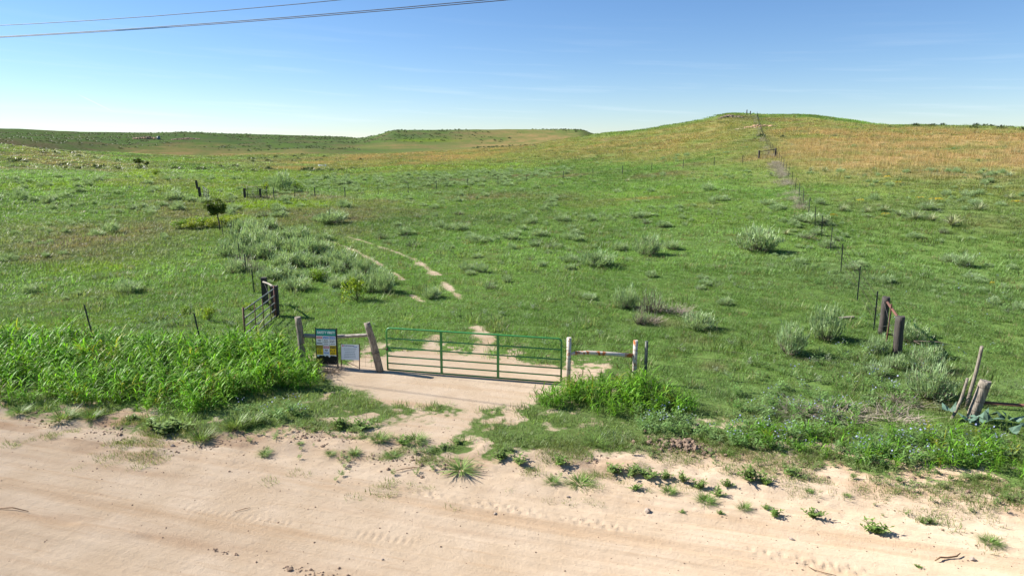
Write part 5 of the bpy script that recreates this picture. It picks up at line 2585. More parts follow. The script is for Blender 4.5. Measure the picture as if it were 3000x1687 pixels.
k = (fbm(vx/.9, vy/.6, 181, 3) + .2*sstep(-4, 2, s_) > .08); vx, vy = vx[k], vy[k]; m = len(vx); sv = rng.uniform(.25, .6, m)
gn_scatter('verge_forbs', np.stack([vx, vy, hgt(vx, vy)], -1), rng.random(m)*6.283, np.stack([sv, sv, sv*.6], -1), rng.integers(0, len(FORB), m), lerp((.14, .22, .05), (.22, .28, .11), rng.random(m)), FORB, 'small leafy seedlings on the sandy verge')

# scattered taller tufts and pale forbs that break up the pasture
x, y = ring(2600, 19, 80); M = masks(x, y); k = off_road(x, y, M) & (fbm(x/6, y/6, 141, 3) > -.1); x, y = x[k], y[k]; m = len(x)
sv = rng.uniform(.9, 1.9, m)
gn_scatter('rank_grass', np.stack([x, y, hgt(x, y)], -1), rng.random(m)*6.283, np.stack([sv, sv, sv*rng.uniform(.7, 1.2, m)], -1), rng.integers(0, 5, m), lerp((.12, .19, .05), (.24, .28, .12), rng.random(m)), MIDG, 'taller pale tufts scattered in the pasture')
x, y = ring(1500, 19, 70); M = masks(x, y); k = off_road(x, y, M) & (fbm(x/5, y/5, 151, 3) > 0); x, y = x[k], y[k]; m = len(x)
sv = rng.uniform(.5, .95, m)
gn_scatter('pasture_forbs', np.stack([x, y, hgt(x, y)], -1), rng.random(m)*6.283, np.stack([sv, sv, sv*.7], -1), rng.integers(0, len(FORB), m), lerp((.17, .23, .12), (.26, .30, .20), rng.random(m)), FORB, 'pale grey green forbs scattered in the pasture')
# dead brush caught along the foot of the hill fence
hpx = [p[0] for p in HILL_POSTS]; hpy = [p[1] for p in HILL_POSTS]
u_ = rng.random(1500)**.8; x = np.interp(u_*(len(hpx)-7) + 6, np.arange(len(hpx)), hpx) - np.abs(rng.normal(.2, .6, 1500)*(.4 + rng.random(1500))); y = np.interp(u_*(len(hpx)-7) + 6, np.arange(len(hpx)), hpy) + rng.normal(0, .5, 1500)
L_ = np.array(HILL_LINE); uu = rng.random(900)*(len(L_)-1); x = np.concatenate([x, np.interp(uu, np.arange(len(L_)), L_[:, 0]) - np.abs(rng.normal(.2, .5, 900))]); y = np.concatenate([y, np.interp(uu, np.arange(len(L_)), L_[:, 1])])
k = (fbm(x/4, y/4, 161, 4) > rng.uniform(-.25, .25, len(x))) & (rng.random(len(x)) < .34); x, y = x[k], y[k]; m = len(x)
gn_scatter('fence_brush', np.stack([x, y, hgt(x, y)], -1), rng.random(m)*6.283, np.stack([np.full(m, 1.2), np.full(m, 1.2), np.full(m, .9)], -1), rng.integers(0, 4, m), lerp((.38, .34, .27), (.52, .47, .38), rng.random(m)), BRUSH, 'grey brown dead brush along the foot of the hill fence')

# ---- leafy forbs with pale blue flowers
fx, fy = np.array(FORB_SPOTS).T
ok = (road_d(fx, fy) > .15) & (rng.random(len(fx)) < np.where(fy < 17.5, .75, .5))
fx, fy = fx[ok], fy[ok]; m = len(fx)
pts = np.stack([fx, fy, hgt(fx, fy)], -1)
t = lerp((.20, .30, .11), (.13, .25, .05), rng.random(m))
sc = rng.uniform(.6, 1.1, m)
gn_scatter('leafy_forbs', pts, rng.random(m)*6.283, np.stack([sc, sc, sc*.7], -1), rng.integers(0, len(FORB), m), t, FORB, 'leafy grey green forbs among the grass')
k = rng.random(m) < .28; p2 = pts[k]; m2 = len(p2)
gn_scatter('forb_flowers', p2, rng.random(m2)*6.283, np.stack([sc[k]]*3, -1), rng.integers(0, len(SPRIG), m2), lerp((.36, .40, .50), (.22, .25, .46), rng.random(m2)), SPRIG, 'pale blue flowers of the forbs')

# ---- tall bright grass on the verge
def in_poly(P, dens, label_=''):
    P = np.array(P); lo, hi = P.min(0), P.max(0)
    n = int((hi[0]-lo[0])*(hi[1]-lo[1])*dens)
    x = rng.uniform(lo[0], hi[0], n); y = rng.uniform(lo[1], hi[1], n)
    d = sdf_poly(x, y, P) + (.55 if 'right' not in label_ else .3)*fbm(x/.8, y/.8, 91, 3)
    k = d < 0
    return x[k], y[k], -d[k]
def tall_patch(name, P, dens, hmul, label, dark=0.0):
    x, y, d = in_poly(P, dens, label); m = len(x)
    s = rng.uniform(.6, 1.22, m)*hmul*(.62 + .38*np.clip(d/.7, 0, 1))*(1 + .25*fbm(x/1.1, y/1.1, 95, 2))
    t = lerp((.125, .31, .022), (.215, .42, .034), rng.random(m))*(1-dark)
    dk = rng.random(m) < .2; t[dk] *= .55

    yl = rng.random(m) < .07; t[yl] = (.27, .30, .035)
    gn_scatter(name, np.stack([x, y, hgt(x, y)], -1), rng.random(m)*6.283, np.stack([s, s, s], -1), rng.integers(0, len(TALL), m), t, TALL, label)
tall_patch('tall_grass', TALL_LEFT, 18, 1.08, 'tall bright green broad bladed grass along the road at left')
tall_patch('tall_grass', TALL_GATE, 24, .92, 'tall green broad bladed grass in front of the white pipe posts', .12)
tall_patch('tall_grass', TALL_EDGE, 13, .72, 'tall green broad bladed grass at the road edge at right', .08)
# ------------------------------------------------------------------ shrubs, each a thing of its own
def tag(o, label, cat, group=None):
    o['label'] = label; o['category'] = cat
    if group: o['group'] = group
    return o

def link_obj(name, me, parent=None, loc=None):
    o = bpy.data.objects.new(name, me); COL.objects.link(o)
    if parent is not None: o.parent = parent
    if loc is not None: o.location = loc
    return o

def empty(name, loc, rz=0.0):
    o = bpy.data.objects.new(name, None); COL.objects.link(o); o.location = loc; o.rotation_euler = (0, 0, rz); o.empty_display_size = .2
    return o

def sage_meshes(seed, dead=False):
    """unit bush: 1 m wide, about 1 m high before scaling"""
    g = np.random.default_rng(seed); V = []; F = []; v = []; P = []
    nst = 46
    for s in range(nst):
        a = g.random()*6.283; q = g.random()**.5; e = q*1.05
        b = np.array([math.cos(a)*.10*q, math.sin(a)*.10*q, -.03])
        L = g.uniform(.55, 1.0)*(1-.25*q)
        tipp = b + np.array([math.sin(e)*math.cos(a)*L*.62, math.sin(e)*math.sin(a)*L*.62, math.cos(e)*L*.95])
        mid = b*.4 + tipp*.6 + g.normal(size=3)*.03; mid[2] -= .06
        P.append(([b, mid, tipp], [.010, .006, .002]))
        nb = 4 if dead else 28
        base = [b + (tipp-b)*g.uniform(.42, 1.0) + g.normal(size=3)*.045 for k in range(nb)]
        az = [a + g.normal()*1.0 for k in range(nb)]
        V1, F1, v1 = blades(g, base, az, np.abs(g.normal(size=nb))*.42 + .25*q, g.uniform(.09, .19, nb), g.uniform(.011, .022, nb), -g.uniform(0, .4, nb), 1, 0, .25)
        o = len(V); V += V1; F += [tuple(i+o for i in f) for f in F1]; v += v1
    for k in range(30 if not dead else 90):
        a = g.random()*6.283; e = g.uniform(.2, 1.4); L = g.uniform(.25, .7)
        b = np.array([math.cos(a)*.06, math.sin(a)*.06, 0])
        P.append(([b, b + L*.5*np.array([math.sin(e)*math.cos(a), math.sin(e)*math.sin(a), math.cos(e)]) + g.normal(size=3)*.03,
                   b + L*np.array([math.sin(e)*math.cos(a)*.75, math.sin(e)*math.sin(a)*.75, math.cos(e)]) + g.normal(size=3)*.04], [.006, .004, .002]))
    tv, tf = tubes(P, 3)
    return mesh_from('sage_foliage', V, F, M_SAGE, {'v': v}), mesh_from('sage_twigs', tv, tf, M_TWIG)

SAGEM = [sage_meshes(200+k) for k in range(9)]; DEADM = [sage_meshes(230+k, True) for k in range(3)]
rs = random.Random(3)
def sage(x, y, w, h, dead, label, group=None):
    fo, tw = rs.choice(DEADM if dead else SAGEM)
    o = empty('sagebrush', (x, y, zg(x, y) - .02), rs.random()*6.283)
    sx = w*1.08*rs.uniform(.9, 1.1); o.scale = (sx, sx*rs.uniform(.8, 1.1), h*1.12)
    tag(o, label, 'shrub', group)
    if group == 'sagebrush of the thicket': o.scale = tuple(k*1.38 for k in o.scale)
    elif group is None: o.scale = (o.scale[0]*1.15, o.scale[1]*1.15, o.scale[2]*1.32)
    link_obj('foliage', fo, o); link_obj('twigs', tw, o)
    return o

SAGE_SINGLE = {
    ('lone', 0): 'large lone grey green sagebrush on open grass left of the hill fence',
    ('pair', 0): 'grey green sagebrush with bare brown side, nearest live bush behind white pipe posts',
    ('pair', 1): 'half dead twiggy grey sagebrush just right of a greener one behind the pipe posts',
    ('pair', 2): 'small bare twiggy bush standing below the half dead sagebrush',
    ('pair', 3): 'low pale green sagebrush right of the dead twiggy bushes',
    ('twin', 0): 'pale sagebrush, lower left of the two large bushes left of the dark corner posts',
    ('twin', 1): 'pale sagebrush, taller of the two large bushes left of the dark corner posts',
    ('corner', 0): 'sagebrush at the foot of the dark corner posts, left one',
    ('corner', 1): 'sagebrush directly behind and right of the shorter dark corner post',
    ('corner', 2): 'broad pale sagebrush halfway between corner posts and weathered log post',
    ('corner', 3): 'largest pale green sagebrush left of the leaning weathered log post',
    ('corner', 4): 'small sagebrush leftmost below the dark corner posts',
    ('corner', 5): 'small sagebrush touching the broad pale bush on its left',
    ('slope', 0): 'dark based sagebrush in the cluster left of the lone sagebrush',
    ('slope', 1): 'long low sagebrush with brown base, nearest of the mid slope cluster',
    ('track', 0): 'round sagebrush between the two bare wheel tracks',
    ('track', 3): 'wide sagebrush clump beyond the far end of the wheel tracks',
    ('fence', 0): 'pale sagebrush growing through the hill fence',
    ('thicket', 38): 'low pale sagebrush at the near edge of the thicket',
    ('thicket', 18): 'tall pale sagebrush at right end of the thicket beside the wheel track',
    ('gate', 0): 'sagebrush clump left of the far open gate',
}
SAGE_GROUP = {
    'slope': ('grey green sagebrush scattered on the open grassy slope', 'sagebrush on the open slope'),
    'track': ('small brownish sagebrush beside the wheel tracks', 'sagebrush by the wheel tracks'),
    'fence': ('grey sagebrush along the foot of the hill fence', 'sagebrush along the hill fence'),
    'thicket': ('grey green sagebrush packed in the dense thicket left of the wheel tracks', 'sagebrush of the thicket'),
    'gate': ('small sagebrush in the grass left of the far gate', 'sagebrush left of the far gate'),
    'band': ('dark grey green sagebrush in the band along the far wire fence', 'sagebrush along the far fence'),
    'open': ('small grey sagebrush dotted over the middle of the pasture', 'sagebrush dotted over the pasture'),
    'flat': ('small dark sagebrush dotted over the left flat', 'sagebrush of the left flat'),
    'valley': ('sagebrush scattered round the far gate in the valley', 'sagebrush of the valley floor'),
    'field': ('small grey sagebrush in the field right of the hill fence', 'sagebrush right of the hill fence'),
    'twin': ('pale sagebrush', 'x'), 'corner': ('pale sagebrush by the corner', 'x'), 'pair': ('sagebrush', 'x'), 'lone': ('sagebrush', 'x'),
}
def sage_locale(n, x, y):
    r = math.hypot(x, y); a = math.degrees(math.atan2(x, y))
    if n == 'band':
        k = min(range(len(BACK_POSTS)), key=lambda i: (BACK_POSTS[i][0]-x)**2 + (BACK_POSTS[i][1]-y)**2)
        return 'dark sagebrush %s the far cross fence near its %s post' % ('beyond' if r > math.hypot(*BACK_POSTS[k]) else 'before', ORD_[k])
    if n in ('open', 'slope'):
        row = 'near' if r < 40 else 'middle' if r < 52 else 'upper' if r < 68 else 'highest'
        c = 'beside the wheel tracks' if a < -4 else 'up the slope behind the green gate' if a < 3.5 else 'behind the white pipe brace' if a < 10 else 'near the lone sagebrush'
        return '%s %s row, %s' % ('grey sagebrush in the', row, c)
    if n == 'thicket':
        return 'sagebrush in the %s row of the thicket by the wheel tracks' % ('front' if r < 33.5 else 'second' if r < 38 else 'third' if r < 43 else 'rear')
    if n == 'flat':
        row = 'near' if r < 75 else 'middle' if r < 100 else 'far' if r < 135 else 'farthest'
        return 'dark sagebrush on the left flat, %s row, %s' % (row, 'left part' if a < -30 else 'middle part' if a < -25 else 'part beside the open gate')
    if n == 'valley':
        return 'sagebrush %s the far panel gate, %s' % ('beyond' if r > 82 else 'before', 'in line with it' if a < -17.5 else 'to its right')
    if n == 'field':
        return 'grey sagebrush right of the hill fence, %s' % ('lower part' if r < 50 else 'upper part')
    return SAGE_GROUP[n][0]
ORD_ = ['first', 'second', 'third', 'fourth', 'fifth', 'sixth', 'seventh', 'eighth', 'ninth', 'tenth', 'eleventh', 'twelfth', 'thirteenth', 'fourteenth', 'fifteenth', 'sixteenth', 'seventeenth']
cnt = {}
for n, x, y, w, h, dead in SAGE:
    k = cnt.get(n, 0); cnt[n] = k + 1
    if (n, k) in SAGE_SINGLE: sage(x, y, w, h, dead, SAGE_SINGLE[(n, k)])
    else: sage(x, y, w, h, dead, sage_locale(n, x, y), SAGE_GROUP[n][1])

# the countless little ones between the bushes
x, y = ring(2600, 32, 135); M = masks(x, y); k = (M['sand'] < .2) & (fbm(x/9, y/9, 171, 3) + .4*M['sage'] > .05) & (M['dry'] < .5); x, y = x[k], y[k]
bx_, by_, _d = in_poly(SAGE_BAND, .22); x = np.concatenate([x, bx_]); y = np.concatenate([y, by_]); m = len(x)
s = np.concatenate([np.exp(rng.normal(-.62, .38, m-len(bx_))), rng.uniform(.5, 1.2, len(bx_))])
gn_scatter('low_sagebrush', np.stack([x, y, hgt(x, y)-.02], -1), rng.random(m)*6.283, np.stack([s, s, s*rng.uniform(.45, .8, m)], -1), rng.integers(0, 6, m), np.ones((m, 3)), [q[0] for q in SAGEM[:6]], 'low grey green sagebrush sprinkled through the grass')

# far sagebrush that reads as specks on the hillsides
x, y = ring(9000, 150, 760, 38)
M = masks(x, y)
k = (fbm(x/55, y/55, 99, 3) + .5*M['sage'] - .6*M['dry'] > .02); x, y = x[k], y[k]; m = len(x)
def fuzz(seed):
    g = np.random.default_rng(seed); n = 42
    a = g.random(n)*6.283; q = g.random(n)**.5
    base = np.stack([.4*q*np.cos(a), .4*q*np.sin(a), .35*(1-q*q)], -1)
    V, F, v = blades(g, base, a, q*.9, g.uniform(.2, .4, n), g.uniform(.10, .18, n), g.uniform(-.3, .3, n), 1)
    return mesh_from('far_bush', V, F, M_FORB, {'v': v})
s = rng.uniform(.8, 2.0, m)
gn_scatter('far_sagebrush', np.stack([x, y, hgt(x, y)], -1), rng.random(m)*6.283, np.stack([s*1.3, s*1.3, s*.7], -1), rng.integers(0, 4, m), lerp((.06, .09, .038), (.115, .145, .075), rng.random(m)), [fuzz(300+k) for k in range(4)], 'dark sagebrush specks over the far hillsides')

# ---- yucca
def yucca_mesh(seed):
    g = np.random.default_rng(seed); n = 90; a = g.random(n)*6.283; e = g.uniform(.05, 1.45, n)
    base = np.stack([.05*np.cos(a), .05*np.sin(a), .08 + .12*g.random(n)], -1)
    V, F, v = blades(g, base, a, e, g.uniform(.42, .62, n), np.full(n, .028), g.uniform(0, .25, n), 2, 0)
    return mesh_from('yucca_leaves', V, F, M_YUCCA, {'v': v})
YM = [yucca_mesh(320+k) for k in range(3)]
YL = ['yucca rosette on the far right slope, left of two below the tan grass', 'yucca rosette on the far right slope, right of two below the tan grass', 'solitary yucca with yellowed lower leaves near the right edge',
      'spreading yucca behind the row of three yuccas', 'yucca, left of the nearest row of three', 'yucca, middle of the nearest row of three', 'yucca, right and largest of the nearest row of three',
      'dark yucca nearest the hill fence', 'grey yucca left of the spreading yucca', 'small grey yucca between the dark one and the grey one', 'yucca just left of the nearest row of three',
      'small yucca left of the hill fence below the lone sagebrush line', 'yucca at the lower edge of the tan grass by the fence', 'yucca at the lower edge of the tan grass, farther from fence', 'yucca at the right edge above the solitary yellowed one', 'tiny yucca left of the fence brace on the slope', 'small reddish yucca by the far wire fence', 'small yucca in the middle of the right field']
for i, (x, y, w, h) in enumerate(YUCCA):
    o = link_obj('yucca', YM[i % 3], None, (x, y, zg(x, y)-.03)); o.scale = (w*1.35, w*1.35, max(h, w*.6)*1.5); o.rotation_euler = (0, 0, i*1.7)
    tag(o, YL[i], 'yucca', 'yuccas on the right slope')

# ---- yellow flower clumps
M_YEL = leaf_mat('yellow_petal', (.62, .45, .02), .3, .3)
def flower_clump(seed):
    g = np.random.default_rng(seed); n = 80
    a = g.random(n)*6.283; q = g.random(n)**.5
    c = np.stack([.5*q*np.cos(a), .5*q*np.sin(a), .55 + .45*np.sqrt(1-q*q) - .05*g.random(n)], -1)
    V, F, v = leafquads(g, c, .055, .9, 2)
    a2 = g.random(70)*6.283
    V2, F2, v2 = blades(g, np.stack([.1*np.cos(a2), .1*np.sin(a2), 0*a2], -1), a2, g.uniform(.1, .9, 70), g.uniform(.5, .85, 70), np.full(70, .03), np.zeros(70), 1)
    return mesh_from('blossoms', V, F, M_YEL, {'v': v}), mesh_from('stems', V2, F2, M_WEED, {'v': v2})
FM = [flower_clump(340+k) for k in range(2)]
FL = ['bright yellow flower clump left of the yucca row', 'yellow flowers at the far right edge', 'yellow flowers behind the spreading yucca', 'small orange yellow flowers high on the right slope', 'dull yellow flowers by the dark yucca', 'yellow flowers below the tan grass', 'yellow flower beside the right edge, nearest one', 'yellow flowers left of the spreading yucca', 'yellow flowers halfway up the right slope']
for i, (x, y, w, h) in enumerate(FLOWERS):
    o = empty('flower_clump', (x, y, zg(x, y)-.02), i); o.scale = (w, w, max(.35, h)); tag(o, FL[i], 'flowers', 'yellow flowers right of the hill fence')
    link_obj('blossoms', FM[i % 2][0], o); link_obj('stems', FM[i % 2][1], o)

# ---- leafy green bushes
def bush_meshes(seed, n=620):
    g = np.random.default_rng(seed); C = []
    lobes = [(g.normal(size=3)*np.array([.26, .26, .16]) + np.array([0, 0, .55]), g.uniform(.18, .32)) for k in range(9)]
    for k in range(n):
        c, r = lobes[g.integers(0, 9)]; d = g.normal(size=3); d /= np.linalg.norm(d)
        C.append(c + d*r*g.uniform(.55, 1.05))
    V, F, v = leafquads(g, C, .055, .55)
    P = [([(0, 0, -.03), (c[0]*.4, c[1]*.4, c[2]*.5), tuple(c)], [.02, .012, .005]) for c, r in lobes]
    tv, tf = tubes(P, 4)
    return mesh_from('bush_leaves', V, F, M_BUSH, {'v': v}), mesh_from('bush_stems', tv, tf, M_BARK)
BM = [bush_meshes(360+k) for k in range(4)]
BL = ['dark green leafy bush at the near right end of the sagebrush thicket', 'green leafy shoots in the middle of the sagebrush thicket', 'small green bush left of the grey panel gate, farther one', 'small upright green bush behind the left wire fence, nearer one', 'low green leafy growth behind the grey panel gate',
      'yellow green bush, leftmost of the row under the small tree', 'yellow green bush, second from left under the small tree', 'yellow green bush, third from left under the small tree', 'yellow green bush directly left of the small tree trunk', 'yellow green bush directly right of the small tree trunk', 'yellow green bush, rightmost of the row under the small tree',
      'green bush right of the far gate', 'low green bush by the far wire fence', 'green bush left of the far gate in the flat', 'green bush above the thicket', 'green sapling right of the far gate posts']
for i, (n, x, y, w, h) in enumerate(BUSHES):
    fo, st_ = BM[i % 4]; o = empty('green_bush', (x, y, zg(x, y)-.02), i*2.1); o.scale = (w*1.05, w*1.05, h*1.1); tag(o, BL[i], 'bush')
    link_obj('foliage', fo, o); link_obj('stems', st_, o)

# ---- verge weeds
def weed_mesh(kind, seed):
    g = np.random.default_rng(seed)
    if kind == 0:
        n = 190; a = g.random(n)*6.283; q = g.random(n)**.5
        base = np.stack([.25*q*np.cos(a), .25*q*np.sin(a), .25*g.random(n)], -1)
        V, F, v = blades(g, base, a + g.normal(size=n)*.7, q*.9 + .1, g.uniform(.3, .75, n), g.uniform(.016, .03, n), g.uniform(-.2, .5, n), 2)
    elif kind == 1:
        V = []; F = []; v = []
        for s in range(12):
            a = g.random()*6.283; e = g.uniform(.1, 1.0); L = g.uniform(.5, .95)
            top = np.array([math.sin(e)*math.cos(a)*.6*L, math.sin(e)*math.sin(a)*.6*L, math.cos(e)*L])
            tv, tf = tubes([([np.zeros(3), top*.5, top], [.012, .009, .005])], 3)
            o = len(V); V += tv; F += [tuple(i+o for i in f) for f in tf]; v += [.3]*len(tv)
            nl = 12; base = [top*(.2+.8*k/(nl-1)) for k in range(nl)]; az = [k*2.4 + g.normal()*.4 for k in range(nl)]
            V1, F1, v1 = blades(g, base, az, g.uniform(.5, 1.2, nl), g.uniform(.12, .24, nl), g.uniform(.05, .09, nl), g.uniform(0, .6, nl), 2, .8)
            o = len(V); V += V1; F += [tuple(i+o for i in f) for f in F1]; v += v1
    else:
        n = 120; a = g.random(n)*6.283
        base = np.stack([.06*np.cos(a), .06*np.sin(a), 0*a], -1)
        V, F, v = blades(g, base, a, g.uniform(.05, .9, n), g.uniform(.3, .85, n), g.uniform(.016, .030, n), g.uniform(.2, 1.5, n), 4, .5)
    return mesh_from('weed_leaves', V, F, M_WEED, {'v': v})
WM = {k: [weed_mesh(k, 400+10*k+j) for j in range(3)] for k in range(3)}
KIND = ['feathery green weed', 'leafy green weed', 'arching grass clump']
def verge_place(x, y):
    s, t = st(x, y)
    side = 'below the tall grass at left' if s < -5.5 else 'left of the driveway mouth' if s < -2.6 else 'in front of the gate' if s < 1.2 else 'in front of the pipe posts' if s < 4.6 else 'on the sandy verge at right'
    return side
for i, (k, x, y, w, h) in enumerate(WEEDS):
    o = link_obj('roadside_weed', WM[k][i % 3], None, (x, y, zg(x, y)-.01)); o.rotation_euler = (0, 0, i*1.3)
    o.scale = (w*1.3, w*1.2, h*.9)
    pl = verge_place(x, y)
    if i == 0: tag(o, 'largest arching grass clump standing alone on the sand before the gate', 'weed')
    elif i == 1: tag(o, 'feathery green weed tuft alone on sand below the left grass', 'weed')
    elif i == 29: tag(o, 'tiny weed seedling farthest out on the sandy road at right', 'weed')
    elif i == 24: tag(o, 'grey green leafy weed with long shadow alone on the right sand', 'weed')
    elif i == 25: tag(o, 'feathery weed nearest the right edge on the sand', 'weed')
    elif i == 38: tag(o, 'bright yellow green grass clump beside the pipe post grass', 'weed')
    else: tag(o, '%s %s' % (KIND[k], pl), 'weed', '%ss %s' % (KIND[k], pl))

# bright tussock and the blue green gourd by the log post
# ---- small tree
def tree_meshes(seed, n, trunks, crown_c, crown_r, lobes_n=16, leaf=.05):
    g = np.random.default_rng(seed); lob = []; P = []
    for k in range(lobes_n):
        d = g.normal(size=3); d /= np.linalg.norm(d)
        c = np.array(crown_c) + d*np.array(crown_r)*g.uniform(.35, .85)
        lob.append((c, g.uniform(.28, .5)*min(crown_r)))
    C = []
    for k in range(n):
        c, r = lob[g.integers(0, lobes_n)]; d = g.normal(size=3); d /= np.linalg.norm(d); C.append(c + d*r*g.uniform(.5, 1.08))
    V, F, v = leafquads(g, C, leaf, .55)
    for b in trunks:
        f = np.array(crown_c)*.75 + np.array(b)*.25; f[2] = crown_c[2]-crown_r[2]*.75
        P.append(([np.array(b), (np.array(b)+f)/2 + np.array([.03, .02, 0]), f], [.055, .045, .035]))
    for c, r in lob:
        P.append(([f, (f+c)/2 + g.normal(size=3)*.05, c], [.03, .018, .006]))
    tv, tf = tubes(P, 6)
    return mesh_from('tree_leaves', V, F, M_TREE, {'v': v}), mesh_from('tree_wood', tv, tf, M_BARK, smooth=True)
tx, ty, tz = SPOTS['tree']
o = empty('small_tree', (tx, ty, zg(tx, ty)-.03))
tag(o, 'small round crowned tree on a thin trunk by the left cross fence', 'tree')
fo, tw = tree_meshes(500, 4200, [(0, 0, 0)], (-.15, 0, 1.78), (.80, .75, .70), 22, .06)
link_obj('crown', fo, o); link_obj('trunk', tw, o)
gx, gy, gz = SPOTS['grove']
for i, (dx, w, lab) in enumerate([(-.6, 1.0, 'left tree of the distant pair in the left valley'), (1.1, .8, 'right tree of the distant pair in the left valley')]):
    o = empty('valley_tree', (gx+dx, gy, zg(gx+dx, gy)-.03)); tag(o, lab, 'tree', 'distant trees in the left valley'); o.scale = (w*1.25, w*1.25, w*1.05)
    fo, tw = tree_meshes(510+i, 1300, [(-.2, 0, 0), (.2, .1, 0)], (0, 0, 1.5), (.9, .8, .6), 12, .08)
    link_obj('crown', fo, o); link_obj('trunk', tw, o)

# ---- gourd vine with large blue green leaves at the log post
def gourd():
    g = np.random.default_rng(600)
    root = empty('gourd_vine', (11.15, 14.75, zg(11.15, 14.75))); tag(root, 'blue green gourd vine with big triangular leaves round the log post', 'vine')
    spots = []
    for k in range(54):
        s = g.uniform(-1.0, 3.2); spots.append((s + g.normal()*.1, -.23*s + g.normal()*.28 + .05, g.uniform(.08, .34)))
    L = []
    for j in range(3):
        w = .085; l = .26
        V = [(0, 0, 0), (-w*1.1, .03, .01), (-w*.75, l*.45, -.012), (0, l, -.03), (w*.75, l*.45, -.012), (w*1.1, .03, .01), (0, l*.5, .02)]
        F = [(0, 6, 2, 1), (6, 3, 2), (0, 5, 4, 6), (6, 4, 3)]
        L.append(mesh_from('gourd_leaf', V, F, M_GOURD, {'v': [.2+.3*j]*7}))
    for q, (x, y, z) in enumerate(spots):
        o = link_obj('leaf', L[q % 3], root, (x, y, z)); o.rotation_euler = (g.uniform(.1, 1.2), g.uniform(-.4, .4), g.uniform(0, 6.283)); o.scale = (g.uniform(.7, 1.25),)*3
    P = [([(-.9, .2, .03), (0, 0, .08), (1.2, -.25, .06), (3.1, -.7, .05)], [.008]*4)] + [([(x, y, .02), (x, y, z)], [.004, .003]) for x, y, z in spots]
    tv, tf = tubes(P, 4); link_obj('stem', mesh_from('gourd_stem', tv, tf, M_WEED, {'v': [.5]*len(tv)}), root)
gourd()
# ------------------------------------------------------------------ fences, gates, signs
def vec(*a): return np.array(a, float)
def gp(x, y, h=0.0): return vec(x, y, zg(x, y) + h)

def tube_obj(name, paths, mat, n=8, parent=None, smooth=True):
    V, F = tubes(paths, n)
    me = mesh_from(name, V, F, mat, smooth=False)
    if smooth:
        for p in me.polygons: p.use_smooth = len(p.vertices) == 4
    return link_obj(name, me, parent)

def boxes_mesh(name, bx, mat, bevel=0.0):
    """bx: list of (centre, axis x, axis y, axis z) half-extent vectors"""
    bm = bmesh.new()
    for c, ax, ay, az in bx:
        c, ax, ay, az = map(lambda q: np.array(q, float), (c, ax, ay, az))
        vs = [bm.verts.new(tuple(c + i*ax + j*ay + k*az)) for i in (-1, 1) for j in (-1, 1) for k in (-1, 1)]
        for f in ((0, 1, 3, 2), (4, 6, 7, 5), (0, 4, 5, 1), (2, 3, 7, 6), (0, 2, 6, 4), (1, 5, 7, 3)):
            bm.faces.new([vs[i] for i in f])
    bmesh.ops.recalc_face_normals(bm, faces=bm.faces)
    if bevel: bmesh.ops.bevel(bm, geom=bm.edges[:], offset=bevel, segments=2, affect='EDGES', clamp_overlap=True)
    me = bpy.data.meshes.new(name); bm.to_mesh(me); bm.free(); me.materials.append(mat)
    return me

def wood_log(name, a, b, r0, r1, mat, n=14, seed=0, parent=None, rough=.012, segs=9):
    g = np.random.default_rng(seed); a = np.array(a, float); b = np.array(b, float)
    t = (b-a)/np.linalg.norm(b-a); ref = vec(0, 0, 1) if abs(t[2]) < .9 else vec(0, 1, 0)
    u = np.cross(t, ref); u /= np.linalg.norm(u); w = np.cross(t, u)
    groove = 1 + g.normal(size=n)*.035
    V = []; F = []
    for i in range(segs+1):
        f = i/segs; c = a + (b-a)*f + u*math.sin(f*5+seed)*rough + w*math.cos(f*4+seed)*rough
        r = r0 + (r1-r0)*f
        for j in range(n):
            q = 2*math.pi*j/n; rr = r*groove[j]*(1 + g.normal()*.018)
            top = 0.0
            if i == segs: top = g.normal()*.008
            V.append(c + rr*(u*math.cos(q) + w*math.sin(q)) + t*top)
    for i in range(segs):
        for j in range(n): F.append((i*n+j, i*n+(j+1) % n, (i+1)*n+(j+1) % n, (i+1)*n+j))
    for i, s in ((0, -1), (segs, 1)):
        k = len(V); V.append(np.mean([V[i*n+j] for j in range(n)], 0))
        for j in range(n):
            e = (i*n+j, i*n+(j+1) % n, k); F.append(e if s > 0 else e[::-1])
    V = [p - a for p in V]
    me = mesh_from(name, V, F, mat)
    for p in me.polygons: p.use_smooth = len(p.vertices) == 4
    return link_obj(name, me, parent, tuple(a))

def band_on(post, a, b, f, r, mat, name='wire_band', loops=1):
    """wire wrapped round a post at fraction f of its height"""
    a = np.array(a, float); b = np.array(b, float); t = (b-a)/np.linalg.norm(b-a)
    u = np.cross(t, vec(0, 1, 0)); u /= np.linalg.norm(u); w = np.cross(t, u)
    c = (b-a)*f; pts = []
    for k in range(17*loops):
        q = 2*math.pi*k/16; pts.append(c + r*(u*math.cos(q) + w*math.sin(q)) + t*(.012*math.sin(q) + .01*k/16))
    return tube_obj(name, [(pts, .0045)], mat, 4, post)

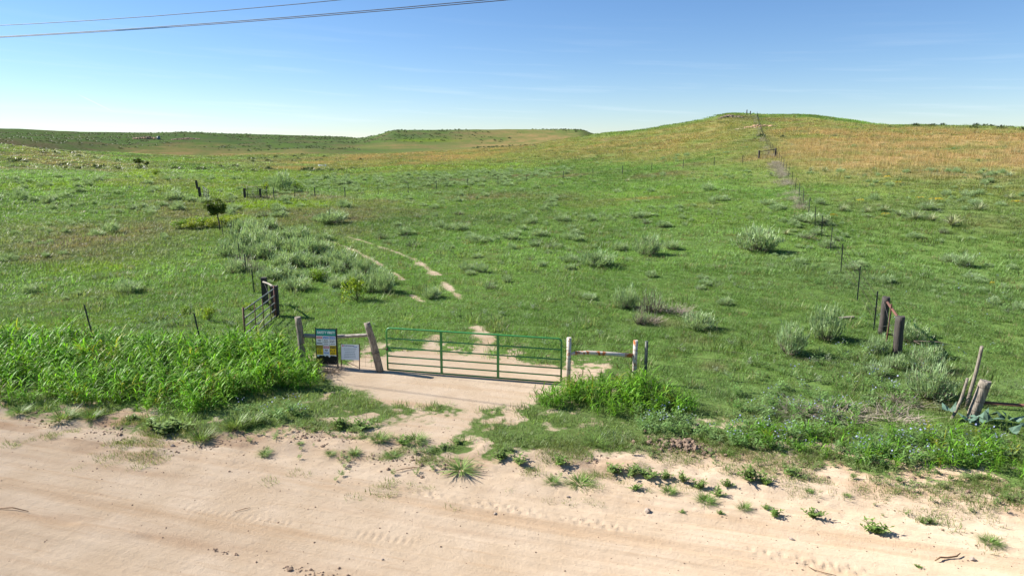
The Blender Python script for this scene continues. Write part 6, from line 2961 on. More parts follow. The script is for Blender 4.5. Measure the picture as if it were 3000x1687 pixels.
M_GREY_WOOD = plain_mat('weathered_wood', (.26, .225, .18), .9, .3, 7, color2=(.10, .085, .065), bump=.6, stretch=(6, 6, .7))
M_GREY_RAIL = plain_mat('weathered_rail', (.33, .30, .26), .9, .3, 5, color2=(.16, .14, .115), bump=.6, stretch=(.8, 6, 6))
M_DARK_WOOD = plain_mat('creosote_wood', (.060, .050, .042), .85, .3, 5, color2=(.03, .026, .023), bump=.6, stretch=(6, 6, .7))
M_WIRE = plain_mat('rusty_wire', (.085, .06, .045), .7, .2, 30, .4)
M_GALV = plain_mat('galvanised_wire', (.10, .10, .095), .8, .2, 30, .0)
M_GREEN = plain_mat('green_enamel', (.030, .215, .048), .34, .12, 3, color2=(.034, .165, .042))
M_TPOST = plain_mat('green_steel_post', (.016, .034, .028), .6, .3, 6, color2=(.02, .024, .02))
M_PIPE = plain_mat('dark_green_pipe', (.085, .105, .085), .6, .3, 5)
M_RUST = plain_mat('rusty_steel', (.150, .062, .040), .8, .3, 12, color2=(.085, .04, .03))
M_PANEL = plain_mat('worn_grey_tube', (.20, .225, .20), .5, .3, 6, .2, color2=(.12, .12, .10))
M_BLACK = plain_mat('black_board', (.012, .013, .014), .45, .2)
M_WHITEP = plain_mat('white_print', (.82, .84, .85), .5, .05)
M_TEAL = plain_mat('teal_print', (.0, .30, .235), .45, .08)
M_REDP = plain_mat('red_print', (.62, .04, .08), .45, .08)
M_BLUEP = plain_mat('blue_print', (.02, .16, .60), .45, .08)
M_YELP = plain_mat('yellow_print', (.80, .56, .012), .45, .08)
M_INK = plain_mat('ink', (.02, .025, .04), .5, .1)
M_GREYP = plain_mat('faded_white_board', (.70, .77, .82), .5, .06, 3)
M_STONE = plain_mat('stone', (.38, .31, .25), .9, .3, 14, bump=.4)
M_CLOD = plain_mat('soil_clod', (.25, .175, .12), .95, .3, 30, color2=(.12, .085, .06), bump=.4)
M_LEDGE = plain_mat('pale_caliche', (.40, .27, .16), .95, .3, .6, color2=(.26, .16, .09), bump=.6)
M_DARKROCK = plain_mat('dark_ledge', (.17, .13, .09), .95, .3, .8, color2=(.10, .085, .06), bump=.6)
M_TANK = plain_mat('blue_grey_tank', (.10, .14, .17), .5, .1)

def rust_white():
    m, nt, out = new_mat('rusting_white_paint')
    tc = N(nt, 'ShaderNodeTexCoord').outputs['Object']
    mp = N(nt, 'ShaderNodeMapping'); mp.inputs['Scale'].default_value = (1, 1, .6); nt.links.new(tc, mp.inputs['Vector'])
    n1 = noise(nt, mp.outputs[0], 7, 5, .65); n2 = noise(nt, mp.outputs[0], 2.2, 3)
    k = ramp(nt, math_n(nt, 'ADD', math_n(nt, 'MULTIPLY', n1, .6), math_n(nt, 'MULTIPLY', n2, .5)), .555, .62)
    c = mixc(nt, k, mixc(nt, ramp(nt, n1, .3, .7), (.54, .49, .42), (.45, .40, .33)), (.34, .105, .02))
    b = N(nt, 'ShaderNodeBsdfPrincipled'); nt.links.new(c, b.inputs['Base Color']); nt.links.new(ramp(nt, k, 0, 1, .4, .9), b.inputs['Roughness'])
    nt.links.new(b.outputs[0], out.inputs['Surface']); return m
M_RWHITE = rust_white()

E3 = vec(.974, -.225, 0); N3 = vec(.225, .974, 0); Z3 = vec(0, 0, 1)

# ---- green tube gate
GA, GB = gp(-3.57, 19.03, .03), gp(1.33, 17.88, .03)
ge = (GB-GA); GL = np.linalg.norm(ge); ge = ge/GL; GH = 1.24
gate = empty('tube_gate', tuple(GA)); tag(gate, 'long green tube gate closed across the sandy driveway', 'gate')
def gpt(s, z): return ge*s + Z3*z
rc = .11
fr = [gpt(0, 0), gpt(0, GH-rc)] + [gpt(rc - rc*math.cos(q), GH-rc + rc*math.sin(q)) for q in np.linspace(.25, 1.57, 6)] \
   + [gpt(GL-rc + rc*math.sin(q), GH-rc + rc*math.cos(q)) for q in np.linspace(0, 1.4, 6)] + [gpt(GL, GH-rc), gpt(GL, 0)]
tube_obj('outer_frame', [(fr, .025)], M_GREEN, 10, gate)
for f in (.757, .537, .336, .165):
    tube_obj('rail', [([gpt(.0, f*GH), gpt(GL, f*GH)], .020)], M_GREEN, 8, gate)
tube_obj('bottom_rail', [([gpt(0, .012), gpt(GL, .012)], .025)], M_GREEN, 8, gate)
for f in (.324, .65):
    link_obj('upright', boxes_mesh('upright', [(gpt(f*GL, GH*.5), ge*.032, np.cross(Z3, ge)*.028, Z3*GH*.498)], M_GREEN, .006), gate)
link_obj('gusset', mesh_from('gusset', [gpt(.02, .55), gpt(.16, .55), gpt(.02, .72), gpt(.02, .55)+N3*.006, gpt(.16, .55)+N3*.006, gpt(.02, .72)+N3*.006],
         [(0, 1, 2), (5, 4, 3), (0, 3, 4, 1), (1, 4, 5, 2), (2, 5, 3, 0)], M_GREEN), gate)
tube_obj('hinge', [([gpt(-.02, .62), gpt(-.17, .60)], .012), ([gpt(0, .58), gpt(0, .66)], .034)], M_WIRE, 8, gate)
ch = [gpt(GL, 1.06), gpt(GL+.08, 1.0), gpt(GL+.17, 1.02)]
tube_obj('chain', [(ch, .009)], M_WIRE, 6, gate)

# ---- round weathered posts, rail and wire netting left of the gate
P1b, P1t = gp(-6.18, 19.68, -.05), gp(-6.27, 19.66, 1.43)
p1 = wood_log('wooden_post', P1b, P1t, .098, .088, M_GREY_WOOD, seed=1); tag(p1, 'upright round grey wooden post left of the safety sign', 'post')
for f in (.45, .70, .86): band_on(p1, P1b, P1t, f, .103, M_WIRE)
P2b, P2t = gp(-3.77, 18.97, -.05), gp(-4.10, 18.99, 1.44)
p2 = wood_log('wooden_post', P2b, P2t, .112, .090, M_GREY_WOOD, seed=2); tag(p2, 'leaning round grey wooden post bound with wire beside the green gate', 'post')
for f in (.24, .44, .47, .62, .76, .90): band_on(p2, P2b, P2t, f, .112 - .015*f, M_WIRE)
band_on(p2, P2b, P2t, .40, .117, M_WIRE, 'wire_band', 2)
tube_obj('hinge_wire', [([P2b*0 + vec(-.13, -.10, .62), vec(.02, -.13, .56), vec(.2, .02, .60)], .005)], M_WIRE, 4, p2)
r1 = wood_log('wooden_rail', gp(-6.12, 19.66, .87), gp(-4.03, 18.985, 1.05), .062, .048, M_GREY_RAIL, seed=5, rough=.025, segs=14)
tag(r1, 'knobbly weathered wooden rail between the two round grey posts', 'rail')

def netting(name, a, b, z0, z1, rows, step, mat, label, cat='wire netting', r=.0022):
    """stock netting: each line wire a part, the stays joined"""
    o = empty(name, tuple(gp(*a))); tag(o, label, cat)
    org = gp(*a); L = math.dist(a, b); e = vec(b[0]-a[0], b[1]-a[1], 0)/L
    def pt(s, z): return gp(a[0]+e[0]*s, a[1]+e[1]*s, z) - org
    ns = max(2, int(L/2)+1); zs = np.linspace(z0, z1, rows)
    for k, z in enumerate(zs):
        tube_obj('line_wire', [([pt(s, z + .012*math.sin(s*1.3+k)) for s in np.linspace(0, L, ns*2)], r)], mat, 4, o, False)
    if step:
        c = tube_obj('stay_wires', [([pt(s, z0), pt(s, z1)], r*.8) for s in np.arange(step/2, L, step)], mat, 3, o, False); c['kind'] = 'stuff'
    return o
netting('wire_netting', (-6.15, 19.74), (-3.85, 19.06), .08, .98, 7, .19, M_GALV, 'square mesh wire netting behind the two signs', r=.0028)
netting('wire_netting', (-22.6, 23.4), (-6.25, 19.72), .1, 1.12, 6, .30, M_GALV, 'square mesh wire netting behind the tall grass at left', r=.0017)

# ---- steel T-posts
def tpost_mesh(h):
    return boxes_mesh('t_post', [((0, 0, h/2-.1), (.024, 0, 0), (0, .0035, 0), (0, 0, h/2+.1)), ((0, .020, h/2-.1), (.0035, 0, 0), (0, .0165, 0), (0, 0, h/2+.1))]
                      + [((0, -.0055, z), (.006, 0, 0), (0, .002, 0), (0, 0, .006)) for z in np.arange(.1, h-.05, .11)], M_TPOST)
TP = tpost_mesh(1.33)
TPF = boxes_mesh('t_post_far', [((0, 0, .55), (.046, 0, 0), (0, .02, 0), (0, 0, .75)), ((0, .022, .55), (.006, 0, 0), (0, .016, 0), (0, 0, .75))], M_TPOST)
ORD = ['first', 'second', 'third', 'fourth', 'fifth', 'sixth', 'seventh', 'eighth', 'ninth', 'tenth', 'eleventh', 'twelfth', 'thirteenth', 'fourteenth', 'fifteenth', 'sixteenth', 'seventeenth', 'eighteenth', 'nineteenth', 'twentieth'] 
ORD += ['twenty ' + q for q in ORD[:9]]
rp = random.Random(11)
def tpost(x, y, h, label, group, far=False, lean=(0, 0)):
    o = link_obj('t_post', TPF if far else TP, None, (x, y, zg(x, y))); o.scale = (1, 1, h/1.33)
    o.rotation_euler = (lean[1] + rp.uniform(-.03, .03), lean[0] + rp.uniform(-.03, .03), rp.uniform(-.5, .5) + 1.2)
    if lean != (0, 0): o.rotation_euler = (lean[1], lean[0], 0)
    return tag(o, label, 'fence post', group)
for i, (x, y, h) in enumerate(HILL_POSTS):
    tpost(x, y, h, 'thin green steel fence post, %s uphill from the dark round corner posts' % ORD[i], 'steel posts of the hill fence')
# on past the wooden brace to the crest
line = np.array(HILL_LINE); seg = np.hypot(*np.diff(line, axis=0).T); cum = np.concatenate([[0], np.cumsum(seg)])
far_pts = []
for k, s in enumerate(np.arange(5.2, cum[-1], 5.2)):
    x, y = np.interp(s, cum, line[:, 0]), np.interp(s, cum, line[:, 1]); far_pts.append((x, y))
    tpost(x, y, 1.25, 'thin steel fence post, %s uphill from the wooden brace on the slope' % (ORD[k] if k < len(ORD) else 'last'), 'steel posts of the upper hill fence', True)
for i, (x, y) in enumerate(BACK_POSTS):
    tpost(x, y, 1.2, 'thin dark steel post of the far cross fence, %s right of the far gate' % ORD[i], 'steel posts of the far cross fence', True)
LL = ['thin dark steel post just behind the dark square posts', 'thin dark steel post, second behind the dark square posts', 'dark steel post in the sagebrush thicket edge', 'leaning dark steel post left of the thicket', 'dark steel post right of the small tree trunk', 'dark steel post behind the small tree', 'dark steel post beyond the small tree toward the far gate']
for i, (x, y, h) in enumerate(LEFT_POSTS):
    tpost(x, y, h, LL[i], 'steel posts of the left side fence', False, (.12 if i == 3 else -.04, .0))
tpost(-9.38, 20.26, 1.40, 'leaning dark steel post behind the tall grass, right of two', 'leaning steel posts behind the tall grass', False, (-.14, 0))
tpost(-13.25, 21.2, 1.40, 'leaning dark steel post behind the tall grass, left of two', 'leaning steel posts behind the tall grass', False, (-.14, 0))

def fence_wires(label, pts, heights, r=.003, mat=None):
    o = empty('wire_fence', tuple(gp(*pts[0]))); tag(o, label, 'wire fence'); org = gp(*pts[0])
    for z in heights:
        tube_obj('line_wire', [([gp(x, y, z) - org for x, y in pts], r)], mat or M_WIRE, 3, o, False)
hp = [(x, y) for x, y, h in HILL_POSTS]
fence_wires('barbed wires of the fence running up the hill', hp + far_pts, (.35, .65, .92, 1.18), .006)
fence_wires('wires of the far cross fence between its thin posts', [(-26.3, 74.8)] + BACK_POSTS, (.35, .7, 1.05), .004)
fence_wires('wires of the left side fence toward the far gate', [(-9.97, 27.32)] + [(x, y) for x, y, h in LEFT_POSTS] + [(-33.76, 75.4)], (.35, .65, .95), .003)

# ---- white pipe brace and steel pipe post
W1, W2 = (1.54, 18.02), (3.34, 18.03)
pb = empty('pipe_brace', tuple(gp(*W1))); tag(pb, 'rusting white pipe brace of two posts and a rail right of the green gate', 'fence brace')
o0 = gp(*W1)
d2 = gp(*W2) - o0
for (x, y, h, nm) in ((0, 0, 1.27, 'post'), (d2[0], d2[1], 1.19, 'post')):
    po = tube_obj(nm, [([vec(x, y, -.05), vec(x, y, h*.5), vec(x, y, h)], .062)], M_RWHITE, 16, pb)
    for z in ((.38, .68, .92, 1.18) if x == 0 else (.42, .52, .86, .98, 1.12)):
        q = [vec(x + .066*math.cos(k*.3927), y + .066*math.sin(k*.3927), h*z/1.25 + .01*math.sin(k*.3927)) for k in range(17)]
        tube_obj('wire_band', [(q, .005)], M_RUST, 4, po)
rl = [d2*.03 + Z3*.80, d2*.10 + Z3*.835, d2*.30 + Z3*.85, d2*.6 + Z3*.815, d2*.97 + Z3*.76]
tube_obj('rail', [(rl, [.035, .052, .056, .056, .056])], M_RWHITE, 14, pb)
sp = tube_obj('steel_pipe_post', [([vec(0, 0, -.05), vec(0, 0, .6), vec(.0, 0, 1.19)], .043)], M_PIPE, 12); sp.location = tuple(gp(3.62, 17.94)); tag(sp, 'plain dark grey green pipe post just right of the white pipe brace', 'post')
for z in (.35, .62, .93, 1.05):
    tube_obj('wire_band', [([vec(.046*math.cos(k*.3927), .046*math.sin(k*.3927), z + .006*math.sin(k)) for k in range(17)], .0045)], M_WIRE, 4, sp)
fence_wires('slack wires from white brace across to the weathered log post', [W1, (2.4, 18.02), W2, (3.62, 17.94), (7.0, 16.9), (10.72, 15.45)], (.30, .55, .84, 1.08), .0035)

# ---- grey panel gate, square tie posts and their brace at left
A, B = gp(-8.68, 21.75), gp(-8.87, 25.27)
pg = empty('panel_gate', tuple(A)); tag(pg, 'open grey tube panel gate with rusty uprights standing behind the tall grass at left', 'gate')
pe = B - A; PL = np.linalg.norm(pe); pe = pe/PL; PH = 1.17
for f in (.95, .72, .49, .27, .06): tube_obj('rail', [([pe*.02 + Z3*PH*f, pe*(PL-.02) + Z3*PH*f], .022)], M_PANEL, 8, pg)
for f in (0, 1): tube_obj('end_post', [([pe*PL*f, pe*PL*f + Z3*(PH+.05)], .034)], M_RUST, 8, pg)
for f in (.30, .55, .80): tube_obj('upright', [([pe*PL*f + N3*0 + Z3*.02 + vec(.028, 0, 0), pe*PL*f + Z3*PH*.95 + vec(.028, 0, 0)], .017)], M_RUST, 6, pg)

def tie_post(x, y, w, h, label, rz=.2, group=None, d=None, lean=0.0):
    me = boxes_mesh('tie_post', [((0, 0, h/2-.05), (w/2, 0, 0), (0, (d or w)/2, 0), (0, 0, h/2+.05))], M_DARK_WOOD, .015)
    o = link_obj('wooden_post', me, None, tuple(gp(x, y))); o.rotation_euler = (0, lean, rz)
    return tag(o, label, 'post', group)
tie_post(-9.97, 27.32, .215, 1.13, 'dark square tie post behind the grey panel gate, farther of two', .15)
tie_post(-8.95, 25.5, .25, 1.17, 'dark square tie post behind the grey panel gate, nearer of two', .1)
b1 = wood_log('brace_rail', gp(-9.95, 27.2, .97), gp(-9.0, 25.6, 1.12), .035, .04, M_GREY_RAIL, seed=8, n=8); tag(b1, 'thin pale brace pole on top of the two dark square posts', 'rail')
tube_obj('brace_wire', [([vec(0, 0, 0), vec(.95, -1.6, -.75)], .004), ([vec(0, 0, -.7), vec(.95, -1.6, .05)], .004)], M_GALV, 4, b1)

# ---- far gate in the valley
g1 = gp(-28.35, 74.62); g2 = gp(-26.28, 74.75); fe = (g2-g1); FL_ = np.linalg.norm(fe); fe = fe/FL_
fg = empty('panel_gate', tuple(g1)); tag(fg, 'dark far panel gate with six rails between stout posts in the valley', 'gate')
for z in (.16, .36, .56, .78, 1.0, 1.22): tube_obj('rail', [([Z3*z, fe*FL_ + Z3*z], .036)], M_TPOST, 6, fg)
for f in (0, 1): tube_obj('end_post', [([fe*FL_*f, fe*FL_*f + Z3*1.34], .034)], M_TPOST, 6, fg)
for f in (.3, .55): tube_obj('upright', [([fe*FL_*f + Z3*.1 - N3*.03, fe*FL_*f + Z3*1.24 - N3*.03], .022)], M_TPOST, 6, fg)
tie_post(-28.64, 74.65, .22, 1.10, 'stout dark post at left end of the far panel gate', .1)
tie_post(-27.10, 75.0, .20, 1.06, 'stout dark post behind the middle of the far panel gate', .1)
fr_ = tube_obj('brace_rail', [([gp(-28.55, 74.72, .97), gp(-27.15, 75.03, .97)], .04)], M_DARK_WOOD, 8); tag(fr_, 'dark rail joining the two stout posts of the far panel gate', 'rail')
tie_post(-38.35, 85.1, .22, 1.15, 'tall dark post on the left side of the valley track, farther of two', .1, None, None, -.08)
tie_post(-33.76, 75.39, .24, 1.15, 'dark post on the left side of the valley track, nearer of two', .1, None, None, -.05)
q1, q2 = gp(-33.3, 75.2), gp(-30.81, 70.66); oe = q2-q1; OL = np.linalg.norm(oe); oe = oe/OL
og = empty('panel_gate', tuple(q1)); tag(og, 'far dark tube gate swung open on the left side of the valley track', 'gate')
for z in (.2, .45, .7, .95, 1.2): tube_obj('rail', [([Z3*z, oe*OL + Z3*z], .022)], M_TPOST, 6, og)
for f in (0, .33, .66, 1): tube_obj('upright', [([oe*OL*f, oe*OL*f + Z3*1.25], .028)], M_TPOST, 6, og)

# ---- wooden brace on the slope
h1, h2 = (34.73, 99.03), (36.94, 98.82)
hb1 = wood_log('wooden_post', gp(*h1, -.1), gp(*h1, 1.15), .15, .14, M_DARK_WOOD, seed=21); tag(hb1, 'dark wooden post at left end of the brace on the slope', 'post')
hb2 = wood_log('wooden_post', gp(*h2, -.1), gp(*h2, 1.2), .15, .14, M_DARK_WOOD, seed=22); tag(hb2, 'dark wooden post at right end of the brace, standing in the hill fence', 'post')
hr = tube_obj('brace_rail', [([gp(*h1, .98) + vec(.14, 0, 0), gp(*h2, 1.02) - vec(.14, 0, 0)], .05)], M_DARK_WOOD, 8); tag(hr, 'dark rail across the wooden brace on the slope', 'rail')
hw = tube_obj('brace_stick', [([gp(35.75, 98.9, .0), gp(36.1, 98.85, .95)], .03)], M_DARK_WOOD, 6); tag(hw, 'thin slanting stick under the rail of the slope brace', 'stick')
for i, (dx, h) in enumerate(((-1.6, 1.5), (-.5, 1.2))):
    x, y = 74.9+dx, 222.5; c = wood_log('wooden_post', gp(x, y, -.2), gp(x, y, h), .17, .15, M_DARK_WOOD, seed=30+i, n=8); tag(c, ['dark post on the hill crest against the sky, left of two', 'shorter dark post on the hill crest at the top of the fence'][i], 'post')

# ---- right corner: dark round posts, rusty brace, rusty post
c1b, c1t = gp(12.49, 22.62, -.1), gp(12.52, 22.6, 1.29)
k1 = wood_log('wooden_post', c1b, c1t, .128, .122, M_DARK_WOOD, seed=41); tag(k1, 'dark round corner post, farther and taller of two at right', 'post')
c2b, c2t = gp(11.74, 20.30, -.1), gp(11.74, 20.30, 1.22)
k2 = wood_log('wooden_post', c2b, c2t, .132, .126, M_DARK_WOOD, seed=42); tag(k2, 'dark round corner post, nearer one half hidden by sagebrush', 'post')
kb = tube_obj('pipe_rail', [([c1t + vec(-.02, -.13, -.16), c2t + vec(.02, .13, -.10)], .042)], M_RUST, 10); tag(kb, 'rusty brace pipe joining the two dark round corner posts', 'rail')
tube_obj('brace_wire', [([c1t + vec(-.1, 0, -.12), c2b + vec(-.1, 0, .55)], .004), ([c1b + vec(-.1, 0, .35), c2t + vec(-.1, 0, -.25)], .004)], M_GALV, 4, kb)
ro = link_obj('t_post', TP.copy(), None, tuple(gp(12.10, 21.55))); ro.data.materials[0] = M_RUST; ro.scale = (1, 1, .98); ro.rotation_euler = (0, .03, .3); tag(ro, 'rusty red steel post between the two dark round corner posts', 'fence post')

# ---- log post group at the right edge
lgb, lgt = gp(10.80, 15.32, -.05), gp(10.97, 15.28, 1.0)
lg = wood_log('log_post', lgb, lgt, .125, .118, M_GREY_WOOD, seed=51, n=20); tag(lg, 'thick weathered leaning log post near the right edge', 'post')
for f in (.30, .52, .85): band_on(lg, lgb, lgt, f, .135, M_WIRE)
stk = wood_log('wooden_stake', gp(11.30, 16.24, -.05), gp(11.42, 16.2, 1.56), .044, .040, M_GREY_WOOD, seed=52, n=8, rough=.02); tag(stk, 'tall thin grey stake standing behind the weathered log post', 'stake')
lst = wood_log('leaning_stick', gp(10.36, 15.34, -.02), gp(10.64, 15.4, 1.02), .036, .030, M_GREY_WOOD, seed=53, n=8, rough=.025); tag(lst, 'grey crooked stick leaning left of the weathered log post', 'stick')
pr = tube_obj('pipe_rail', [([gp(10.98, 15.28, .47), gp(14.2, 14.54, .45)], .036)], M_RUST, 10); tag(pr, 'dark rusty pipe rail running right from the log post', 'rail')
rp2 = wood_log('log_post', gp(14.3, 14.5, -.05), gp(14.35, 14.5, 1.0), .12, .11, M_GREY_WOOD, seed=54); tag(rp2, 'weathered log post at the far end of the rusty pipe rail', 'post')
pk = link_obj('plank', boxes_mesh('plank', [((0, 0, .06), (.27, .02, .015), (-.006, .08, 0), (0, 0, .02))], M_GREY_WOOD, .004), None, tuple(gp(12.26, 24.63))); tag(pk, 'grey weathered plank lying in the grass left of the corner posts', 'plank')

# ---- white barrier, tank and rock banks far off
bx, by, bz = SPOTS['barrier']
bo = empty('pipe_barrier', tuple(gp(bx, by))); tag(bo, 'tiny white pipe barrier far off on the valley slope', 'barrier')
for x in (-.75, .75): tube_obj('post', [([vec(x, 0, -.1), vec(x, 0, .75)], .05)], M_WHITEP, 6, bo)
for z in (.38, .66): tube_obj('rail', [([vec(-1.1, 0, z), vec(1.1, 0, z)], .04)], M_WHITEP, 6, bo)
tkx, tky, _ = SPOTS['tank']
tk = empty('stock_tank', tuple(gp(tkx, tky))); tag(tk, 'small blue grey tank beside the pale bank on the far left hill', 'tank')
tube_obj('shell', [([vec(0, 0, -.3), vec(0, 0, 1.9)], 1.0)], M_TANK, 16, tk); tube_obj('lid', [([vec(0, 0, 1.9), vec(0, 0, 2.0), vec(0, 0, 2.2)], [1.06, 1.06, .2])], M_TANK, 16, tk)

def rock_mesh(seed, sub=2):
    bm = bmesh.new(); bmesh.ops.create_icosphere(bm, subdivisions=sub, radius=1.0); g = np.random.default_rng(seed); o = g.uniform(-50, 50, 3)
    for v in bm.verts:
        p = np.array(v.co); q = p*1.3 + o
        v.co = Vector(p*(1 + .28*float(vnoise(q[0]+q[2], q[1]-q[2], seed)) + .14*float(vnoise(q[0]*2.7, q[1]*2.7+q[2]*2.7, seed+3))))
    me = bpy.data.meshes.new('rock'); bm.to_mesh(me); bm.free()
    return me
RK = [rock_mesh(700+k) for k in range(5)]
for m in RK: m.materials.append(M_LEDGE)
RKD = [m.copy() for m in RK]
for m in RKD: m.materials[0] = M_DARKROCK
def bank(key, label, n, wx, h, dark_top, seed, along=None):
    g = np.random.default_rng(seed); x0, y0, _ = SPOTS[key]; rad = vec(x0, y0, 0)/math.hypot(x0, y0); side = vec(rad[1], -rad[0], 0)
    o = empty('rock_bank', tuple(gp(x0, y0))); tag(o, label, 'rock bank'); org = gp(x0, y0)
    pale = key != 'knob'
    for k in range(n):
        s = (k/(n-1)-.5)*wx; arch = 1 - .6*abs(k/(n-1)-.5)*2
        p = vec(x0, y0, 0) + side*s + rad*g.normal()*.6
        c = link_obj('rock', (RK if pale else RKD)[k % 5], o, tuple(gp(p[0], p[1]) - org + Z3*h*.1)); c.scale = (wx/n*.85, wx/n*.7, h*arch*g.uniform(.45, .8)); c.rotation_euler = (0, 0, g.uniform(0, 6))
        if dark_top:
            p2_ = p + rad*wx/n*.9
            c = link_obj('rock', RKD[k % 5], o, tuple(gp(p2_[0], p2_[1]) - org + Z3*h*.45*arch)); c.scale = (wx/n*.95, wx/n*.8, h*arch*g.uniform(.5, .75)); c.rotation_euler = (0, 0, g.uniform(0, 6))
bank('rock1', 'pale eroded bank with dark top on the far left hill, left of two', 11, 15, 1.5, True, 1)
bank('rock2', 'pale eroded bank with dark top on the far left hill, right of two', 11, 16, 1.2, True, 2)
bank('ledge', 'pale sandy rock ledge crossing the fence below the hill crest', 10, 6.8, .9, False, 3)
bank('knob', 'dark rocky outcrop on the summit of the right hill', 8, 6.0, .8, True, 4)

# ---- stones, clods, sticks and dead brush on the sand
SM = [rock_mesh(720+k, 1) for k in range(5)]
for m in SM: m.materials.append(M_STONE)
stones = [(1.03, 11.72, .035, 'brown stone on the sand below the pipe posts, left one'), (2.4, 11.2, .06, 'flat stone casting a shadow on the road below the pipe posts'), (5.35, 11.15, .065, 'pale round stone by the weeds on the right sand'), (-2.02, 9.75, .022, 'small white pebble by the crumbled rut'),
          (6.0, 10.55, .04, 'brown stone right of the weed with long shadow'), (4.6, 10.35, .04, 'stone on the right sand, left of the brown one'), (7.2, 9.75, .05, 'pale stone near the curved stick'), (-7.3, 13.9, .05, 'clod like stone below the left grass'), (-3.3, 13.0, .045, 'dark stone at the road edge below the driveway'), (-.3, 11.1, .03, 'dark pebble alone on the middle road')]
for i, (x, y, r, lb) in enumerate(stones):
    o = link_obj('stone', SM[i % 5], None, tuple(gp(x, y, r*.3))); o.scale = (r*1.2, r, r*.75); o.rotation_euler = (0, 0, i*1.1); tag(o, lb, 'stone', 'stones on the sandy road')

def scatter_clods(name, x, y, s, label, mat):
    src = [m.copy() for m in SM]
    for m in src: m.materials[0] = mat
    gn_scatter(name, np.stack([x, y, hgt(x, y) + s*.15], -1), rng.random(len(x))*6.283, np.stack([s*1.2, s, s*.8], -1), rng.integers(0, 5, len(x)), np.ones((len(x), 3)), src, label)
# crumbled spoil along the road edge, in the rut and over the sand
s_ = rng.uniform(-17, 14, 2600); d_ = rng.normal(-.25, .28, 2600)
t_ = np.interp(s_, _es, _et) + d_; k = fbm(s_/1.2, t_/1.2, 111, 3) > .02; s_, t_ = s_[k], t_[k]
x1 = s_*ROAD_E[0] + t_*ROAD_N[0]; y1 = s_*ROAD_E[1] + t_*ROAD_N[1]
s2 = rng.uniform(-7, 3, 700); t2 = 8.06 - .06*s2 - .25*vnoise(s2/9.0, s2*0 + 3, 3) + .03*rng.normal(size=700) + .10*rng.normal(size=700)*sstep(-7, -4, s2); k = (vnoise(s2/1.5, s2*0, 24) > -.45) & (rng.random(700) < sstep(-9, -5, s2)); s2, t2 = s2[k], t2[k]
x2 = s2*ROAD_E[0] + t2*ROAD_N[0]; y2 = s2*ROAD_E[1] + t2*ROAD_N[1]
s3 = rng.uniform(-16, 12, 4200); t3 = 15 - rng.gamma(2.0, 1.3, 4200); x3 = s3*ROAD_E[0] + t3*ROAD_N[0]; y3 = s3*ROAD_E[1] + t3*ROAD_N[1]
k = (masks(x3, y3)['sand'] > .5); x3, y3 = x3[k], y3[k]
sz = np.concatenate([np.exp(rng.normal(-4.3, .5, len(x1))), np.exp(rng.normal(-4.25, .4, len(x2))), np.exp(rng.normal(-5.0, .45, len(x3)))])
scatter_clods('soil_clods', np.concatenate([x1, x2, x3]), np.concatenate([y1, y2, y3]), np.clip(sz, .005, .05), 'small brown soil clods and pebbles on the sand', M_CLOD)

# dark turned earth mound on the verge
mo = empty('earth_mound', tuple(gp(3.6, 13.94))); tag(mo, 'heap of dark turned earth at the verge right of the driveway', 'earth heap')
gm = np.random.default_rng(77); RC = [m.copy() for m in SM]
for m in RC: m.materials[0] = M_CLOD
for i in range(220):
    x = gm.normal()*.36; y = gm.normal()*.20 - x*.3
    c = link_obj('clod', RC[i % 5], mo, (x, y, .01 + .07*math.exp(-(x*x*4+y*y*12)))); r = math.exp(gm.normal(-3.75, .5)); c.scale = (r*1.2, r, r*.8); c.rotation_euler = (gm.uniform(0, 3), 0, gm.uniform(0, 6))

def curved_stick(pts, r, label, name='stick', mat=M_TWIG, cat='stick'):
    org = gp(pts[0][0], pts[0][1], .015)
    o = tube_obj(name, [([gp(x, y, .015 + z) - org for x, y, z in pts], [r*.7] + [r]*(len(pts)-2) + [r*.5])], mat, 6); o.location = tuple(org); tag(o, label, cat)
M_STICK = plain_mat('brown_stick', (.20, .12, .06), .85, .3)
curved_stick([(6.58, 9.70, .01), (6.70, 9.77, .03), (6.83, 9.79, .01), (6.98, 9.80, .02), (7.07, 9.86, .03)], .014, 'curved brown stick lying on the sand at lower right', mat=M_STICK)
curved_stick([(4.55, 9.55, 0), (4.58, 9.42, .01), (4.7, 9.33, .01), (4.85, 9.28, 0)], .007, 'thin bent straw on the sand at lower right', mat=M_STICK)
curved_stick([(-9.2, 11.32, .0), (-8.9, 11.30, .03), (-8.55, 11.2, .01)], .012, 'dark twig on the road at the left edge', mat=M_STICK)
curved_stick([(-4.9, 11.2, .0), (-4.75, 11.28, .01), (-4.68, 11.33, .0)], .006, 'short twig on the left part of the road', mat=M_STICK)
curved_stick([(-2.4, 12.7, 0), (-2.2, 12.75, .03), (-1.95, 12.85, .01), (-1.8, 12.83, 0)], .008, 'forked twig lying at the sand edge below the driveway', mat=M_STICK)
curved_stick([(12.9, 20.9, .1), (12.7, 21.1, .2), (13.3, 20.8, .25), (13.6, 20.6, .2)], .012, 'pale dead branch on the ground behind the corner sagebrush', 'branch', M_TWIG, 'branch')

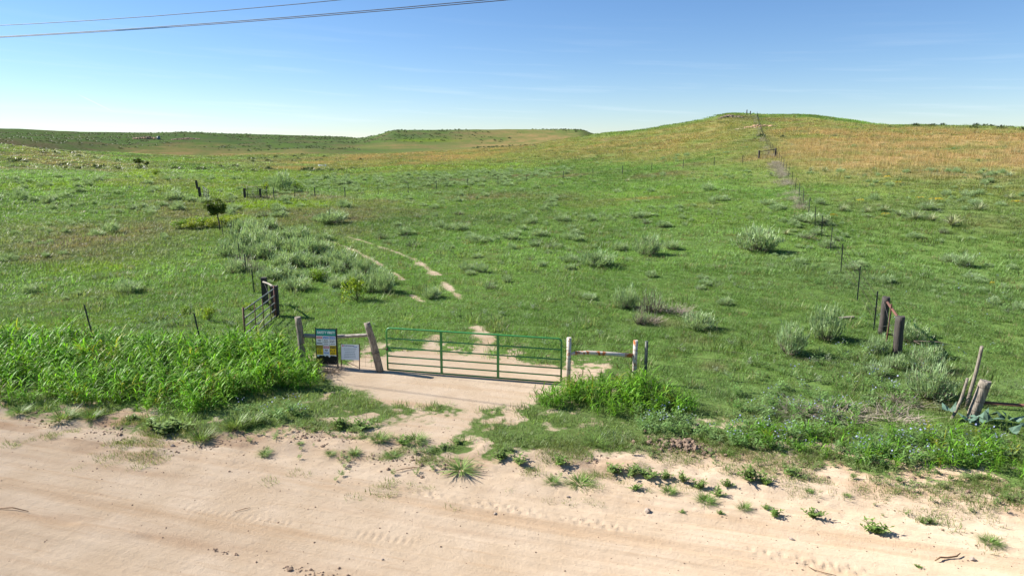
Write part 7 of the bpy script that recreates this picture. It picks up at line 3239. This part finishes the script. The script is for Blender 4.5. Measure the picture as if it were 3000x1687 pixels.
def brush(x, y, w, h, label, mat=None, seed=0, group=None):
    me = BRUSH_D[seed % len(BRUSH_D)]; o = link_obj('dry_brush', me, None, tuple(gp(x, y, -.02))); o.scale = (w, w, h); o.rotation_euler = (0, 0, seed*1.3); tag(o, label, 'dry brush', group)
def dense_twigs(seed):
    g = np.random.default_rng(seed); P = []
    for k in range(170):
        a = g.random()*6.283; q = g.random()**.5*.28; e = g.uniform(.2, 1.35); l = g.uniform(.2, .62)
        b = vec(q*math.cos(a), q*math.sin(a), 0); a2 = a + g.normal()*.8; d = vec(math.cos(a2)*math.sin(e), math.sin(a2)*math.sin(e), math.cos(e)*1.3)
        m = b + d*l*.5 + g.normal(size=3)*.05; P.append(([b, m, m + d*l*.5 + g.normal(size=3)*.10], [.007, .005, .003]))
    V, F = tubes(P, 3); return mesh_from('dry_twigs', V, F, M_DEADW)
M_DEADW = plain_mat('dead_weed_stems', (.36, .30, .24), .95, .3)
BRUSH_D = [dense_twigs(800+k) for k in range(3)]
brush(-5.1, 18.95, .8, .38, 'dry grey brush piled at the foot of the safety sign', seed=0)
brush(-5.75, 19.0, .5, .3, 'dry grey brush left of the safety sign legs', seed=1)
brush(3.47, 17.6, .6, .42, 'dry grey brush between white brace and pipe post', seed=2)
for i, (x, y, w) in enumerate([(6.9, 15.9, 1.3), (8.0, 15.7, 1.5), (9.1, 15.5, 1.3), (9.8, 16.4, 1.0), (-27.2, 75.1, 2.0), (-26.6, 74.9, 1.5), (6.2, 25.4, 1.2), (5.3, 25.9, 1.0), (5.0, 24.2, .9)]):
    brush(x, y, w, .35 if i < 4 else .5, 'low mat of dead grey weeds left of the weathered log post' if i < 4 else 'dark dead brush heaped at the far panel gate' if i < 6 else 'dead brown stems round the dry bushes behind the pipe brace', seed=i, group='dead weeds by the log post' if i < 4 else 'dead brush at the far gate' if i < 6 else 'dead stems on the slope')

# ---- the signs
def text_mesh(name, body, size, mat, shear=0.0, width=None, bold=0.0):
    cu = bpy.data.curves.new(name, 'FONT'); cu.body = body; cu.size = size; cu.align_x = 'CENTER'; cu.align_y = 'CENTER'; cu.shear = shear; cu.extrude = .0008; cu.offset = bold
    cu.resolution_u = 3
    to = bpy.data.objects.new(name, cu); COL.objects.link(to)
    dg = bpy.context.evaluated_depsgraph_get(); me = bpy.data.meshes.new_from_object(to.evaluated_get(dg))
    bpy.data.objects.remove(to); bpy.data.curves.remove(cu); me.materials.clear(); me.materials.append(mat)
    if width:
        xs = [v.co.x for v in me.vertices]; w = max(xs)-min(xs)
        if w > 0:
            for v in me.vertices: v.co.x *= width/w
    return me

def sign_frame(name, x, y, rz, tilt, label):
    o = empty(name, tuple(gp(x, y)), rz); o.rotation_euler = (tilt, 0, rz); tag(o, label, 'sign'); return o
# local axes: x to the right, -y toward the road, z up
def slab(name, parent, x0, x1, z0, z1, y, mat, th=.004):
    return link_obj(name, boxes_mesh(name, [(((x0+x1)/2, y, (z0+z1)/2), ((x1-x0)/2, 0, 0), (0, th/2, 0), (0, 0, (z1-z0)/2))], mat), parent)
def lettering(parent, body, x, z, size, y, mat, shear=0, width=None, bold=0.0):
    o = link_obj('lettering', text_mesh('lettering', body, size, mat, shear, width, bold), parent, (x, y, z)); o.rotation_euler = (R(90), 0, 0); return o
def print_lines(parent, x, zs, y, w, mat, seed, hh=.009):
    g = np.random.default_rng(seed); bx = []
    for z in zs:
        tot = w*g.uniform(.7, 1.0); p = x - tot/2
        while p < x + tot/2 - .01:
            l = min(g.uniform(.018, .05), x + tot/2 - p); bx.append(((p+l/2, y, z), (l/2, 0, 0), (0, .0008, 0), (0, 0, hh))); p += l + .010
    return link_obj('small_print', boxes_mesh('small_print', bx, mat), parent)

S = sign_frame('safety_sign', -5.68, 19.27, -.12, -.03, 'black framed safety first notice board in front of the wooden rail')
slab('board', S, .0, .645, .15, 1.19, 0, M_BLACK, .02)
for x in (.012, .633): link_obj('leg', boxes_mesh('leg', [((x, .022, .59), (.014, 0, 0), (0, .012, 0), (0, 0, .62))], M_BLACK), S)
H_ = slab('header', S, .03, .61, .985, 1.165, -.014, M_TEAL)
lettering(H_, 'SAFETY FIRST!', .32, 1.072, .105, -.0175, M_WHITEP, .25, .54, .0035)
cols = [(.03, .218), (.226, .414), (.422, .610)]
rows = [(.70, .975), (.415, .692)]
pl = [[(M_WHITEP, M_REDP, 'DANGER', ['NO', 'SMOKING']), (M_WHITEP, M_BLUEP, 'NOTICE', None), (M_WHITEP, M_BLUEP, 'NOTICE', None)],
      [(M_YELP, M_INK, 'CAUTION', None), (M_WHITEP, M_REDP, 'DANGER', ['HIGH', 'VOLTAGE']), (M_YELP, M_INK, 'CAUTION', ['H2S'])]]
for r_, (z0, z1) in enumerate(rows):
    for c_, (x0, x1) in enumerate(cols):
        base, band, head, txt = pl[r_][c_]; xm = (x0+x1)/2
        p = slab('placard', S, x0, x1, z0, z1, -.014, base)
        slab('heading_band', p, x0+.012, x1-.012, z1-.085, z1-.018, -.0175, band, .002)
        lettering(p, head, xm, z1-.052, .05, -.0195, M_YELP if band is M_INK else M_WHITEP, 0, (x1-x0)*.74, .0008)
        if txt == ['H2S']:
            lettering(p, 'H', xm-.055, z0+.128, .085, -.0175, M_INK, 0, None, .002); lettering(p, '2', xm-.008, z0+.108, .05, -.0175, M_INK, 0, None, .001); lettering(p, 'S', xm+.045, z0+.128, .085, -.0175, M_INK, 0, None, .002)
            print_lines(p, xm, [z0+.062, z0+.028], -.0175, (x1-x0)*.75, M_INK, 5, .007)
        elif txt:
            lettering(p, txt[0], xm, z0+.135, .07, -.0175, M_INK if band is M_REDP else M_BLUEP, 0, .09 if len(txt[0]) > 2 else None, .002)
            lettering(p, txt[1], xm, z0+.055, .06, -.0175, M_BLUEP if r_ else M_INK, 0, (x1-x0)*.82, .002)
        else:
            print_lines(p, xm, [z0+.16, z0+.125, z0+.085, z0+.045] if base is M_YELP else [z0+.145, z0+.10, z0+.045], -.0175, (x1-x0)*.82, M_INK, 7+r_*3+c_, .008 if base is M_YELP else .011)
g = np.random.default_rng(3); tv = []; n = 14
for i in range(n+1): tv += [(.03+.58*i/n, -.0135, .415), (.03+.58*i/n, -.0135, .40 - .02*abs(g.normal()))]
link_obj('torn_edge', mesh_from('torn_edge', tv, [(2*i, 2*i+1, 2*i+3, 2*i+2) for i in range(n)], M_WHITEP), S)
slab('foot_rail', S, .03, .615, .13, .155, -.012, M_GALV, .01)

Wb = sign_frame('white_notice_board', -4.95, 19.22, -.11, -.10, 'faded white notice board on thin rusty legs right of the safety sign')
slab('board', Wb, .0, .53, .27, .72, 0, M_GREYP, .01)
for x in (-.008, .538): link_obj('leg', boxes_mesh('leg', [((x, .01, .36), (.011, 0, 0), (0, .011, 0), (0, 0, .39))], M_RUST), Wb)
tube_obj('brace', [([vec(.0, .02, .28), vec(.53, .02, .04)], .008)], M_RUST, 6, Wb)
print_lines(Wb, .25, [.685], -.007, .34, M_INK, 21, .010); print_lines(Wb, .42, [.655], -.007, .12, M_BLUEP, 22, .008)
slab('emblem', Wb, .03, .075, .665, .70, -.0065, M_REDP, .002)
M_FADED = plain_mat('faded_ink', (.33, .42, .46), .5, .05)
print_lines(Wb, .27, [.60, .55, .50, .45, .40, .35], -.007, .42, M_FADED, 23, .009)

# ---- overhead wires
M_CABLE = plain_mat('power_cable', (.03, .03, .035), .6, .1)
def power_line(a, b, sag, label):
    a = np.array(a, float); b = np.array(b, float); d = (b-a)/np.linalg.norm((b-a)[:2]); m = (a+b)/2; pts = []
    half = np.linalg.norm((b-a)[:2])/2
    for s in np.linspace(-48, 48, 41):
        q = m + d*s; q[2] += sag*(s*s - half*half)/100.0; pts.append(q - m)
    o = tube_obj('power_line', [(pts, .009)], M_CABLE, 6); o.location = tuple(m); tag(o, label, 'power line', 'overhead power lines')
power_line((-15.9, 22.7, 10.0), (-4.4, 18.9, 10.0), .16, 'topmost overhead power line crossing the upper left sky')
power_line((-14.7, 20.9, 9.4), (-.48, 15.8, 9.4), .10, 'upper of the two close overhead power lines at left')
power_line((-14.72, 20.86, 9.37), (.55, 15.55, 9.4), .10, 'lower of the two close overhead power lines at left')


# ---- things of one description are told apart by their order from the left
same = {}
for o in COL.objects:
    if o.parent is None and 'category' in o: same.setdefault(o['label'], []).append(o)   # tell apart
for lab, os_ in same.items():
    if len(os_) > 1:
        os_.sort(key=lambda o: math.atan2(o.location.x, o.location.y))
        for k, o in enumerate(os_):
            o['label'] = lab + ', ' + ('leftmost' if k == 0 else 'rightmost' if k == len(os_)-1 else (ORD + ['next'])[min(k, len(ORD))] + ' from left')
